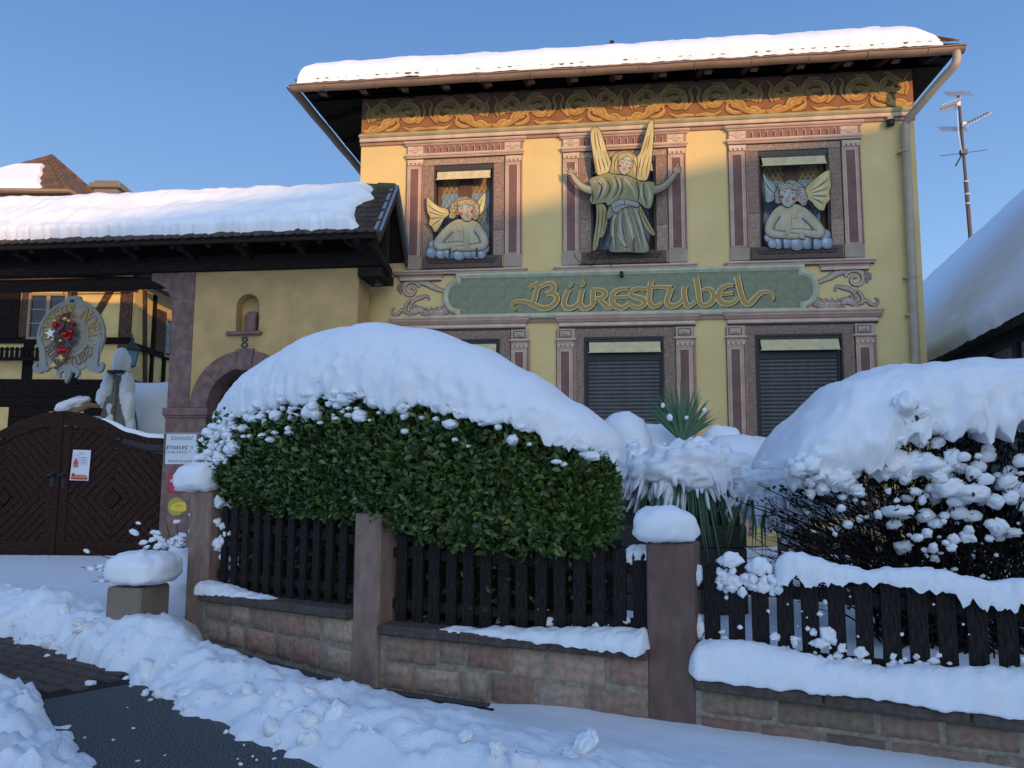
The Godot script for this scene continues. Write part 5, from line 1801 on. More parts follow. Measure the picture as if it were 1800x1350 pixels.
func stone_block(u0: float, u1: float, v0: float, v1: float, c: Color) -> ArrayMesh:
	var P := PackedVector3Array()
	var nu := 8
	var nv := 6
	var off := rng.randf() * 50.0
	for j in nv:
		for i in nu:
			var fu := float(i) / (nu - 1)
			var fv := float(j) / (nv - 1)
			var edge: bool = i == 0 or j == 0 or i == nu - 1 or j == nv - 1
			var u := lerpf(u0, u1, fu) + 0.022 * nz.get_noise_2d(fv * 4 + off, 3) * (1.3 if i in [0, 1, nu - 2, nu - 1] else 0.0)
			var v := lerpf(v0, v1, fv) + 0.022 * nz.get_noise_2d(fu * 5 + off, 9) * (1.3 if j in [0, 1, nv - 2, nv - 1] else 0.0)
			if i == 1: u = lerpf(u, u0, 0.86)
			if i == nu - 2: u = lerpf(u, u1, 0.86)
			if j == 1: v = lerpf(v, v0, 0.84)
			if j == nv - 2: v = lerpf(v, v1, 0.84)
			P.append(Vector3(u, v, -0.045 if edge else 0.004 + 0.016 * nz.get_noise_2d(fu * 3 + off, fv * 3 + off)))
	var m := sheet(nu, nv, P)
	var mb := MB.new(true)
	mb.col(c)
	mb.st.append_from(m, 0, Transform3D())
	var arr := m.surface_get_arrays(0)
	var C := PackedColorArray()
	C.resize(P.size())
	C.fill(c)
	arr[Mesh.ARRAY_COLOR] = C
	var o := ArrayMesh.new()
	o.add_surface_from_arrays(Mesh.PRIMITIVE_TRIANGLES, arr)
	return o

func picket_mesh(h: float, w: float) -> ArrayMesh:
	var mb := MB.new()
	var P := PackedVector2Array([Vector2(-w / 2, 0), Vector2(w / 2, 0)])
	for i in 9:
		var a := PI * i / 8.0
		P.append(Vector2(cos(a) * w / 2, h - w / 2 + sin(a) * w / 2 * 0.9))
	mb.prism(P, -0.011, 0.011)
	return mb.mesh()

func fence():
	var posts := [[P1, 1.36, 0.27, -25.0, "left stone gatepost beside the drive, with a tall snow cap"], [P2, 1.25, 0.26, -32.0, "middle stone fence post under the overhanging hedge"], [P3, 1.13, 0.30, -23.0, "right stone fence post between low palm and street"]]
	for q in posts:
		var t := thing("stone_post", q[4], "post", q[0], Transform3D(), "stone posts of the street fence")
		var mb := MB.new()
		var B := Basis(Vector3.UP, deg_to_rad(q[3]))
		mb.box(q[0] + Vector3(0, q[1] / 2 - 0.05, 0) - B.z * 0.13, Vector3(q[2], q[1] + 0.1, 0.27), 0.014, B)
		put("shaft", mb.mesh(), M.post_stone_dark if q[0] == P3 else M.post_stone, t)
	# [from, to, wall height at both ends, picket bottom, picket top at both ends, pickets, width, names]
	var bays := [
		[P1, P2, 0.17, 0.36, 0.40, 0.46, 0.44, 0.52, 1.24, 1.17, 12, 0.085, "left bay behind the drive", 0.55],
		[P2, P3, 0.0, 0.39, 0.0, 0.39, 0.455, 0.46, 1.10, 1.07, 14, 0.088, "middle bay under the hedge", 0.30],
		[P3, P4, 0.0, 0.24, 0.0, 0.20, 0.34, 0.34, 1.02, 0.86, 25, 0.098, "right bay below the snowy bush", 0.30]]
	for bi in 3:
		var q: Array = bays[bi]
		var fr := bay_frame(q[0], q[1])
		var L: float = (q[1] - q[0]).length()
		var g0 := 0.15
		var g1 := L - 0.13
		var h0: float = [0.38, 0.39, 0.27][bi]
		var h1: float = [0.47, 0.41, 0.22][bi]
		var t := thing("garden_wall", "low pinkish sandstone wall, " + q[12], "wall", Vector3(L / 2, 0, 0), fr, "low walls of the street fence")
		var core := MB.new()
		core.prism(PackedVector2Array([Vector2(g0 - 0.03, -0.1), Vector2(g1 + 0.03, -0.1), Vector2(g1 + 0.03, h1 - 0.002), Vector2(g0 - 0.03, h0 - 0.002)]), -0.28, -0.006)
		put("mortar", core.mesh(), M.mortar, t)
		var courses := 2 if bi != 2 else 2
		var lowest := 0.0 if bi != 0 else 0.03
		for r in courses:
			var u := g0 + 0.015 + (0.0 if r == 0 else 0.005)
			while u < g1 - 0.06:
				var w := rng.randf_range(0.22, 0.50)
				if bi == 2 and r == 1: w *= 1.15
				if u + w > g1 - 0.16: w = g1 - u
				var f := (u + w / 2) / L
				var top := lerpf(h0, h1, f)
				var sp := 0.5 + rng.randf_range(-0.05, 0.05) if bi != 2 else 0.42
				var v0 := (lowest if r == 0 else lerpf(lowest, top, sp)) + 0.012
				var v1 := (lerpf(lowest, top, sp) if r == 0 else top) - 0.012
				var tone := rng.randf()
				var c := Color(0.38, 0.24, 0.19).lerp(Color(0.43, 0.36, 0.29), tone) * rng.randf_range(0.68, 1.2)
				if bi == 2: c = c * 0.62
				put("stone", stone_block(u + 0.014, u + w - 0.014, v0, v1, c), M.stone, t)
				u += w
		var nco := 3 if bi < 2 else 5
		for k in nco:
			var cp := MB.new()
			var a := lerpf(g0, g1, float(k) / nco) + 0.003
			var b := lerpf(g0, g1, float(k + 1) / nco) - 0.003
			var ya := lerpf(h0, h1, a / L)
			var yb := lerpf(h0, h1, b / L)
			cp.bar(Vector3(a, ya + 0.035, -0.12), Vector3(b, yb + 0.035, -0.12), 0.40, 0.072, 0.012)
			put("coping_stone", cp.mesh(), M.coping, t)
		# paling
		var f2 := thing("picket_fence", "dark wooden picket fence panel, " + q[12], "fence", Vector3(L / 2, 0.4, -0.1), fr, "picket panels of the street fence")
		for k in 2:
			var rl := MB.new()
			var f: float = [0.2, 0.78][k]
			var r0: float = lerpf(q[6], q[8], f)
			var r1: float = lerpf(q[7], q[9], f)
			rl.bar(Vector3(g0 - 0.02, r0, -0.145), Vector3(g1 + 0.02, r1, -0.145), 0.035, 0.075, 0.005)
			put("rail", rl.mesh(), M.dark_wood, f2)
		for k in q[10]:
			var f: float = (k + 0.5) / float(q[10])
			var u := lerpf(g0 + 0.02, g1 - 0.02, f)
			var b: float = lerpf(q[6], q[7], f)
			var tp: float = lerpf(q[8], q[9], f) + rng.randf_range(-0.008, 0.008)
			var o := put("picket", picket_mesh(tp - b, q[11] * rng.randf_range(0.96, 1.03)), M.dark_wood, f2)
			o.position += Vector3(u, b, -0.113 + rng.randf_range(-0.003, 0.003))
			o.rotation.z = rng.randf_range(-0.012, 0.012)
	# stump of a stone bollard by the drive
	var sb := thing("stone_stump", "short square stone bollard with a thick snow cushion on the drive", "bollard", Vector3(-3.3, 0, -6.95))
	var mb2 := MB.new()
	mb2.box(Vector3(-3.3, 0.26, -6.98), Vector3(0.37, 0.58, 0.37), 0.02, Basis(Vector3.UP, -0.30))
	put("block", mb2.mesh(), M.concrete, sb)
	# wooden planter of the palm and small crate by the house
	var pl := thing("palm_planter", "weathered dark plank planter box behind the right stone post", "planter", Vector3(1.6, 0.3, -7.1))
	for k in 4:
		var b := MB.new()
		b.lim(0.98, 2.10, 0.3 + k * 0.2, 0.492 + k * 0.2, -7.02, -6.97, 0.006)
		put("plank", b.mesh(), M.old_wood, pl)
		var b2 := MB.new()
		b2.lim(2.06, 2.10, 0.3 + k * 0.2, 0.492 + k * 0.2, -7.9, -7.025, 0.006)
		put("plank", b2.mesh(), M.old_wood, pl)
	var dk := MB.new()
	dk.lim(1.0, 2.05, 0.3, 1.3, -7.85, -7.35)  # black block painted in for the shade beneath the fronds
	put("frond_shade_block", dk.mesh(), M.black, pl)
	for x in [1.66, 2.04]:
		var pp := MB.new()
		pp.lim(x - 0.02, x + 0.02, 1.09, 1.4, -7.08, -7.03)
		put("stake", pp.mesh(), M.black, pl)
	var cr := thing("wooden_crate", "small slatted wooden planter crate under snow against the house wall", "crate", Vector3(4.1, 0.35, -10.6))
	for k in 2:
		for e in 2:
			var b := MB.new()
			var z: float = [-10.45, -10.85][e]
			b.lim(3.72, 4.75, 0.47 + k * 0.14, 0.58 + k * 0.14, z - 0.02, z + 0.02, 0.005)
			put("plank", b.mesh(), mat("crate_wood", lin(0.14, 0.09, 0.07), 0.85, "wood", 2.0), cr)
	for x in [3.73, 4.74]:
		for e in 2:
			var b := MB.new()
			b.lim(x - 0.02, x + 0.02, 0.35, 0.75, [-10.42, -10.88][e] - 0.02, [-10.42, -10.88][e] + 0.02)
			put("post", b.mesh(), M.crate_wood, cr)
		var sd := MB.new()
		sd.lim(x - 0.015, x + 0.015, 0.48, 0.70, -10.86, -10.44)
		put("plank", sd.mesh(), M.crate_wood, cr)

# ---------------------------------------------------------------- signs
func signs():
	name_board()
	hanging_sign()
	# plaques on the gate pillar
	var t := thing("restaurant_plaque", "white square plaque with black lettering on the gate pillar", "plaque", Vector3(-2.73, 1.9, 0.93), FR)
	var pb := MB.new()
	pb.lim(-3.015, -2.46, 1.63, 2.145, 0.926, 0.937, 0.003)
	put("plate", pb.mesh(), M.plaque, t)
	for q in [["Bürestubel", 0.068, -2.73, 2.075, "Droid Serif", false, "grey_ink", 0.40], ["ÉTOILES", 0.056, -2.81, 1.91, "Droid Sans", true, "ink", 0.37], ["D'ALSACE", 0.042, -2.81, 1.835, "Droid Sans", false, "ink", 0.37], ["Winstub de qualité", 0.044, -2.74, 1.685, "Droid Sans", false, "grey_ink", 0.44]]:
		var tm := text_mesh(q[0], q[1], 0.002, q[4], q[5])
		var o := put("lettering", tm, M[q[6]], t)
		o.position += Vector3(q[2], q[3], 0.938)
		var k: float = q[7] / tm.get_aabb().size.x
		o.basis = Basis(Vector3(k, 0, 0), Vector3(0.22 if q[4] == "Droid Serif" else 0.0, 1.0, 0), Vector3(0, 0, 1))
	for q in [[-2.535, 1.915, 0.03], [-2.60, 1.94, 0.012], [-2.57, 1.855, 0.014]]:
		var s := MB.new()
		for i in 5:
			var a := PI / 2 + TAU * i / 5
			var c := Vector2(q[0], q[1])
			var p := PackedVector2Array([c + Vector2(cos(a - 0.63), sin(a - 0.63)) * q[2] * 0.45, c + Vector2(cos(a), sin(a)) * q[2], c + Vector2(cos(a + 0.63), sin(a + 0.63)) * q[2] * 0.45])
			band(s, p, 0.006, 0.005, 0.006, 0.937, 0.939)
		put("star", s.mesh(), M.grey_ink, t)
	var r := thing("red_plaque", "red square guide plaque below the white one, half hidden by snow", "plaque", Vector3(-2.72, 1.3, 0.93), FR)
	var rb := MB.new()
	rb.lim(-2.93, -2.58, 1.15, 1.49, 0.926, 0.936, 0.003)
	put("plate", rb.mesh(), M.red, r)
	for q in [["MIC", 0.05, -2.835, 1.345, true], ["2", 0.05, -2.80, 1.28, true]]:
		var o := put("lettering", text_mesh(q[0], q[1], 0.002, "Droid Sans", q[4]), M.white, r)
		o.position += Vector3(q[2], q[3], 0.937)
	var rr := MB.new()
	band(rr, arc(Vector2(-2.755, 1.32), 0.16, 0, TAU, 40), 0.008, 0.008, 0.008, 0.936, 0.938)
	put("ring", rr.mesh(), mat("pale_red", lin(0.55, 0.12, 0.12), 0.5), r)
	var fg := MB.new()
	band(fg, smooth2(V2([-2.82, 1.2, -2.78, 1.225, -2.75, 1.2, -2.72, 1.22]), false), 0.012, 0.016, 0.01, 0.936, 0.938)
	put("emblem", fg.mesh(), M.white, r)
	var y := thing("yellow_sticker", "round yellow sticker low on the gate pillar above the twigs", "sticker", Vector3(-2.75, 0.95, 0.93), FR)
	var yb := MB.new()
	yb.prism(arc(Vector2(-2.77, 0.91), 0.155, 0, TAU, 30), 0.926, 0.931)
	put("disc", yb.mesh(), mat("dull_yellow", lin(0.42, 0.33, 0.05), 0.5), y)
	var y2 := MB.new()
	y2.prism(smooth2(V2([-2.87, 0.86, -2.82, 0.96, -2.62, 0.99, -2.60, 0.84]), true), 0.931, 0.934)
	put("yellow_field", y2.mesh(), M.yellow, y)
	var o2 := put("lettering", text_mesh("Gault", 0.04, 0.002), M.orange, y)
	o2.position += Vector3(-2.72, 0.93, 0.935)
	# notice pinned to the gate
	var n := thing("paper_notice", "white paper notice pinned to the dark wooden gate", "notice", Vector3(-4.72, 1.6, 0.72), FR)
	var X := Transform3D(Basis(Vector3.BACK, -0.02), Vector3(-4.725, 1.605, 0.725))
	var P := PackedVector3Array()
	for j in 9:
		for i in 7:
			var f := Vector2(i / 6.0 - 0.5, 0.5 - j / 8.0)
			P.append(X * Vector3(f.x * 0.355 + 0.012 * f.y, f.y * 0.535, 0.008 + 0.02 * pow(absf(f.x + 0.1), 2) + (0.02 * f.x * f.y)))
	put("sheet_of_paper", sheet(7, 9, P), M.paper, n)
	var mk := func(nm: String, m: Material, polys: Array):
		var b := MB.new()
		for p in polys: b.prism(p, 0.0165, 0.018, X)
		put(nm, b.mesh(), m, n)
	var rect := func(a: float, b: float, c: float, d: float) -> PackedVector2Array:
		return PackedVector2Array([Vector2(a, c), Vector2(b, c), Vector2(b, d), Vector2(a, d)])
	mk.call("orange_bar", M.orange, [rect.call(-0.165, 0.155, -0.225, -0.195), rect.call(-0.10, 0.13, -0.192, -0.168)])
	mk.call("red_bar", M.red, [rect.call(-0.165, 0.155, -0.25, -0.228), PackedVector2Array(arc(Vector2(-0.125, -0.17), 0.03, 0, TAU, 16))])
	mk.call("warning_panel", mat("faded_red", lin(0.5, 0.10, 0.07), 0.8), [PackedVector2Array([Vector2(-0.13, 0.06), Vector2(-0.055, 0.06), Vector2(-0.092, 0.13)]), rect.call(-0.135, -0.05, 0.02, 0.055), rect.call(-0.13, -0.055, -0.03, 0.012)])
	mk.call("panel_outline", M.grey_ink, [rect.call(-0.145, -0.142, -0.05, 0.17), rect.call(-0.04, -0.037, -0.05, 0.17), rect.call(-0.142, -0.04, 0.167, 0.17), rect.call(-0.142, -0.04, -0.05, -0.047)])
	var lines := []
	for k in 5:
		lines.append(rect.call(-0.005, 0.14 - 0.03 * (k % 2), 0.135 - k * 0.028, 0.14 - k * 0.028))
	mk.call("text_line", M.grey_ink, lines)
	mk.call("heading_line", mat("pink_ink", lin(0.5, 0.3, 0.32), 0.8), [stroke(smooth2(V2([-0.05, 0.205, -0.02, 0.22, 0.0, 0.2, 0.03, 0.218, 0.06, 0.205]), false), 0.006, 0.012, 0.006)])

func name_board():
	var t := thing("name_board", "long green board with golden lettering between the storeys", "sign", Vector3(4.85, 4.64, 0.0), FR)
	var shape := func(grow: float) -> PackedVector2Array:
		var P := PackedVector2Array()
		var a := 1.84 - grow
		var b := 7.87 + grow
		var lo2 := 4.225 - grow
		var hi2 := 5.06 + grow
		var c := 4.642
		P.append(Vector2(a, hi2)); P.append(Vector2(b, hi2)); P.append(Vector2(b, hi2 - 0.10))
		for i in 13:
			var th := PI / 2 - PI * i / 12.0
			P.append(Vector2(b + cos(th) * (0.225), c + sin(th) * (0.315 + grow)))
		P.append(Vector2(b, lo2 + 0.10)); P.append(Vector2(b, lo2)); P.append(Vector2(a, lo2)); P.append(Vector2(a, lo2 + 0.10))
		for i in 13:
			var th := PI * 1.5 - PI * i / 12.0
			P.append(Vector2(a + cos(th) * 0.225, c + sin(th) * (0.315 + grow)))
		P.append(Vector2(a, hi2 - 0.10))
		return P
	var pl := MB.new()
	pl.prism(shape.call(-0.03), 0.02, 0.05)
	put("panel", pl.mesh(), M.board, t)
	var rim := MB.new(true)
	var S: PackedVector2Array = shape.call(-0.04)
	var line := []
	for p in S: line.append(Vector3(p.x, p.y, 0.05))
	line.append(line[0]); 
	var P3d := PackedVector3Array()
	var n := S.size()
	var prof := [Vector2(0.045, 0.0), Vector2(0.045, 0.028), Vector2(0.03, 0.05), Vector2(0.0, 0.058), Vector2(-0.022, 0.048), Vector2(-0.03, 0.034), Vector2(-0.048, 0.03), Vector2(-0.048, 0.0)]
	var rb := MB.new()
	for i in n:
		var o := []
		for e in 2:
			var k := (i + e) % n
			var d1 := (S[k] - S[(k - 1 + n) % n]).normalized()
			var d2 := (S[(k + 1) % n] - S[k]).normalized()
			var n1 := Vector2(-d1.y, d1.x)
			var n2 := Vector2(-d2.y, d2.x)
			var m := (n1 + n2).normalized()
			m = m / max(0.5, m.dot(n1))
			var ring := []
			for q in prof: ring.append(Vector3(S[k].x + m.x * q.x, S[k].y + m.y * q.x, 0.03 + q.y))
			o.append(ring)
		for j in prof.size() - 1:
			rb.quado(o[0][j], o[1][j], o[1][j + 1], o[0][j + 1], Vector3((o[0][0].x + o[1][7].x) / 2, (o[0][0].y + o[1][7].y) / 2, 0.02))
	put("rim", rb.mesh(), M.board_rim, t)
	# golden uncial lettering, drawn with a broad brush
	var X := func(l: Array) -> PackedVector2Array:
		var o := []
		for i in range(0, l.size(), 2):
			var x: float = l[i]; var y: float = l[i + 1]
			o.append(Vector2(2.93 + (x - 85.0) * 0.002648, 4.96 - (y + (x - 85.0) * 0.02 - 60.0) * 0.00252))
		return smooth2(o, false, 5)
	var W := 30.0 * 0.0026
	var letters := {
		"B": [[[85, 295, 58, 268, 72, 240, 110, 230, 165, 238, 222, 262, 270, 282, 322, 268, 360, 226, 356, 190, 320, 172, 284, 184], 0.35, 1.0, 0.8], [[284, 184, 330, 160, 344, 128, 318, 104, 280, 112, 240, 138], 0.7, 1.0, 0.5], [[240, 98, 222, 170, 208, 225, 196, 258], 0.75, 1.0, 0.6], [[172, 136, 205, 116, 240, 98], 0.5, 0.7, 0.7]],
		"ü": [[[438, 152, 412, 215, 412, 262, 446, 282, 492, 258, 522, 215], 0.9, 1.05, 0.6], [[530, 150, 516, 215, 520, 262, 552, 284, 592, 262, 616, 232], 0.9, 1.0, 0.5], [[440, 98, 456, 106, 450, 124, 432, 134], 0.5, 0.6, 0.1], [[520, 94, 538, 102, 532, 120, 514, 130], 0.5, 0.6, 0.1]],
		"R": [[[602, 146, 600, 200, 596, 246], 0.8, 1.0, 0.8], [[596, 150, 650, 152, 682, 176, 668, 204, 618, 212], 0.6, 0.95, 0.6], [[640, 210, 672, 250, 708, 278, 738, 256], 0.8, 0.95, 0.5]],
		"E": [[[832, 148, 786, 146, 740, 168, 722, 212, 738, 258, 782, 280, 820, 262, 842, 236], 0.6, 1.1, 0.6], [[728, 206, 780, 204, 834, 200], 0.6, 0.65, 0.6]],
		"S": [[[944, 152, 900, 142, 856, 158, 850, 190, 886, 206, 928, 220, 934, 252, 900, 276, 862, 268, 836, 244], 0.6, 1.05, 0.5]],
		"t": [[[978, 92, 970, 160, 966, 226, 984, 264, 1018, 266, 1052, 238], 0.95, 1.0, 0.45], [[918, 158, 970, 136, 1040, 134, 1112, 138], 0.5, 0.6, 0.8]],
		"u": [[[1108, 140, 1092, 190, 1080, 240, 1112, 268, 1156, 252, 1190, 212], 0.95, 1.0, 0.6], [[1194, 132, 1190, 190, 1204, 256, 1228, 264, 1264, 236], 0.95, 1.0, 0.5]],
		"b": [[[1268, 68, 1278, 130, 1284, 200, 1292, 246], 1.0, 1.0, 0.8], [[1276, 236, 1320, 264, 1368, 236, 1378, 186, 1350, 148, 1302, 160], 0.7, 1.05, 0.5]],
		"e": [[[1506, 124, 1462, 128, 1418, 160, 1408, 206, 1430, 244, 1474, 252, 1512, 236, 1532, 210], 0.6, 1.1, 0.5], [[1412, 184, 1456, 184, 1500, 178], 0.55, 0.6, 0.6]],
		"l": [[[1528, 60, 1538, 120, 1552, 190, 1574, 244, 1604, 250, 1636, 216, 1668, 182, 1706, 170, 1742, 184, 1754, 214, 1742, 232], 1.05, 0.95, 0.25]]}
	var shd := MB.new()
	var z := 0.0
	for key in letters:
		for s in letters[key]:
			var ln: PackedVector2Array = X.call(s[0])
			var sh := PackedVector2Array()
			for p in ln: sh.append(p + Vector2(0.022, -0.014))
			z += 0.0001
			band(shd, sh, s[1] * W * 1.3, s[2] * W * 1.3, s[3] * W * 1.3, 0.049, 0.0512 + z)
	put("painted_shadow", shd.mesh(), M.shade_paint, t)
	z = 0.0
	for key in letters:
		var ol := MB.new()
		var gd := MB.new()
		for s in letters[key]:
			var ln: PackedVector2Array = X.call(s[0])
			z += 0.00012
			band(ol, ln, s[1] * W * 1.3, s[2] * W * 1.3, s[3] * W * 1.3 + 0.004, 0.05, 0.057 + z)
			band(gd, ln, s[1] * W * 1.0, s[2] * W * 1.0, s[3] * W * 0.95, 0.05, 0.0605 + z)
		var lt := put("letter", gd.mesh(), M.gold, t)
		put("outline", ol.mesh(), M.gold_light, lt)

func ring_text(parent: Node3D, s: String, c: Vector2, r: float, a0: float, a1: float, size: float, m: Material, z: float, inward := false):
	for i in s.length():
		if s[i] == " ": continue
		var a := lerpf(a0, a1, float(i) / (s.length() - 1))
		var o := put("letter", text_mesh(s[i], size, 0.025, "Droid Serif", true), m, parent)
		o.position += Vector3(c.x + cos(a) * r, c.y + sin(a) * r, z)
		o.basis = Basis(Vector3.BACK, a - PI / 2 if not inward else a + PI / 2) * Basis.from_scale(Vector3(0.95, 1.25, 1.0))

func hanging_sign():
	var c := Vector2(-5.17, 3.94)
	var t := thing("hanging_sign", "round grey carved Christmas sign hanging by a chain under the gate roof", "sign", Vector3(c.x, c.y, 0.6), FR)
	var disc := MB.new()
	var P := PackedVector2Array()
	for i in 60:
		var a := TAU * i / 60
		P.append(c + Vector2(cos(a) * 0.67, sin(a) * 0.66))
	disc.prism(P, 0.58, 0.615)
	put("disc", disc.mesh(), M.sign_grey, t)
	var rim := MB.new()
	band(rim, arc(c, 0.645, -0.3, PI + 0.3, 50), 0.045, 0.05, 0.045, 0.58, 0.632)
	band(rim, arc(c, 0.285, 0, TAU, 40), 0.03, 0.03, 0.03, 0.58, 0.628)
	put("rim", rim.mesh(), mat("sign_pale", lin(0.42, 0.46, 0.44), 0.8, "grain", 3.0), t)
	var hd := MB.new()
	hd.prism(smooth2(V2([c.x - 0.3, c.y + 0.56, c.x - 0.14, c.y + 0.68, c.x - 0.10, c.y + 0.74, c.x + 0.12, c.y + 0.74, c.x + 0.16, c.y + 0.68, c.x + 0.32, c.y + 0.56]), true, 4), 0.575, 0.63)
	put("crest", hd.mesh(), M.sign_grey, t)
	var ow := MB.new()
	ow.lim(c.x - 0.05, c.x + 0.03, c.y + 0.62, c.y + 0.68, 0.62, 0.634)
	put("slot", ow.mesh(), M.black, t)
	ring_text(t, "JOYEUX NOËL", c, 0.47, PI * 1.02, -0.02, 0.2, M.sign_gold, 0.625)
	ring_text(t, "BÜRESTUBEL", c, 0.47, PI * 1.14, TAU * 0.93, 0.15, M.sign_rose, 0.625, true)
	# carved scrolls and leaf at the foot
	for s in [-1.0, 1.0]:
		var sc := MB.new()
		var f := func(l: Array) -> PackedVector2Array:
			var o := []
			for i in range(0, l.size(), 2): o.append(Vector2(c.x + s * l[i], c.y + l[i + 1]))
			return smooth2(o, false, 6)
		band(sc, f.call([0.55, 0.05, 0.60, -0.06, 0.54, -0.22, 0.52, -0.38, 0.50, -0.52, 0.56, -0.62, 0.64, -0.60, 0.66, -0.53, 0.61, -0.50]), 0.03, 0.15, 0.04, 0.58, 0.645)
		band(sc, f.call([0.34, -0.52, 0.44, -0.60, 0.54, -0.62]), 0.03, 0.09, 0.05, 0.58, 0.64)
		band(sc, f.call([0.02, -0.58, 0.12, -0.60, 0.19, -0.68, 0.15, -0.76]), 0.10, 0.10, 0.02, 0.58, 0.64)
		put("scroll", sc.mesh(), M.sign_pale, t)
	var lf := MB.new()
	band(lf, smooth2(V2([c.x - 0.02, c.y - 0.52, c.x, c.y - 0.7, c.x - 0.03, c.y - 0.86]), false), 0.2, 0.12, 0.01, 0.58, 0.642)
	put("leaf", lf.mesh(), M.sign_pale, t)
	# chain up to the beam
	for k in 5:
		var ch := MB.new()
		var lk := []
		var y := c.y + 0.77 + k * 0.052
		for i in 11:
			var a := TAU * i / 10
			lk.append(Vector3(c.x - 0.03 + (cos(a) * 0.018 if k % 2 else 0.0), y + sin(a) * 0.034, 0.6 + (0.0 if k % 2 else cos(a) * 0.018)))
		ch.tube(lk, 0.006, 5, false)
		put("chain_link", ch.mesh(), M.black, t)
	var hk := MB.new()
	hk.tube([Vector3(c.x - 0.2, 4.86, 0.62), Vector3(c.x - 0.2, 4.72, 0.62)], 0.007, 5)
	put("wire", hk.mesh(), M.black, t)
	# Christmas wreath hung on the sign
	var w := thing("christmas_wreath", "grey straw wreath with red baubles on the round sign", "wreath", Vector3(c.x, c.y, 0.7), FR)
	var wc := Vector3(c.x - 0.06, c.y + 0.02, 0.68)
	var sr := MB.new()
	for i in 240:
		var a := rng.randf() * TAU
		var r := rng.randf_range(0.12, 0.2)
		var p := wc + Vector3(cos(a) * r, sin(a) * r * 1.1, rng.randf_range(-0.04, 0.04))
		var d := Vector3(cos(a) * 0.12, sin(a) * 0.12, rng.randf_range(-0.03, 0.05)).rotated(Vector3.BACK, rng.randf_range(-0.5, 0.5))
		sr.bar(p - d * 0.4, p + d * rng.randf_range(0.6, 1.0), 0.008, 0.008)
	put("straw", sr.mesh(), M.grey_straw, w).set_meta("kind", "stuff")
	for q in [[-0.17, 0.17, 0.055, "bauble"], [0.03, 0.0, 0.06, "bauble"], [0.15, 0.04, 0.06, "bauble"], [0.12, -0.07, 0.045, "bauble"], [-0.18, 0.25, 0.045, "bauble_gold"], [0.02, 0.28, 0.05, "bauble_gold"], [0.1, 0.24, 0.04, "bauble_gold"], [-0.2, -0.1, 0.04, "bauble_gold"], [-0.04, -0.12, 0.035, "bauble_gold"], [0.18, 0.2, 0.04, "bauble"]]:
		put("bauble", lump(wc + Vector3(q[0], q[1], 0.06), Vector3.ONE * q[2], 1.0, 0, 1, 0, Basis(), 16, 10), M[q[3]], w)
	var bow := MB.new()
	for q in [[-0.1, 0.26, 0.1, 0.4], [0.05, 0.36, -0.1, 0.3], [-0.15, -0.24, 0.05, -0.3], [0.1, -0.26, -0.04, -0.32], [-0.08, -0.2, -0.1, -0.4], [0.06, -0.2, 0.09, -0.4], [-0.1, 0.05, 0.0, 0.22]]:
		band(bow, smooth2([Vector2(wc.x + q[0], wc.y + q[1]), Vector2(wc.x + (q[0] + q[2]) / 2 + 0.02, wc.y + (q[1] + q[3]) / 2 + 0.02), Vector2(wc.x + q[2], wc.y + q[3])], false), 0.02, 0.07, 0.03, 0.72, 0.745)
	put("ribbon", bow.mesh(), M.rosewood, w)
	put("bow_knot", lump(wc + Vector3(0.0, -0.29, 0.06), Vector3(0.09, 0.055, 0.04), 0.8, 0.02, 12.0, 2.0, Basis(), 14, 8), M.bauble, w)
	put("fir_cone", lump(wc + Vector3(-0.02, -0.44, 0.05), Vector3(0.075, 0.06, 0.05), 0.8, 0.03, 18.0, 3.0, Basis(), 14, 10), M.bauble_gold, w)
	put("fir_cone", lump(wc + Vector3(-0.17, -0.57, 0.03), Vector3(0.075, 0.05, 0.05), 0.8, 0.03, 18.0, 6.0, Basis(), 14, 10), M.bauble_gold, w)
	var s5 := MB.new()
	var sp := PackedVector2Array()
	for i in 10:
		var a := PI / 2 + 0.2 + PI * i / 5
		sp.append(Vector2(wc.x - 0.27, wc.y + 0.02) + Vector2(cos(a), sin(a)) * (0.11 if i % 2 == 0 else 0.045))
	s5.prism(sp, 0.71, 0.73)
	put("white_star", s5.mesh(), M.white, w)

# ---------------------------------------------------------------- painted board figures in the upper windows
var fmap: Callable
func fpoly(l: Array, closed := true) -> PackedVector2Array:
	var o := []
	for i in range(0, l.size(), 2): o.append(fmap.call(l[i], l[i + 1]))
	return smooth2(o, closed, 4)

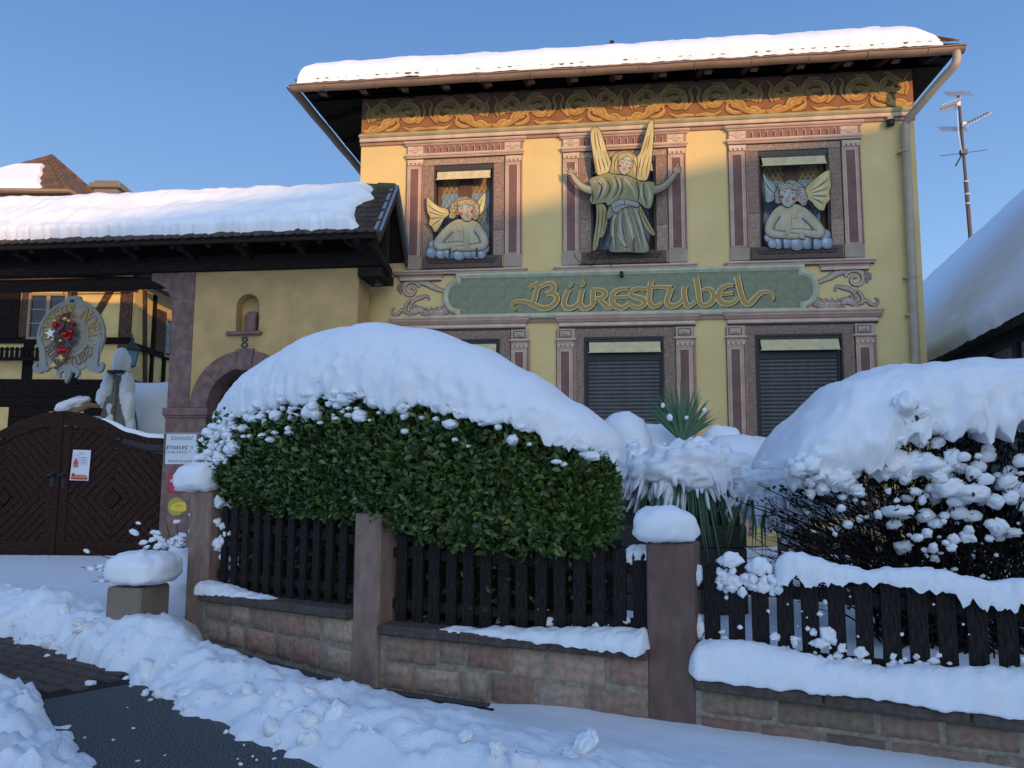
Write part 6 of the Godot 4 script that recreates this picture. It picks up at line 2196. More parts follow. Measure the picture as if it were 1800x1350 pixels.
func flat_part(nm: String, parent: Node3D, l: Array, c: Color, z: float, strokes := [], edge := 0.012):
	var mb := MB.new()
	var p := fpoly(l)
	mb.col(Color(0.05, 0.045, 0.04))
	for q in Geometry2D.offset_polygon(p, edge): mb.prism(q, z - 0.02, z)
	mb.col(c).prism(p, z - 0.002, z + 0.003)
	# scumbled brush marks
	var bb := Rect2(p[0], Vector2.ZERO)
	for v in p: bb = bb.expand(v)
	var dirb := Vector2(0, 1) if bb.size.y > bb.size.x else Vector2(0.6, 0.8)
	for i in 46:
		var o := bb.position + Vector2(rng.randf(), rng.randf()) * bb.size
		var e := o + dirb.rotated(rng.randf_range(-0.35, 0.35)) * rng.randf_range(0.04, 0.11)
		if Geometry2D.is_point_in_polygon(o, p) and Geometry2D.is_point_in_polygon(e, p):
			mb.col(c * rng.randf_range(0.62, 1.45))
			band(mb, PackedVector2Array([o, o.lerp(e, 0.5) + Vector2(0.004, 0), e]), 0.004, rng.randf_range(0.008, 0.02), 0.003, z, z + 0.0032 + i * 0.000004)
	var k := 0
	for s in strokes:      # [points, colour, width in the middle]
		mb.col(s[1])
		k += 1
		var w: float = s[2] * (1.7 if s[1].get_luminance() < 0.13 else 1.0)
		band(mb, fpoly(s[0], false), w * 0.4, w, w * 0.25, z, z + 0.0035 + 0.0002 * k)
	put(nm, mb.mesh(), M.paint, parent)

func limb(nm: String, parent: Node3D, l: Array, w0: float, w1: float, w2: float, c: Color, hi: Color, z: float):
	var mb := MB.new()
	var p := fpoly(l, false)
	mb.col(Color(0.06, 0.05, 0.04)); band(mb, p, w0 + 0.022, w1 + 0.022, w2 + 0.02, z - 0.015, z)
	mb.col(c * 0.72); band(mb, p, w0, w1, w2, z - 0.01, z + 0.003)
	var q := PackedVector2Array()
	for v in p: q.append(v + Vector2(-0.006, 0.010))
	mb.col(c); band(mb, q, w0 * 0.74, w1 * 0.74, w2 * 0.7, z - 0.01, z + 0.004)
	for v in q.size(): q[v] += Vector2(-0.006, 0.010)
	mb.col(hi); band(mb, q, w0 * 0.25, w1 * 0.34, w2 * 0.2, z - 0.01, z + 0.005)
	put(nm, mb.mesh(), M.paint, parent)

func feathers(l: Array, c: Color, w: float) -> Array:
	var o := []
	for s in l: o.append([s, c, w])
	return o

func head(parent: Node3D, cx: float, cy: float, s: float, turn: float, z: float, skin: Color, closed_eyes: bool):
	var mb := MB.new()
	var P := func(x: float, y: float) -> Vector2:
		var v := Vector2(x, y).rotated(turn) * s
		return fmap.call(cx + v.x, cy + v.y)
	var oval := []
	for i in 16:
		var a := TAU * i / 16
		oval.append(P.call(cos(a) * 66 * (1.0 if sin(a) < 0.3 else 0.9), sin(a) * 88))
	var ov := smooth2(oval, true, 3)
	mb.col(Color(0.07, 0.05, 0.04))
	for q in Geometry2D.offset_polygon(ov, 0.008): mb.prism(q, z - 0.02, z)
	mb.col(skin).prism(ov, z - 0.002, z + 0.003)
	var st := func(l: Array, c: Color, w: float, zz: float):
		var o := []
		for i in range(0, l.size(), 2): o.append(P.call(l[i], l[i + 1]))
		mb.col(c); band(mb, smooth2(o, false, 5), w * 0.4, w, w * 0.3, z, z + zz)
	var dk := Color(0.09, 0.06, 0.05)
	var w := s * 0.0021
	st.call([40, -60, 56, -10, 44, 50, 16, 80], skin * 0.62, 22 * w, 0.0035)     # shaded cheek
	st.call([-30, -62, 0, -70, 30, -60], Color(0.62, 0.60, 0.52), 22 * w, 0.0036)
	st.call([-6, -30, -9, 0, -12, 14], Color(0.64, 0.62, 0.56), 9 * w, 0.0038)
	st.call([4, -26, 3, 8, 8, 18, -4, 24, -14, 20], dk * 1.6, 5 * w, 0.0040)       # nose
	for e in [-1.0, 1.0]:
		var ex: float = e * 30.0 - 3
		st.call([ex - 19, -36, ex, -45, ex + 19, -36], dk * 1.3, 6 * w, 0.0040)
		if closed_eyes:
			st.call([ex - 15, -16, ex, -9, ex + 15, -16], dk, 5 * w, 0.0041)
			st.call([ex - 14, -23, ex, -27, ex + 14, -23], Color(0.6, 0.56, 0.45), 8 * w, 0.0040)
		else:
			st.call([ex - 16, -16, ex, -22, ex + 16, -16], Color(0.62, 0.6, 0.55), 13 * w, 0.0039)
			st.call([ex - 17, -18, ex, -27, ex + 17, -18], dk, 5 * w, 0.0042)
			st.call([ex - 4, -18, ex + 4, -18], Color(0.08, 0.09, 0.06), 10 * w, 0.0043)
		var ck: Vector2 = P.call(ex + e * 14, 20)
		mb.col(Color(0.60, 0.06, 0.05)).prism(arc(ck, 13 * w, 0, TAU, 10), z, z + 0.0045)
	st.call([-20, 42, -4, 36, 14, 42], Color(0.34, 0.09, 0.07), 9 * w, 0.0042)
	st.call([-16, 46, -2, 52, 12, 46], Color(0.45, 0.16, 0.12), 7 * w, 0.0041)
	st.call([-8, 62, 4, 64], skin * 0.6, 5 * w, 0.0041)
	put("face", mb.mesh(), M.paint, parent)

func curls(parent: Node3D, L: Array, r: float, z: float, c: Color):
	var mb := MB.new()
	var k := 0
	for q in L:
		k += 1
		var o: Vector2 = fmap.call(q[0], q[1])
		var rr := r * (0.8 + 0.4 * rng.randf())
		var zz := z + 0.0004 * k
		mb.col(Color(0.07, 0.055, 0.04)).prism(arc(o, rr * 1.15, 0, TAU, 14), z - 0.02, zz)
		mb.col(c * (0.85 + 0.3 * rng.randf())).prism(arc(o, rr, 0, TAU, 14), z - 0.01, zz + 0.0005)
		mb.col(Color(0.6, 0.52, 0.36)); band(mb, spiral(o, rr * 0.75, rr * 0.15, rng.randf() * TAU, 1.2, 16), rr * 0.28, rr * 0.25, rr * 0.1, z, zz + 0.001)
		mb.col(Color(0.1, 0.075, 0.05)); band(mb, spiral(o, rr * 0.5, rr * 0.08, rng.randf() * TAU, 1.2, 14), rr * 0.12, rr * 0.14, rr * 0.05, z, zz + 0.0012)
	put("hair", mb.mesh(), M.paint, parent)

func figures():
	var wing := Color(0.68, 0.54, 0.21)
	var wing_hi := Color(0.70, 0.64, 0.40)
	var fl := Color(0.16, 0.115, 0.05)
	var skin := Color(0.60, 0.50, 0.30)
	var robe := Color(0.33, 0.31, 0.15)
	var robe_hi := Color(0.52, 0.50, 0.36)
	var robe_dk := Color(0.07, 0.075, 0.06)
	# --- the angel
	fmap = func(x: float, y: float) -> Vector2: return Vector2(4.265 + (x - 475.0) * 0.00207, 7.04 - (y - 390.0 + 0.045 * (x - 470.0)) * 0.00215)
	var t := thing("angel_figure", "painted board angel with spread arms in the middle upper window", "figure", Vector3(4.85, 5.39, 0.2), FR)
	var z := 0.20
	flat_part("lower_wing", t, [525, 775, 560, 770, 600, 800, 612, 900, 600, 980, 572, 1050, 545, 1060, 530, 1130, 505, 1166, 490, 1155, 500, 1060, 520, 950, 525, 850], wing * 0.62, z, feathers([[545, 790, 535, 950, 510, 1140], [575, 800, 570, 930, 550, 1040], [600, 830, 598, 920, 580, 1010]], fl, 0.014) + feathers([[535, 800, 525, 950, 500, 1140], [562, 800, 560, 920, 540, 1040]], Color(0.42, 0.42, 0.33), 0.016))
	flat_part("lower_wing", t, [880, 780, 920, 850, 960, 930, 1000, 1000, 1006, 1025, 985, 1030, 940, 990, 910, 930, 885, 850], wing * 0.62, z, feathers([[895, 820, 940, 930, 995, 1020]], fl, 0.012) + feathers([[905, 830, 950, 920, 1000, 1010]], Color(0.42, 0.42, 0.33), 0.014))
	flat_part("upper_wing", t, [480, 165, 492, 135, 520, 122, 548, 135, 565, 165, 590, 240, 612, 320, 640, 400, 655, 440, 640, 490, 600, 520, 560, 530, 535, 525, 520, 480, 505, 400, 492, 310, 480, 230], wing, z + 0.005, feathers([[500, 150, 505, 260, 520, 380], [522, 140, 535, 260, 555, 400], [545, 150, 562, 260, 585, 380], [520, 300, 530, 400, 550, 500], [548, 320, 565, 420, 580, 500], [580, 330, 600, 420, 615, 490], [600, 400, 622, 450, 630, 480]], wing_hi, 0.026) + feathers([[510, 170, 520, 270, 535, 330], [535, 165, 550, 260, 570, 330], [512, 380, 522, 450, 540, 510], [540, 390, 555, 460, 568, 515], [570, 390, 590, 450, 600, 505], [600, 370, 618, 430, 628, 470]], fl, 0.010))
	flat_part("upper_wing", t, [1000, 66, 1010, 85, 1008, 180, 1000, 300, 985, 420, 965, 520, 945, 570, 900, 575, 865, 560, 850, 480, 865, 390, 900, 330, 930, 230, 955, 140, 975, 85], wing, z + 0.005, feathers([[992, 90, 980, 200, 960, 300], [978, 120, 955, 220, 925, 320], [990, 260, 975, 360, 955, 470], [960, 300, 935, 400, 905, 520], [925, 340, 900, 420, 880, 520], [970, 400, 950, 480, 925, 560]], wing_hi, 0.026) + feathers([[985, 150, 968, 250, 948, 330], [962, 200, 940, 280, 915, 350], [975, 370, 955, 450, 938, 550], [945, 360, 920, 440, 900, 550], [905, 380, 888, 450, 875, 540]], fl, 0.010))
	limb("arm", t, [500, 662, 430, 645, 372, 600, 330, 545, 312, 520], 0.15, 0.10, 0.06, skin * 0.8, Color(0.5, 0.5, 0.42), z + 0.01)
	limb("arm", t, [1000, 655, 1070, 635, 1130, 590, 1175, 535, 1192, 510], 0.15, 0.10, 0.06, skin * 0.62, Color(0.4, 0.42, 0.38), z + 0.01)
	for f in [[[318, 522, 290, 500, 276, 480], 0.024], [[320, 515, 305, 495, 312, 484, 322, 492], 0.022], [[325, 512, 330, 498, 342, 502], 0.022], [[330, 515, 345, 515, 350, 530], 0.024], [[312, 530, 292, 528, 282, 515], 0.022]]:
		limb("finger", t, f[0], f[1], f[1], f[1] * 0.6, skin * 0.85, Color(0.5, 0.5, 0.42), z + 0.014)
	for f in [[[1185, 510, 1200, 470, 1216, 438], 0.024], [[1192, 512, 1215, 480, 1234, 464], 0.024], [[1198, 515, 1222, 495, 1230, 488], 0.022], [[1195, 522, 1215, 515, 1226, 505], 0.022], [[1180, 515, 1182, 490, 1190, 475], 0.022]]:
		limb("finger", t, f[0], f[1], f[1], f[1] * 0.6, skin * 0.62, Color(0.4, 0.42, 0.38), z + 0.014)
	flat_part("skirt", t, [640, 790, 720, 745, 800, 760, 870, 790, 880, 860, 900, 940, 930, 1050, 948, 1168, 780, 1172, 640, 1172, 640, 1110, 652, 1060, 638, 1010, 642, 930, 665, 860, 630, 900, 606, 882, 622, 830], Color(0.32, 0.29, 0.17), z + 0.008, feathers([[690, 860, 660, 960, 670, 1160], [730, 830, 720, 980, 760, 1160], [760, 800, 800, 960, 850, 1160], [800, 800, 850, 950, 900, 1150], [840, 810, 885, 930, 930, 1140], [690, 1010, 740, 1090, 800, 1165]], Color(0.47, 0.46, 0.37), 0.045) + feathers([[710, 850, 690, 980, 700, 1165], [745, 820, 760, 960, 800, 1160], [780, 810, 830, 950, 880, 1150], [820, 810, 870, 940, 915, 1140], [660, 900, 640, 1000, 650, 1160]], Color(0.24, 0.17, 0.085), 0.020) + feathers([[700, 840, 675, 960, 685, 1165], [735, 830, 745, 1000, 785, 1160], [800, 805, 858, 960, 905, 1150], [720, 1110, 770, 1140, 770, 1120]], robe_dk, 0.010))
	flat_part("robe", t, [470, 570, 560, 535, 640, 515, 700, 530, 780, 540, 850, 565, 900, 590, 1006, 596, 1000, 700, 985, 780, 960, 812, 920, 798, 880, 760, 860, 752, 740, 745, 680, 760, 622, 788, 600, 762, 550, 772, 490, 775, 467, 742, 490, 690, 480, 630], robe, z + 0.014, feathers([[500, 590, 560, 600, 530, 720], [560, 560, 600, 620, 560, 740], [650, 540, 680, 620, 630, 740], [700, 550, 720, 640, 640, 770], [760, 560, 830, 650, 850, 730], [900, 610, 900, 700, 930, 780], [950, 610, 970, 700, 960, 790]], robe_hi, 0.040) + feathers([[530, 580, 570, 650, 520, 760], [600, 550, 640, 640, 590, 740], [680, 545, 710, 640, 660, 740], [740, 560, 740, 660, 700, 740], [860, 580, 880, 680, 870, 750], [920, 600, 925, 700, 945, 790], [485, 650, 495, 720, 490, 765]], robe_dk, 0.018) + feathers([[600, 580, 640, 560, 690, 560], [770, 600, 810, 660, 830, 720], [930, 640, 935, 700, 950, 760]], Color(0.34, 0.33, 0.14), 0.030))
	flat_part("belt", t, [655, 770, 740, 738, 800, 745, 872, 768, 870, 800, 800, 796, 740, 812, 700, 850, 662, 835], Color(0.36, 0.36, 0.31), z + 0.02, feathers([[670, 790, 740, 760, 860, 785], [690, 820, 720, 790, 760, 775]], Color(0.45, 0.48, 0.48), 0.018) + feathers([[680, 810, 740, 785, 865, 795], [755, 745, 760, 790]], robe_dk, 0.008))
	flat_part("hair", t, [640, 490, 658, 430, 655, 400, 670, 365, 710, 340, 770, 328, 820, 340, 860, 375, 870, 420, 866, 480, 852, 560, 820, 545, 760, 525, 700, 522, 645, 515], Color(0.42, 0.32, 0.13), z + 0.018, feathers([[700, 360, 670, 420, 665, 500], [730, 350, 690, 430, 690, 510], [780, 340, 840, 380, 850, 460], [800, 345, 858, 400, 855, 500], [840, 440, 850, 500, 838, 545]], Color(0.66, 0.55, 0.27), 0.028) + feathers([[715, 355, 680, 430, 675, 510], [760, 345, 830, 370, 845, 440], [850, 420, 862, 490, 848, 540]], fl, 0.010))
	head(t, 772, 450, 0.92, 0.22, z + 0.03, Color(0.50, 0.46, 0.34), true)
	flat_part("fringe", t, [712, 420, 715, 385, 745, 355, 790, 348, 828, 372, 842, 420, 826, 400, 800, 382, 765, 385, 735, 400], Color(0.5, 0.40, 0.18), z + 0.036, feathers([[720, 405, 745, 372, 790, 365], [790, 362, 820, 380, 836, 410]], Color(0.7, 0.6, 0.32), 0.016), 0.005)
	var pg := MB.new()
	for x in [4.52, 5.0]: pg.lim(x, x + 0.015, 5.34, 5.56, 0.12, z + 0.06)
	put("peg", pg.mesh(), M.black, t)
	var wr := MB.new()
	wr.tube([Vector3(3.96, 5.36, 0.04), Vector3(4.05, 5.2, 0.1), Vector3(4.28, 5.12, 0.11), Vector3(4.4, 5.3, 0.11), Vector3(4.54, 5.42, 0.2), Vector3(4.58, 5.2, 0.12), Vector3(4.62, 5.08, 0.1)], 0.006, 4)
	put("wire", wr.mesh(), M.black, t)
	# --- two different winged children on clouds
	var cloud := Color(0.36, 0.43, 0.48)
	for k in 2:
		if k == 0:
			fmap = func(x: float, y: float) -> Vector2: return Vector2(1.41 + (x - 335.0) * 0.00196, 7.06 - (y - 335.0 + 0.03 * (x - 335.0)) * 0.00198)
		else:
			fmap = func(x: float, y: float) -> Vector2: return Vector2(7.20 + (x - 372.0) * 0.00190, 7.09 - (y - 325.0 + 0.045 * (x - 372.0)) * 0.00204)
		var w := thing("cherub_figure", ["painted board cherub with large left wing in the left upper window", "painted board cherub with curly grey hair in the right upper window"][k], "figure", Vector3([1.95, 7.76][k], 5.39, 0.1), FR)
		z = 0.10
		if k == 0:
			flat_part("wing", w, [275, 632, 300, 640, 345, 685, 400, 722, 470, 742, 485, 790, 440, 830, 405, 900, 362, 955, 330, 905, 302, 882, 312, 820, 286, 762], wing, z, feathers([[290, 660, 360, 730, 460, 780], [300, 720, 370, 770, 450, 800], [310, 790, 380, 800, 440, 810], [320, 860, 380, 840, 430, 820], [350, 920, 390, 870, 425, 830]], wing_hi, 0.045) + feathers([[285, 700, 360, 755, 455, 790], [300, 765, 370, 790, 440, 805], [312, 830, 380, 825, 435, 815], [335, 890, 385, 855, 430, 825]], fl, 0.012))
			flat_part("wing", w, [820, 590, 830, 620, 822, 700, 802, 770, 752, 800, 740, 700, 780, 640], wing, z, feathers([[815, 620, 790, 690, 755, 760], [805, 700, 780, 750, 750, 785]], wing_hi, 0.035) + feathers([[800, 650, 775, 720, 750, 775]], fl, 0.010))
		else:
			flat_part("wing", w, [390, 530, 420, 570, 480, 620, 500, 700, 470, 760, 410, 780, 400, 700, 395, 600], Color(0.36, 0.38, 0.33), z, feathers([[400, 560, 440, 640, 490, 690], [402, 640, 440, 690, 480, 720]], Color(0.5, 0.53, 0.5), 0.03) + feathers([[400, 600, 440, 665, 480, 705]], fl, 0.01))
			flat_part("wing", w, [962, 500, 968, 560, 972, 640, 955, 690, 958, 750, 925, 790, 900, 845, 850, 830, 800, 770, 740, 720, 760, 650, 820, 590, 900, 530], wing, z, feathers([[950, 530, 880, 600, 790, 670], [955, 610, 890, 650, 800, 690], [945, 690, 880, 700, 800, 710], [930, 760, 870, 745, 800, 730], [890, 820, 850, 780, 800, 745]], wing_hi, 0.045) + feathers([[960, 570, 890, 625, 795, 680], [955, 650, 885, 675, 800, 700], [940, 725, 875, 722, 800, 720], [910, 790, 860, 765, 800, 735]], fl, 0.012))
		var dx := 0.0 if k == 0 else 70.0
		var dy := 0.0 if k == 0 else -40.0
		var X := func(l: Array) -> Array:
			var o := []
			for i in range(0, l.size(), 2):
				var xx: float = l[i]
				if k == 1: xx = 1200.0 - l[i] - 30.0
				o.append(xx + (0.0 if k == 0 else 80.0)); o.append(l[i + 1] + dy)
			return o
		flat_part("torso", w, X.call([470, 905, 540, 850, 620, 838, 720, 850, 790, 905, 815, 1000, 800, 1110, 640, 1130, 470, 1110, 452, 1010]), skin, z + 0.006, feathers([X.call([620, 900, 630, 980, 625, 1060]), X.call([560, 940, 600, 960, 620, 950])], skin * 0.6, 0.018) + feathers([X.call([540, 900, 540, 980, 560, 1060]), X.call([700, 900, 710, 980, 700, 1060])], Color(0.55, 0.55, 0.47), 0.06))
		var cl := MB.new()
		var n := 0
		for q in [[350, 1080, 50], [330, 1150, 52], [420, 1160, 48], [500, 1150, 58], [590, 1160, 62], [680, 1150, 55], [750, 1160, 50], [820, 1110, 48], [800, 1165, 40]]:
			n += 1
			var o: Vector2 = fmap.call(X.call([q[0], q[1]])[0], q[1] + (0 if k == 0 else -25))
			var r: float = q[2] * 0.00195
			cl.col(Color(0.05, 0.06, 0.07)).prism(arc(o, r * 1.08, 0, TAU, 18), z - 0.01, z + 0.008 + n * 0.0006)
			cl.col(cloud * 0.72).prism(arc(o, r, 0, TAU, 18), z, z + 0.0085 + n * 0.0006)
			cl.col(cloud).prism(arc(o + Vector2(-r * 0.14, r * 0.14), r * 0.78, 0, TAU, 16), z, z + 0.009 + n * 0.0006)
			cl.col(Color(0.55, 0.62, 0.66)).prism(arc(o + Vector2(-r * 0.28, r * 0.3), r * 0.42, 0, TAU, 14), z, z + 0.0094 + n * 0.0006)
		put("cloud", cl.mesh(), M.paint, w)
		limb("arm", w, X.call([505, 925, 430, 1000, 385, 1075, 440, 1092, 560, 1075, 640, 1075]), 0.17, 0.15, 0.07, skin, Color(0.58, 0.56, 0.44), z + 0.018)
		limb("arm", w, X.call([760, 925, 810, 1000, 820, 1080, 740, 1100, 620, 1112, 560, 1110]), 0.16, 0.14, 0.065, skin * 0.92, Color(0.55, 0.54, 0.44), z + 0.022)
		for f in 4:
			limb("finger", w, X.call([640, 1066 + f * 9, 672, 1062 + f * 12, 690, 1070 + f * 13]), 0.022, 0.02, 0.012, skin, Color(0.58, 0.56, 0.44), z + 0.026)
			limb("finger", w, X.call([562, 1100 + f * 9, 536, 1100 + f * 11, 520, 1108 + f * 12]), 0.022, 0.02, 0.012, skin * 0.92, Color(0.55, 0.54, 0.44), z + 0.03)
		var hx := 655.0
		var hy := 770.0
		var hp: Array = X.call([hx, hy])
		if k == 1:
			hp = [600, 735]
		var hl := []
		for i in 15:
			var a := PI * 0.95 + (PI * 1.15) * i / 14.0
			hl.append([hp[0] + cos(a) * 106 + (-14 if k == 0 else 14), hp[1] + sin(a) * 112 - 4])
			if i % 2 == 0: hl.append([hp[0] + cos(a) * 70 + (-10 if k == 0 else 10), hp[1] + sin(a) * 86 - 16])
			hl.append([hp[0] + cos(a) * 112 + (-22 if k == 0 else 22), hp[1] + sin(a) * 118 + 14])
		curls(w, hl, 0.058, z + 0.012, Color(0.40, 0.30, 0.15) if k == 0 else Color(0.38, 0.36, 0.30))
		head(w, hp[0], hp[1] - 12, 1.16, -0.2 if k == 0 else 0.15, z + 0.03, Color(0.50, 0.45, 0.31) if k == 0 else Color(0.52, 0.50, 0.42), false)
		var fr := []
		for i in 7: fr.append([hp[0] - 62 + i * 21, hp[1] - 78 - 14 * sin(PI * i / 6.0)])
		curls(w, fr, 0.042, z + 0.036, Color(0.46, 0.36, 0.2) if k == 0 else Color(0.42, 0.40, 0.34))
		var pg2 := MB.new()
		for x in [0.33, 0.82]:
			pg2.lim([1.40, 7.17][k] + x, [1.40, 7.17][k] + x + 0.02, 5.34, 5.5, 0.05, z + 0.05)
		put("peg", pg2.mesh(), M.black, w)

# ---------------------------------------------------------------- hedge
var HA := Vector3(-2.42, 0, -7.62)
var HK := Vector3(-0.90, 0, -5.98)
var HC := Vector3(0.42, 0, -5.62)
func hedge_at(s: float) -> Vector3:
	if s < 0.0: return HA + (HK - HA) * 2.0 * s
	if s > 1.0: return HC + (HC - HK) * 2.0 * (s - 1.0)
	return HA.lerp(HK, s).lerp(HK.lerp(HC, s), s)
func hedge_out(s: float) -> Vector3:      # towards the street
	var d := (hedge_at(s + 0.02) - hedge_at(s - 0.02)).normalized()
	return d.cross(Vector3.UP)
var h_low := [[-0.12, 1.30], [0.0, 1.24], [0.25, 1.22], [0.5, 1.19], [0.75, 1.07], [1.0, 1.05], [1.15, 1.12]]
var h_lip := [[-0.15, 1.72], [-0.08, 1.88], [0.02, 2.02], [0.15, 2.13], [0.3, 2.2], [0.5, 2.2], [0.62, 2.12], [0.8, 2.0], [0.95, 1.87], [1.05, 1.76], [1.15, 1.68]]
var h_top := [[-0.15, 2.30], [-0.05, 2.48], [0.1, 2.63], [0.3, 2.79], [0.45, 2.80], [0.6, 2.70], [0.75, 2.53], [0.9, 2.31], [1.02, 2.11], [1.15, 1.95]]

func hull_point(t: float, th: float, grow: float) -> Array:    # t along, th around: -PI/2 bottom, 0 front, PI/2 top, PI back
	var s := lerpf(-0.14, 1.13, t)
	var k := pow(maxf(0.0, 1.0 - pow(absf(2.0 * t - 1.0), 15.0)), 0.33)
	var lo2 := lerps(s, h_low)
	var hi2 := lerps(s, h_top) - 0.34
	var mid := (lo2 + hi2) * 0.5
	var hh := (hi2 - lo2) * 0.5
	var o := hedge_out(s)
	var c := hedge_at(s)
	var p := c + o * (sgnpow(cos(th), 0.55) * (0.47 + grow) * k) + Vector3(0, mid + sgnpow(sin(th), 0.55) * (hh + grow) * (0.35 + 0.65 * k), 0)
	var n := (o * cos(th) * 1.0 + Vector3.UP * sin(th) * 0.8 + (hedge_at(s + 0.01) - hedge_at(s - 0.01)).normalized() * (2.0 * t - 1.0) * (1.0 if absf(2.0 * t - 1.0) > 0.85 else 0.1)).normalized()
	return [p, n]

func leaf_mesh() -> ArrayMesh:
	var mb := MB.new(true)
	var b := Vector3(0, 0, 0)
	var m1 := Vector3(0, -0.05, 0.35); var m2 := Vector3(0, -0.04, 0.7); var tip := Vector3(0, -0.14, 1.0)
	for s in [-1.0, 1.0]:
		var e1 := Vector3(s * 0.23, 0.05, 0.35)
		var e2 := Vector3(s * 0.2, 0.05, 0.68)
		if s > 0:
			mb.tri(b, e1, m1); mb.tri(m1, e1, e2); mb.tri(m1, e2, m2); mb.tri(m2, e2, tip)
		else:
			mb.tri(b, m1, e1); mb.tri(m1, e2, e1); mb.tri(m1, m2, e2); mb.tri(m2, tip, e2)
	return mb.mesh()

func scatter(nm: String, mesh: Mesh, m: Material, X: Array, C: Array, parent: Node3D) -> MultiMeshInstance3D:
	var mm := MultiMesh.new()
	mm.transform_format = MultiMesh.TRANSFORM_3D
	mm.use_colors = C.size() > 0
	mm.mesh = mesh
	mm.instance_count = X.size()
	for i in X.size():
		mm.set_instance_transform(i, X[i])
		if C.size(): mm.set_instance_color(i, C[i])
	var o := MultiMeshInstance3D.new()
	o.name = nm
	o.multimesh = mm
	o.material_override = m
	parent.add_child(o, true)
	if parent.has_meta("off"): o.position = parent.get_meta("off")
	o.set_meta("kind", "stuff")
	return o

func hedge():
	var t := thing("laurel_hedge", "clipped glossy green hedge overhanging the fence beneath a dome of snow", "hedge", hedge_at(0.5) + Vector3(0, 0.3, 0))
	# closed near-black hull for the inner twigs, shade put into its colour
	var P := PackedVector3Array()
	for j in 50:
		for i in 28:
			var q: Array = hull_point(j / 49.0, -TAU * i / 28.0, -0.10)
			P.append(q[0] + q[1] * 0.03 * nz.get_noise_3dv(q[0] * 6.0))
	put("twig_shade_hull", sheet(28, 50, P, true), M.hedge_core, t)
	# lower hull for stems behind the paling, their shade painted as near-black
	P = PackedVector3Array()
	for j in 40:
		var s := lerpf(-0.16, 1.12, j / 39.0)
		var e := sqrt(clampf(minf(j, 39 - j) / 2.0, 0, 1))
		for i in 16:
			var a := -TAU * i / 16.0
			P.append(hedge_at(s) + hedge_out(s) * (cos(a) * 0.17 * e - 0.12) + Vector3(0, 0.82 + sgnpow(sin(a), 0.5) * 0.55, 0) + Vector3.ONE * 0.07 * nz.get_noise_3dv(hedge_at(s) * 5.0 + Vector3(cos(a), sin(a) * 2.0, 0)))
	put("twig_shade_hull", sheet(16, 40, P, true), M.hedge_core, t)
	var X := []
	var C := []
	for k in 30000:
		var tt := rng.randf()
		if rng.randf() < 0.22: tt = rng.randf() * 0.07 if rng.randf() < 0.5 else 1.0 - rng.randf() * 0.07
		var th := rng.randf_range(-1.5, 1.45)
		if rng.randf() < 0.78:
			var f := rng.randf_range(-1.0, 1.0)
			th = sign(f) * asin(pow(absf(f), 1.0 / 0.55) * 0.999)
		var gr := rng.randf_range(-0.10, 0.045) + 0.05 * nz.get_noise_2d(tt * 22.0, th * 3.0)
		var q: Array = hull_point(tt, th, gr)
		var p: Vector3 = q[0]
		var n: Vector3 = q[1]
		if th < -0.75 : p.y -= rng.randf() * 0.06
		var up := (n * rng.randf_range(0.2, 1.0) + Vector3.UP * rng.randf_range(-0.1, 0.9) + Vector3(rng.randf_range(-1, 1), rng.randf_range(-0.6, 0.6), rng.randf_range(-1, 1)) * 0.75).normalized()
		var nrm := (n + Vector3.UP * 0.6 + Vector3(rng.randf_range(-1, 1), rng.randf_range(-1, 1), rng.randf_range(-1, 1)) * 0.6).normalized()
		var x := nrm.cross(up).normalized()
		nrm = up.cross(x).normalized()
		var L := rng.randf_range(0.034, 0.078)
		X.append(Transform3D(Basis(x * L, nrm * L, up * L), p))
		var v := rng.randf()
		var c := Color(0.024, 0.055, 0.012).lerp(Color(0.095, 0.165, 0.030), v * v)
		c = c * rng.randf_range(0.7, 1.5)
		if rng.randf() < 0.02: c = Color(0.11, 0.075, 0.03)
		if rng.randf() < 0.11: c = Color(0.13, 0.19, 0.035).lerp(Color(0.06, 0.12, 0.03), rng.randf())
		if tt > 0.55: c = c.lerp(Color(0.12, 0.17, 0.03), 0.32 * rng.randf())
		C.append(c)
	scatter("leaves", leaf_mesh(), M.leaf, X, C, t)
	# leaves and stems seen between the pickets under the hedge
	X = []; C = []
	for k in 2600:
		var s := rng.randf_range(-0.1, 1.12)
		var c := hedge_at(s) + hedge_out(s) * rng.randf_range(0.02, 0.26)
		c.y = rng.randf_range(0.5, 1.25) if rng.randf() < 0.7 else rng.randf_range(0.35, 0.6)
		var up := Vector3(rng.randf_range(-1, 1), rng.randf_range(-0.2, 1), rng.randf_range(-1, 1)).normalized()
		var nrm := Vector3(rng.randf_range(-1, 1), rng.randf_range(-1, 1), rng.randf_range(0, 1)).normalized()
		var x := nrm.cross(up).normalized()
		var L := rng.randf_range(0.05, 0.085)
		X.append(Transform3D(Basis(x * L, up.cross(x).normalized() * L, up * L), c))
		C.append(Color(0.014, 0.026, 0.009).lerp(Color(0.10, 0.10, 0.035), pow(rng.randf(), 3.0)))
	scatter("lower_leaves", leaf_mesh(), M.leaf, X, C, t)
	var st := MB.new()
	for k in 70:
		var s := rng.randf_range(-0.08, 1.1)
		var c := hedge_at(s) + hedge_out(s) * rng.randf_range(-0.35, -0.05)
		st.tube([Vector3(c.x, 0.3, c.z), c + Vector3(rng.randf_range(-0.1, 0.1), 0.8, rng.randf_range(-0.1, 0.1)), c + Vector3(rng.randf_range(-0.2, 0.2), 1.4, rng.randf_range(-0.15, 0.15))], [0.016, 0.012, 0.008], 5, false)
	put("stems", st.mesh(), M.twig, t).set_meta("kind", "stuff")
	# the dome of snow
	P = PackedVector3Array()
	var nc := 76
	var nr := 190
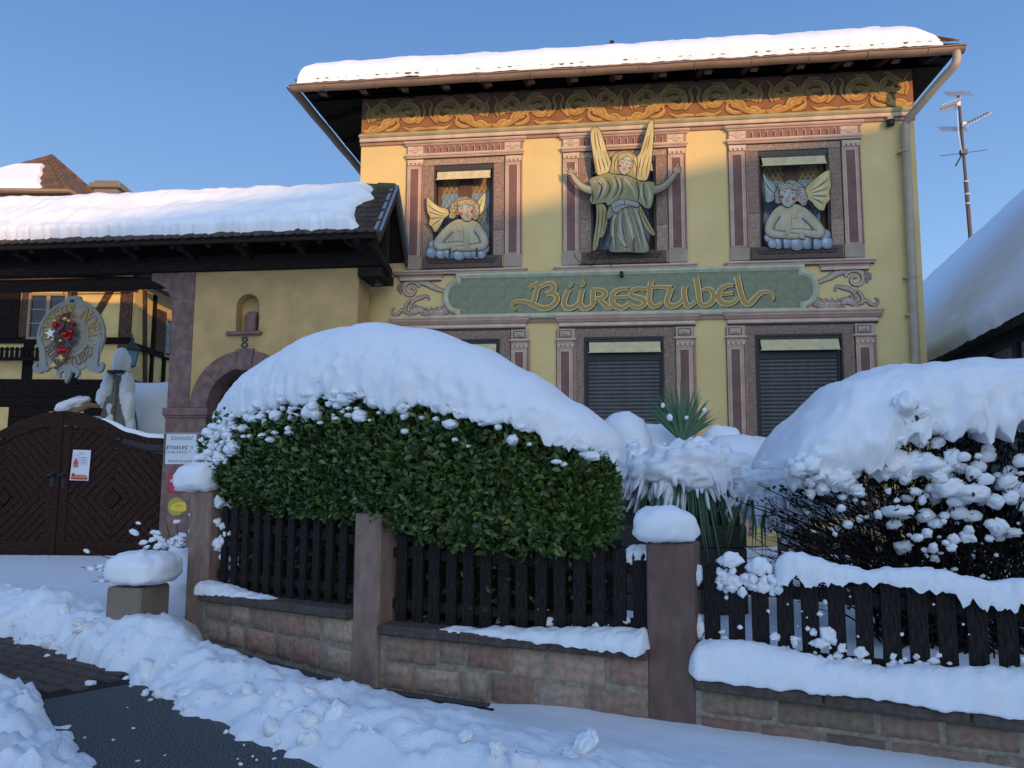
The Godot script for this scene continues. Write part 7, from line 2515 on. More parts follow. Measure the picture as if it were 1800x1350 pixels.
	for j in nr:
		var tt := j / float(nr - 1)
		var s := lerpf(-0.165, 1.15, tt)
		var k := pow(maxf(0.0, 1.0 - pow(absf(2.0 * tt - 1.0), 5.5)), 0.5)
		var c := hedge_at(s)
		var o := hedge_out(s)
		var lip := lerps(s, h_lip)
		var top := lerps(s, h_top)
		for i in nc:
			var f := float(i) / (nc - 1)
			var inner := 0.0
			var th := lerpf(-0.10, PI + 0.1, clampf((f - 0.06) / 0.88, 0, 1))
			if f < 0.06: inner = (0.06 - f) / 0.06
			if f > 0.94: inner = (f - 0.94) / 0.06
			var front := clampf(1.0 - absf(th) / 0.9, 0, 1)
			var rag := (0.12 * nz.get_noise_2d(s * 7.0, 2.0) * pow(front, 3.0) + (0.04 - 0.17 * absf(nz.get_noise_2d(s * 15.0, 8.0))) * pow(front, 4.0) + 0.06 * nz.get_noise_2d(s * 47.0, 15.0) * pow(front, 7.0)) * front
			var r := (0.56 - 0.26 * inner) * k
			var y := lip + rag + (top - lip) * sgnpow(sin(th), 0.82) * (0.30 + 0.70 * k)
			if inner > 0.0: y += 0.07 * inner
			var p := c + o * (sgnpow(cos(th), 0.85) * r)
			p.y = y
			var nd := (o * cos(th) + Vector3.UP * sin(th)).normalized()
			var fine := 0.045 * nz.get_noise_3dv(p * 2.6) * (0.35 + 0.65 * front) + 0.035 * nz.get_noise_3dv(p * 7.0) * front + 0.016 * nz.get_noise_3dv(p * 17.0) * front
			P.append(p + nd * fine * (1.0 if k > 0.02 else 0.0))
	single("hedge_snow", sheet(nc, nr, P), M.snow, "great smooth dome of snow capping the green hedge", "snow", Transform3D(), "", "stuff")
	# clumps of snow caught in the leaves
	var cm := []
	for v in 3: cm.append(lump(Vector3.ZERO, Vector3(1, 0.8, 1), 0.95, 0.3, 1.4, v * 9.0, Basis(), 16, 10))
	var cl := thing("snow_clumps", "small clumps of snow caught among the hedge leaves under the dome", "snow", hedge_at(0.3) + Vector3(0, 1.9, 0))
	cl.set_meta("kind", "stuff")
	for v in 3:
		X = []
		for k in 150:
			var s := 0.0
			var drop := 0.0
			var u := rng.randf()
			if u < 0.42:
				s = rng.randf_range(-0.12, 0.10); drop = rng.randf_range(0.0, 0.42)
			elif u < 0.85:
				s = rng.randf_range(0.12, 0.66); drop = absf(rng.randfn(0.0, 0.11)) + 0.02
				if nz.get_noise_1d(s * 14.0) < -0.12: drop *= 0.3
			else:
				s = rng.randf_range(0.0, 1.1); drop = rng.randf_range(0.0, 0.35) * rng.randf()
			var p := hedge_at(s)
			var tt := inverse_lerp(-0.14, 1.13, s)
			var hq: Array = hull_point(clampf(tt, 0.01, 0.99), 0.0, 0.03)
			p = hq[0]
			p.y = lerps(s, h_lip) - drop
			var r := rng.randf_range(0.010, 0.030) * (1.0 + 1.0 * float(rng.randf() < 0.22))
			X.append(Transform3D(Basis(Vector3.UP, rng.randf() * TAU) * Basis.from_scale(Vector3(r * rng.randf_range(0.9, 1.7), r * rng.randf_range(0.7, 1.1), r)), p + hq[1] * rng.randf_range(0.0, 0.04)))
		scatter("clump", cm[v], M.snow, X, [], cl)

# ---------------------------------------------------------------- leafless bush at the right
var b_top := [[1.86, 1.62], [2.0, 1.76], [2.2, 1.98], [2.45, 2.20], [2.9, 2.33], [3.5, 2.37], [4.3, 2.33], [5.6, 2.1]]
var b_lip := [[1.86, 1.60], [2.05, 1.63], [2.3, 1.66], [2.5, 1.76], [2.75, 1.92], [3.0, 1.92], [3.25, 1.94], [3.5, 2.0], [4.0, 1.94], [5.6, 1.7]]
func bush_z(x: float) -> float: return -5.95 + 0.12 * (x - 2.0)

func bush():
	var t := thing("bare_bush", "big leafless bush of dark twigs at the right beneath heavy snow", "bush", Vector3(3.6, 0.3, -5.8))
	var tw := MB.new()
	var tips := []
	for k in 430:
		var rx := rng.randf_range(2.75, 4.9)
		var x1 := rx + (rx - 3.5) * rng.randf_range(0.2, 0.55) + rng.randf_range(-0.35, 0.35)
		if rng.randf() < 0.3: x1 = rng.randf_range(1.95, 2.7)
		if rng.randf() < 0.25: rx = rng.randf_range(2.7, 3.3)
		var y1 := lerps(x1, b_lip) + rng.randf_range(-0.55, 0.2)
		if x1 < 2.6: y1 = rng.randf_range(0.75, 1.5)
		var z0 := bush_z(rx) + rng.randf_range(-0.28, 0.28)
		var z1 := bush_z(x1) + rng.randf_range(-0.5, 0.55)
		var a := Vector3(rx, 0.28, z0)
		var b := Vector3(x1, minf(y1, lerps(x1, b_lip) + 0.1), z1)
		var line := []
		for i in 6:
			var f := i / 5.0
			var p := a.lerp(b, f)
			p.x = lerpf(a.x, b.x, pow(f, 1.35))
			line.append(p + Vector3(rng.randf_range(-1, 1), rng.randf_range(-1, 1) * 0.4, rng.randf_range(-1, 1)) * 0.035 * (1 if i > 0 else 0))
		var r := rng.randf_range(0.006, 0.013)
		tw.tube(line, [r, r * 0.9, r * 0.8, r * 0.65, r * 0.5, r * 0.3], 4, false)
		for m in 4:
			var i := rng.randi_range(2, 4)
			var o: Vector3 = line[i].lerp(line[i + 1], rng.randf())
			var d := (line[5] - line[3] as Vector3).normalized()
			d = (d + Vector3(rng.randf_range(-1, 1), rng.randf_range(-0.5, 0.8), rng.randf_range(-1, 1)) * 0.9).normalized()
			var l := rng.randf_range(0.12, 0.38)
			var e := o + d * l
			e.y = minf(e.y, lerps(e.x, b_lip) + 0.08)
			tw.tube([o, o.lerp(e, 0.5) + Vector3(rng.randf_range(-1, 1), rng.randf_range(-1, 1), rng.randf_range(-1, 1)) * 0.02, e], [r * 0.5, r * 0.4, r * 0.2], 3, false)
			tips.append(e)
	put("twigs", tw.mesh(), M.twig, t).set_meta("kind", "stuff")
	var X := []
	var C := []
	for k in 2300:
		var p: Vector3 = tips[rng.randi() % tips.size()] + Vector3(rng.randf_range(-1, 1), rng.randf_range(-1, 1), rng.randf_range(-1, 1)) * 0.08
		if p.y < 1.1 and rng.randf() < 0.6: continue
		var up := Vector3(rng.randf_range(-1, 1), rng.randf_range(-1, 0.6), rng.randf_range(-1, 1)).normalized()
		var nrm := Vector3(rng.randf_range(-1, 1), rng.randf_range(-1, 1), rng.randf_range(-1, 1)).normalized()
		var x := nrm.cross(up).normalized()
		var L := rng.randf_range(0.03, 0.065)
		X.append(Transform3D(Basis(x * L, up.cross(x).normalized() * L, up * L), p))
		C.append(Color(0.022, 0.02, 0.017).lerp(Color(0.05, 0.055, 0.03), rng.randf() * rng.randf()))
	for k in 1700:
		var x0 := rng.randf_range(2.1, 4.7)
		var p := Vector3(x0, lerps(x0, b_lip) + rng.randf_range(-0.32, 0.03), bush_z(x0) + rng.randf_range(-0.1, 0.40))
		var up := Vector3(rng.randf_range(-1, 1), rng.randf_range(-1, 0.4), rng.randf_range(-1, 1)).normalized()
		var nrm := Vector3(rng.randf_range(-1, 1), rng.randf_range(-1, 1), rng.randf_range(-1, 1)).normalized()
		var x := nrm.cross(up).normalized()
		var Lf := rng.randf_range(0.03, 0.07)
		X.append(Transform3D(Basis(x * Lf, up.cross(x).normalized() * Lf, up * Lf), p))
		C.append(Color(0.022, 0.02, 0.017).lerp(Color(0.045, 0.05, 0.03), rng.randf() * rng.randf()))
	scatter("withered_leaves", leaf_mesh(), M.leaf, X, C, t)
	# heavy snow
	var P := PackedVector3Array()
	var nc := 80
	var nr := 170
	for j in nr:
		var f := j / float(nr - 1)
		var x := lerpf(1.86, 5.6, f)
		var k := pow(clampf(f / 0.10, 0, 1), 0.45)
		var lip := lerps(x, b_lip)
		var top := lerps(x, b_top)
		for i in nc:
			var g := float(i) / (nc - 1)
			var th := lerpf(-0.1, PI + 0.1, clampf((g - 0.06) / 0.88, 0, 1))
			var inner := 0.0
			if g < 0.06: inner = (0.06 - g) / 0.06
			if g > 0.94: inner = (g - 0.94) / 0.06
			var front := clampf(1.0 - absf(th) / 1.1, 0, 1)
			var rag := 0.05 - 0.30 * absf(nz.get_noise_2d(x * 1.9, 2.0)) * pow(front, 2.5) - 0.26 * absf(nz.get_noise_2d(x * 4.6, 8.0)) * pow(front, 4.0) - 0.12 * absf(nz.get_noise_2d(x * 11.0, 15.0)) * pow(front, 7.0)
			rag = maxf(rag, -0.2) * smoothstep(0.0, 0.14, f)
			var r := (0.62 - 0.25 * inner) * lerpf(0.45, 1.0, k)
			var ends := pow(clampf(f / 0.05, 0, 1), 0.5)
			var p := Vector3(x, lip + rag * ends + (top - lip) * sgnpow(sin(th), 0.75) * ends + 0.06 * inner, bush_z(x) + sgnpow(cos(th), 0.85) * r * ends)
			var nd := Vector3(0, sin(th), cos(th))
			var fine := 0.09 * nz.get_noise_3dv(p * 1.7) * (0.5 + 0.5 * front) + 0.07 * absf(nz.get_noise_3dv(p * Vector3(2.4, 4.4, 2.4))) * (0.15 + 0.85 * front) + 0.03 * nz.get_noise_3dv(p * 8.0) * front + 0.012 * nz.get_noise_3dv(p * 18.0) * front
			P.append(p + nd * fine)
	single("bush_snow", sheet(nc, nr, P), M.snow, "billowing snow cap on the leafless bush at the right", "snow", Transform3D(), "", "stuff")
	# lobes and balls of snow held in the twigs: x, y, depth, half width, half height
	var L := [
		[2.90, 1.62, 5.35, 0.13, 0.07], [2.76, 1.63, 5.4, 0.12, 0.09], [2.98, 1.48, 5.3, 0.10, 0.065], [3.13, 1.44, 5.3, 0.11, 0.06], [3.03, 1.67, 5.3, 0.065, 0.085], [3.15, 1.58, 5.3, 0.05, 0.06], [3.36, 1.52, 5.25, 0.075, 0.06], [3.45, 1.47, 5.25, 0.06, 0.06], [3.27, 1.39, 5.25, 0.06, 0.055],
		[2.42, 1.45, 5.45, 0.036, 0.036], [2.62, 1.45, 5.4, 0.026, 0.026], [2.78, 1.45, 5.35, 0.05, 0.03], [2.83, 1.39, 5.35, 0.03, 0.04], [2.52, 1.29, 5.35, 0.03, 0.036], [2.66, 1.31, 5.35, 0.105, 0.04], [2.82, 1.29, 5.3, 0.034, 0.034], [2.33, 1.22, 5.4, 0.04, 0.03], [2.29, 1.33, 5.4, 0.036, 0.032], [2.82, 1.17, 5.3, 0.042, 0.037], [3.0, 1.13, 5.3, 0.045, 0.037], [3.13, 1.14, 5.3, 0.028, 0.036], [2.94, 1.25, 5.3, 0.024, 0.02], [3.22, 1.24, 5.25, 0.04, 0.032], [2.86, 1.07, 5.3, 0.036, 0.045], [2.92, 1.11, 5.25, 0.03, 0.02], [3.37, 1.42, 5.25, 0.065, 0.05], [3.5, 1.31, 5.25, 0.05, 0.037],
		[2.02, 1.56, 5.5, 0.085, 0.105], [2.14, 1.55, 5.45, 0.06, 0.075], [2.28, 1.53, 5.4, 0.10, 0.075], [2.17, 1.47, 5.42, 0.06, 0.058], [2.10, 1.43, 5.45, 0.045, 0.04], [2.60, 1.64, 5.4, 0.15, 0.10], [2.72, 1.56, 5.35, 0.055, 0.075], [2.38, 1.62, 5.42, 0.08, 0.10], [2.28, 1.71, 5.5, 0.07, 0.085], [3.6, 1.62, 5.2, 0.12, 0.08], [3.75, 1.35, 5.2, 0.06, 0.05]]
	var Lr := []
	for k in 85:
		var x := rng.randf_range(2.2, 4.1)
		var r := 0.012 + 0.038 * pow(rng.randf(), 1.6)
		Lr.append([x, rng.randf_range(0.85, 1.65) + (0.15 if x < 2.6 else 0.0), 5.95 - 0.12 * (x - 2.0) - rng.randf_range(0.3, 0.58), r * rng.randf_range(1.0, 1.9), r * rng.randf_range(0.7, 1.1)])
	for k in 46:
		var x := rng.randf_range(2.0, 4.0)
		var r := rng.randf_range(0.03, 0.085) * (0.7 if x > 3.0 else 1.0)
		Lr.append([x, lerps(x, b_lip) + rng.randfn(-0.03, 0.09), 5.95 - 0.12 * (x - 2.0) - rng.randf_range(0.42, 0.62), r * rng.randf_range(1.0, 1.5), r * rng.randf_range(0.7, 1.1)])
	var g2 := 0
	var told := {0: "oblong snow clump tucked right under the bush's snow cap", 1: "thick snow clump under the cap, beside an oblong one", 2: "rounded snow pad in the bush twigs below the cap's middle", 3: "larger snow pad right of a similar one in the bush", 14: "long flat snow pad lying alone on the bush twigs", 27: "tall snow lobe at the bush's left end beside the palm", 29: "broad snow lobe low on the bush's left flank", 32: "largest snow pad hanging from the cap over the bush's left half", 35: "snow pad in the bush close to the photo's right edge"}
	for q in L:
		if not told.has(g2): Lr.append(q)
		else: single("snow_pad", lump(Vector3(q[0], q[1], -q[2]), Vector3(q[3], q[4], minf(q[3], 0.11)), 0.95, minf(q[3], q[4]) * 0.6, 9.0, g2 * 2.3, Basis(Vector3.BACK, rng.randf_range(-0.3, 0.3)), 24, 16), M.snow, told[g2], "snow", Transform3D(), "snow pads in the bare bush", "thing")
		g2 += 1
	X = []
	for q in Lr:
		X.append(Transform3D(Basis(Vector3(rng.randf() - 0.5, 1, rng.randf() - 0.5).normalized(), rng.randf() * TAU) * Basis.from_scale(Vector3(q[3], q[4], minf(q[3], 0.1)) * 0.8), Vector3(q[0], q[1], -q[2])))
	scatter("snow_clumps", lump(Vector3.ZERO, Vector3.ONE, 0.95, 0.5, 1.3, 8.0, Basis(), 18, 12), M.snow, X, [], t)
	X = []
	for k in 140:
		var p: Vector3 = tips[rng.randi() % tips.size()]
		var r := rng.randf_range(0.008, 0.024)
		X.append(Transform3D(Basis.from_scale(Vector3(r * 1.4, r, r)), p))
	for k in 60:
		var r := rng.randf_range(0.02, 0.05)
		X.append(Transform3D(Basis.from_scale(Vector3(r * 1.3, r, r)), Vector3(rng.randf_range(2.9, 4.0), rng.randf_range(1.25, 1.7), bush_z(3.4) + rng.randf_range(0.3, 0.55))))
	scatter("snow_crumbs", lump(Vector3.ZERO, Vector3.ONE, 1.0, 0.3, 1.4, 3.0, Basis(), 10, 7), M.snow, X, [], t)

# ---------------------------------------------------------------- palm
func blade(mb: MB, a: Vector3, d: Vector3, L: float, w: float, droop: float, side_v: Vector3):
	var n := 6
	var prev := []
	for i in n:
		var f := float(i) / (n - 1)
		var p := a + d * L * f + Vector3(0, -droop * f * f * L, 0)
		var ww := w * (0.35 + 1.1 * f if f < 0.35 else 0.74 * (1.0 - (f - 0.35) / 0.65) + 0.02)
		var nn := side_v.cross(d).normalized()
		var cur := [p - side_v * ww * 0.5 + nn * ww * 0.15, p - nn * ww * 0.12, p + side_v * ww * 0.5 + nn * ww * 0.15]
		if i > 0:
			for k in 2:
				mb.tri(prev[k], cur[k], cur[k + 1]); mb.tri(prev[k], cur[k + 1], prev[k + 1])
		prev = cur

func fringed_snow(c: Vector3, r: Vector3, tilt: float, sd: float, n: int, label: String):
	# a soft pile whose rim breaks into fingers lying along the leaf blades
	var t := thing("palm_snow", label, "snow", c)
	t.set_meta("kind", "stuff")
	var B := Basis(Vector3.BACK, tilt)
	put("pile", lump(c, r, 0.95, 0.12, 3.4, sd, B, 64, 40, 0.75), M.snow, t)
	var X := []
	for k in n:
		var a := rng.randf_range(-0.45, PI + 0.45)
		var low := rng.randf_range(-0.45, 1.0)
		var p := c + B * Vector3(cos(a) * r.x * (0.98 - 0.2 * low), -r.y * (0.05 + 0.72 * low), sin(a) * r.z * (0.98 - 0.15 * low))
		if low < 0.0: p = c + B * Vector3(cos(a) * r.x * 0.93, -r.y * low * 0.7, sin(a) * r.z * 0.93)
		var d := (Vector3(cos(a) * rng.randf_range(0.15, 0.7), -1.0, sin(a) * rng.randf_range(0.1, 0.5)) + Vector3(rng.randf_range(-0.25, 0.25), 0, 0)).normalized()
		var L := rng.randf_range(0.05, 0.17)
		var w := rng.randf_range(0.014, 0.034)
		var x := d.cross(Vector3(sin(a), 0.1, -cos(a))).normalized()
		X.append(Transform3D(Basis(x * w, d * L, x.cross(d) * w), p + d * L * 0.4))
	scatter("snow_finger", lump(Vector3.ZERO, Vector3.ONE, 1.0, 0.3, 1.1, sd, Basis(), 12, 10), M.snow, X, [], t)

func palm():
	var base := Vector3(1.62, 0.3, -7.55)
	var t := thing("fan_palm", "snow-laden fan palm with one upright green leaf fan", "palm", base)
	var tr := MB.new()
	tr.tube([base, base + Vector3(0.02, 0.6, 0), base + Vector3(0.05, 1.45, -0.05)], [0.10, 0.09, 0.08], 10)
	put("trunk", tr.mesh(), M.frond_dry, t)
	var o := Vector3(1.70, 1.88, -7.7)
	var B := Basis(Vector3.RIGHT, -0.12)
	for k in 34:
		var f := k / 33.0
		var a := lerpf(-0.72, 0.92, f) + rng.randf_range(-0.03, 0.03)
		var L := 0.66 - 0.22 * pow(absf(a) / 0.92, 1.6) + rng.randf_range(-0.06, 0.03)
		var d := B * Vector3(sin(a), cos(a), 0.12 * sin(k * 2.1))
		var bl := MB.new()
		blade(bl, o + Vector3(sin(a) * 0.03, 0, 0.02 * sin(k * 3.0)), d, L, 0.05, 0.03 + 0.2 * absf(sin(a)), d.cross(Vector3(0.2 * sin(k * 1.7), 0, 1)).normalized())
		put("leaf_blade", bl.mesh(), M.frond, t)
	# hanging dark blades under the snow
	var hb := MB.new()
	for k in 120:
		var a := rng.randf_range(-0.3, PI + 0.3)
		var c := Vector3(1.62, 1.62, -7.35) + Vector3(cos(a) * 0.40, rng.randf_range(-0.25, 0.05), sin(a) * 0.32)
		var d := Vector3(cos(a) * 0.35, -1.0, sin(a) * 0.35).normalized()
		blade(hb, c, d, rng.randf_range(0.3, 0.62), 0.03, 0.15, d.cross(Vector3(cos(a), 0, sin(a))).normalized())
	for k in 50:
		var a := rng.randf_range(-0.2, PI * 0.8)
		var c := Vector3(2.28, 1.36, -7.15) + Vector3(cos(a) * 0.26, rng.randf_range(-0.1, 0.05), sin(a) * 0.22)
		var d := Vector3(cos(a) * 0.6, -0.9, sin(a) * 0.4).normalized()
		blade(hb, c, d, rng.randf_range(0.22, 0.42), 0.028, 0.2, d.cross(Vector3(cos(a), 0, sin(a))).normalized())
	put("hanging_blades", hb.mesh(), M.frond, t).set_meta("kind", "stuff")
	# snow on its drooping fans
	fringed_snow(Vector3(1.70, 1.56, -7.40), Vector3(0.60, 0.27, 0.50), 0.0, 1.0, 105, "broad fringed snow pile over the palm's drooping front leaves")
	fringed_snow(Vector3(2.36, 1.32, -7.15), Vector3(0.36, 0.26, 0.36), -0.42, 5.0, 70, "smaller fringed snow lobe on the palm's right-hand leaf")
	fringed_snow(Vector3(1.24, 1.50, -7.70), Vector3(0.30, 0.30, 0.34), 0.25, 9.0, 40, "snow on the palm leaf next to the hedge end")
	var H := [[1.18, 1.78, -8.1, 0.30, 0.42, 0.35, 0.0, "tall rounded snow mass between hedge and palm"], [1.55, 1.80, -8.3, 0.42, 0.28, 0.35, 0.05, "broad snow mass behind the upright palm fan"], [2.27, 1.88, -8.3, 0.19, 0.19, 0.2, 0.0, "round snow ball behind the palm against the window"], [2.12, 1.72, -8.2, 0.5, 0.20, 0.3, -0.08, "low snow ridge right of the upright palm fan"], [2.55, 1.60, -7.9, 0.62, 0.30, 0.4, -0.30, "sloping snow arm between palm and bare bush"], [2.75, 1.42, -7.2, 0.42, 0.30, 0.35, 0.1, "snow hummock at the foot of the bush's left flank"], [2.45, 1.24, -7.0, 0.25, 0.2, 0.2, -0.5, "hanging snow pad at the palm's right tip"]]
	for k in H.size():
		var q: Array = H[k]
		single("snow_mass", lump(Vector3(q[0], q[1], q[2]), Vector3(q[3], q[4], q[5]), 0.9, 0.05, 2.5, 20.0 + k * 3, Basis(Vector3.BACK, q[6]), 30, 18), M.snow, q[7], "snow", Transform3D(), "", "thing")
	for q in [[1.50, 2.22, -7.62, 0.022], [1.92, 2.18, -7.66, 0.022], [1.56, 2.10, -7.6, 0.03], [1.73, 2.10, -7.62, 0.018]]:
		put("snow_tuft", lump(Vector3(q[0], q[1], q[2]), Vector3(q[3], q[3] * 1.2, q[3]), 1.0, 0.008, 20.0, q[0] * 9.0, Basis(), 12, 8), M.snow, t)

# ---------------------------------------------------------------- the rest of the snow
func strip(fr: Transform3D, u0: float, u1: float, n: int, prof: Callable) -> ArrayMesh:
	# prof(f) -> [base y, height, z of the middle, half width, ragged lip]
	var P := PackedVector3Array()
	var cols := 21
	for j in n:
		var f := float(j) / (n - 1)
		var u := lerpf(u0, u1, f)
		var q: Array = prof.call(f)
		var en := sqrt(clampf(minf(f, 1.0 - f) / 0.02, 0, 1))
		for i in cols:
			var th := lerpf(-0.5, PI + 0.3, float(i) / (cols - 1))
			var front := clampf(1.0 - absf(th + 0.1) / 1.0, 0, 1)
			var y: float = q[0] + q[1] * en * (sgnpow(sin(th), 0.7) if th > 0 else 0.25 * sin(th)) - q[4] * front * (0.15 + 1.5 * absf(nz.get_noise_2d(u * 5.5, 3.0)) + 0.4 * absf(nz.get_noise_2d(u * 15.0, 6.0)))
			var z: float = q[2] + q[3] * en * cos(th)
			var p := Vector3(u, y, z)
			p += Vector3(0, sin(th), cos(th)) * (0.022 * nz.get_noise_3dv(p * 6.0 + Vector3(u0 * 3, 0, 0)) + 0.014 * nz.get_noise_3dv(p * 15.0)) * en
			P.append(fr * p)
	return sheet(cols, n, P)

func snow_details():
	var caps := [
		[Vector3(-2.95, 1.47, -7.42), Vector3(0.235, 0.17, 0.23), "snow cushion on the left stone gatepost", -0.4],
		[Vector3(0.99, 1.215, -5.06), Vector3(0.205, 0.135, 0.19), "round snow cap on the right stone fence post", -0.4],
		[Vector3(-3.27, 0.675, -6.98), Vector3(0.31, 0.165, 0.27), "thick snow cushion on the stone bollard", -0.3]]
	for k in 3:
		var q: Array = caps[k]
		single("snow_cushion", lump(q[0], q[1], 0.72, 0.03, 3.5, 30.0 + k * 5, Basis(Vector3.UP, q[3]), 40, 24, 0.72), M.snow, q[2], "snow", Transform3D(), "", "thing")
	var f1 := bay_frame(P1, P2)
	var f2 := bay_frame(P2, P3)
	var f3 := bay_frame(P3, P4)
	single("coping_snow", strip(f1, 0.10, 1.25, 60, func(f): return [0.455 + 0.03 * f, 0.10 * pow(1.0 - f, 0.8) + 0.004, -0.02, 0.12 * (1.0 - 0.5 * f), 0.02 * (1 - f)]), M.snow_rough, "tapering snow wedge on the left wall's coping", "snow", Transform3D(), "", "stuff")
	single("coping_snow", strip(f2, 0.62, 2.14, 80, func(f): return [0.458 + 0.02 * f, 0.012 + 0.105 * pow(f, 1.1), 0.0, 0.05 + 0.10 * f, 0.03 * f]), M.snow_rough, "snow wedge thickening towards the right post on the middle coping", "snow", Transform3D(), "", "stuff")
	single("coping_snow", strip(f3, 0.10, 3.8, 180, func(f): return [0.362 - 0.05 * f, 0.175 + 0.03 * sin(f * 17.0), -0.02, 0.125, 0.006]), M.snow_rough, "deep snow band along the right wall's coping", "snow", Transform3D(), "", "stuff")
	single("fence_top_snow", strip(f3, 0.62, 3.8, 200, func(f): return [0.985 - 0.135 * f + 0.03 * exp(-pow((f - 0.03) / 0.04, 2.0)), 0.075 + 0.018 * sin(f * 31.0), -0.12, 0.085, 0.075 + 0.05 * sin(f * 23.0)]), M.snow_rough, "snow draped over the tops of the right-hand pickets", "snow", Transform3D(), "", "stuff")
	# knots of snow on and between the pickets
	var bits := thing("fence_snow_bits", "loose snow sticking on and between the dark pickets", "snow", P3 + Vector3(0.8, 0.5, 0.2))
	bits.set_meta("kind", "stuff")
	var X := []
	for k in 330:
		var fr: Transform3D
		var p := Vector3.ZERO
		var r := 0.007 + 0.035 * pow(rng.randf(), 2.2)
		var u := rng.randf()
		if u < 0.42:
			fr = f3; p = Vector3(rng.randf_range(0.15, 3.2), 0, rng.randf_range(-0.12, -0.05)); p.y = 0.50 + rng.randf() * rng.randf() * 0.16 - 0.025 * p.x
		elif u < 0.62:
			fr = f3; p = Vector3(rng.randf_range(0.28, 0.66), 0.90 + rng.randfn(0.0, 0.035), rng.randf_range(-0.13, -0.08)); r = rng.randf_range(0.012, 0.03)
		elif u < 0.70:
			fr = f2; p = Vector3(rng.randf_range(1.9, 2.2), rng.randf_range(0.95, 1.08), rng.randf_range(-0.2, -0.13)); r *= 1.4
		elif u < 0.82:
			fr = f2; p = Vector3(rng.randf_range(1.3, 2.15), rng.randf_range(0.5, 0.64), rng.randf_range(-0.2, -0.13))
		elif u < 0.9:
			fr = f1; p = Vector3(rng.randf_range(0.1, 0.3), rng.randf_range(0.6, 1.3), rng.randf_range(-0.18, -0.1)); r *= 1.2
		else:
			fr = f3; p = Vector3(rng.randf_range(0.3, 3.0), rng.randf_range(0.5, 0.9), -0.098); r *= 0.6
		X.append(Transform3D(Basis(Vector3(rng.randf() - 0.5, 1, rng.randf() - 0.5).normalized(), rng.randf() * TAU) * Basis.from_scale(Vector3(r * rng.randf_range(0.9, 1.6), r * rng.randf_range(0.7, 1.2), r)), fr * p))
	for q in [[f3, 0.36, 1.03, -0.1, 0.075, 0.045], [f3, 0.53, 1.0, -0.1, 0.07, 0.05], [f2, 2.06, 1.04, -0.15, 0.09, 0.05], [f2, 1.98, 1.02, -0.16, 0.06, 0.05], [f3, 0.14, 0.92, -0.15, 0.05, 0.06], [f3, 0.14, 0.6, -0.15, 0.05, 0.07], [f3, 0.38, 0.90, -0.1, 0.07, 0.035], [f3, 0.55, 0.88, -0.09, 0.05, 0.035], [f1, 0.16, 1.27, -0.1, 0.05, 0.06]]:
		X.append(Transform3D(Basis.from_scale(Vector3(q[4], q[5], q[5])), q[0] * Vector3(q[1], q[2], q[3])))
	scatter("snow_bit", lump(Vector3.ZERO, Vector3.ONE, 1.0, 0.55, 0.9, 3.0, Basis(), 16, 11), M.snow_rough, X, [], bits)
	# crumbs and chunks shed from the ploughed banks
	var ch := thing("snow_crumbs", "crumbs and chunks of snow shed onto the asphalt from the banks", "snow", Vector3(-2.0, 0, -5.0))
	ch.set_meta("kind", "stuff")
	for v in 3:
		X = []
		for k in 30:
			var s := rng.randf_range(0.12, 0.95)
			var i := int(s * (foot.size() - 1))
			var q := foot[i].lerp(foot[i + 1], s * (foot.size() - 1) - i)
			var d := (foot[i + 1] - foot[i]).normalized()
			var off := -absf(rng.randfn(0.0, 0.16)) + 0.10
			if k % 3 == 0: off = rng.randf_range(0.03, 0.35)
			q += Vector2(d.y, -d.x) * off
			var y := maxf(bank_height(q), 0.0)
			var r := (0.006 + 0.034 * pow(rng.randf(), 2.5)) * (1.5 if off > 0.0 else 0.8)
			X.append(Transform3D(Basis(Vector3(rng.randf(), 1, rng.randf()).normalized(), rng.randf() * TAU) * Basis.from_scale(Vector3(r * 1.3, r * 0.8, r)), Vector3(q.x, y + r * 0.3, q.y)))
		for k in 10:
			var q := Vector2(rng.randf_range(-2.6, -0.6), rng.randf_range(-5.6, -3.6))
			if side(q, foot) > 0.0 or side(q, near_edge) < 0.0: continue
			var r := rng.randf_range(0.004, 0.011)
			X.append(Transform3D(Basis(Vector3.UP, rng.randf() * TAU) * Basis.from_scale(Vector3(r * 1.4, r * 0.5, r)), Vector3(q.x, 0.004, q.y)))
		scatter("crumb", lump(Vector3.ZERO, Vector3.ONE, 0.75, 0.5, 1.3, v * 7.0, Basis(), 10, 7), M.snow_rough, X, [], ch)
	X = []
	for k in 12:
		var s := rng.randf_range(0.15, 0.85)
		var i := int(s * (foot.size() - 1))
		var q := foot[i].lerp(foot[i + 1], s * (foot.size() - 1) - i)
		var d := (foot[i + 1] - foot[i]).normalized()
		q += Vector2(d.y, -d.x) * rng.randf_range(0.08, 0.7)
		var r := rng.randf_range(0.02, 0.06)
		X.append(Transform3D(Basis(Vector3(rng.randf() - 0.5, 1, rng.randf() - 0.5).normalized(), rng.randf() * TAU) * Basis.from_scale(Vector3(r * 1.5, r * 0.6, r * 1.1)), Vector3(q.x, maxf(bank_height(q), 0.0) + r * 0.1, q.y)))
	scatter("broken_slab", lump(Vector3.ZERO, Vector3.ONE, 0.8, 0.5, 1.2, 17.0, Basis(), 24, 16), M.snow_rough, X, [], ch)
	# little frosted shrub at the gate pillar
	var t := thing("frosted_shrub", "thin reddish shrub twigs laden with snow between bollard and gatepost", "shrub", Vector3(-3.75, 0.1, -8.6))
	var tw := MB.new()
	var Y := []
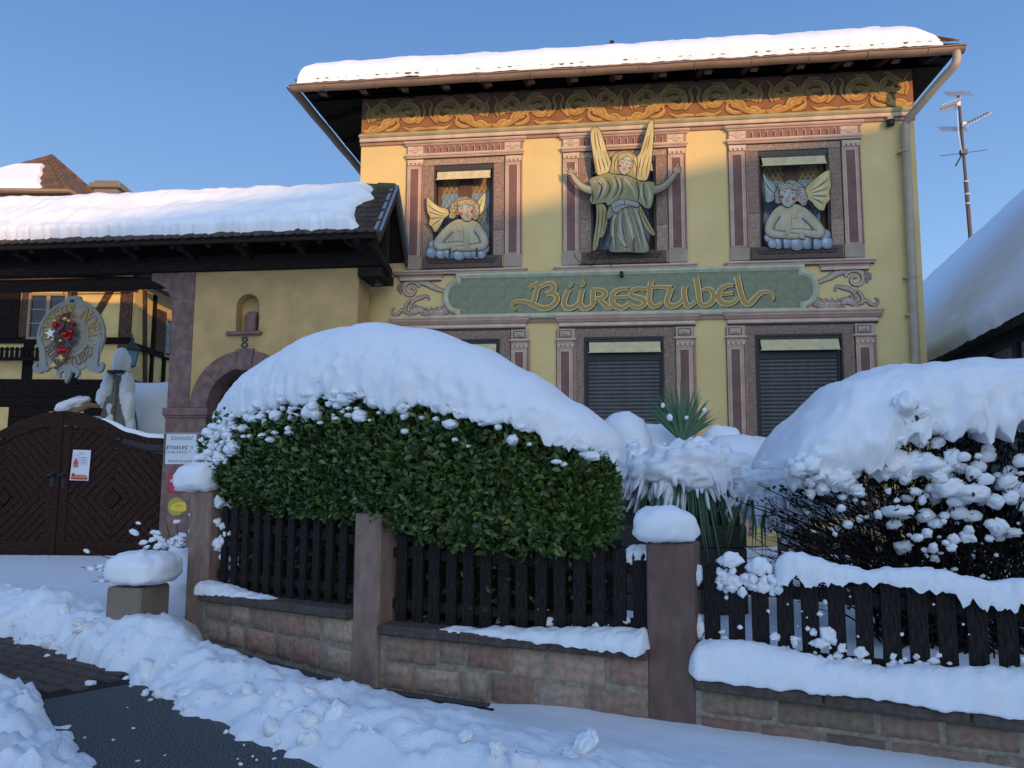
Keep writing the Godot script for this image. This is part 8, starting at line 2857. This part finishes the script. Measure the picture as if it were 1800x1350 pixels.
	for k in 34:
		var a := Vector3(-3.72 + rng.randf_range(-0.1, 0.15), 0.1, -8.7 + rng.randf_range(-0.1, 0.1))
		var e := a + Vector3(rng.randf_range(-0.55, 0.22), rng.randf_range(0.35, 1.0), rng.randf_range(-0.2, 0.3))
		if k < 8: e = a + Vector3(rng.randf_range(-1.0, -0.5), rng.randf_range(0.25, 0.55), rng.randf_range(-0.1, 0.3))
		var m := a.lerp(e, 0.5) + Vector3(0.04, 0.12, 0)
		tw.tube([a, m, e], [0.008, 0.006, 0.003], 4, false)
		for j in 7:
			var f := rng.randf_range(0.2, 1.0)
			var p := a.lerp(m, f * 2) if f < 0.5 else m.lerp(e, f * 2 - 1)
			var r := rng.randf_range(0.012, 0.035)
			if k >= 8 or j < 3: Y.append(Transform3D(Basis(Vector3.BACK, rng.randf_range(-0.6, 0.6)) * Basis.from_scale(Vector3(r * 1.7, r * 0.9, r)), p))
	put("twigs", tw.mesh(), M.timber, t).set_meta("kind", "stuff")
	scatter("snow_on_twigs", lump(Vector3.ZERO, Vector3.ONE, 1.0, 0.35, 1.4, 3.0, Basis(), 10, 7), M.snow, Y, [], t)
	single("snow_mass", lump(Vector3(-3.35, 0.3, -8.3), Vector3(0.42, 0.42, 0.5), 0.85, 0.08, 2.5, 44.0, Basis(), 28, 16), M.snow_rough, "snow drift heaped against the back of the left gatepost", "snow", Transform3D(), "", "thing")
	# things seen in the garden beyond the right-hand fence
	single("snow_mass", lump(Vector3(3.05, 0.38, -8.6), Vector3(0.55, 0.22, 0.5), 0.8, 0.05, 1.5, 51.0, Basis(), 26, 14), M.snow, "soft snow hummock in the garden beside the crate", "snow", Transform3D(), "", "thing")
	single("snow_mass", lump(Vector3(4.2, 0.62, -10.65), Vector3(0.52, 0.045, 0.2), 0.5, 0.02, 3.0, 57.0, Basis(), 26, 10), M.snow, "snow layer filling the slatted crate by the house", "snow", Transform3D(), "", "thing")
	single("snow_mass", lump(Vector3(4.2, 0.76, -10.86), Vector3(0.56, 0.03, 0.04), 0.7, 0.01, 3.0, 61.0, Basis(), 20, 8), M.snow, "thin snow line on the crate's back board", "snow", Transform3D(), "", "thing")
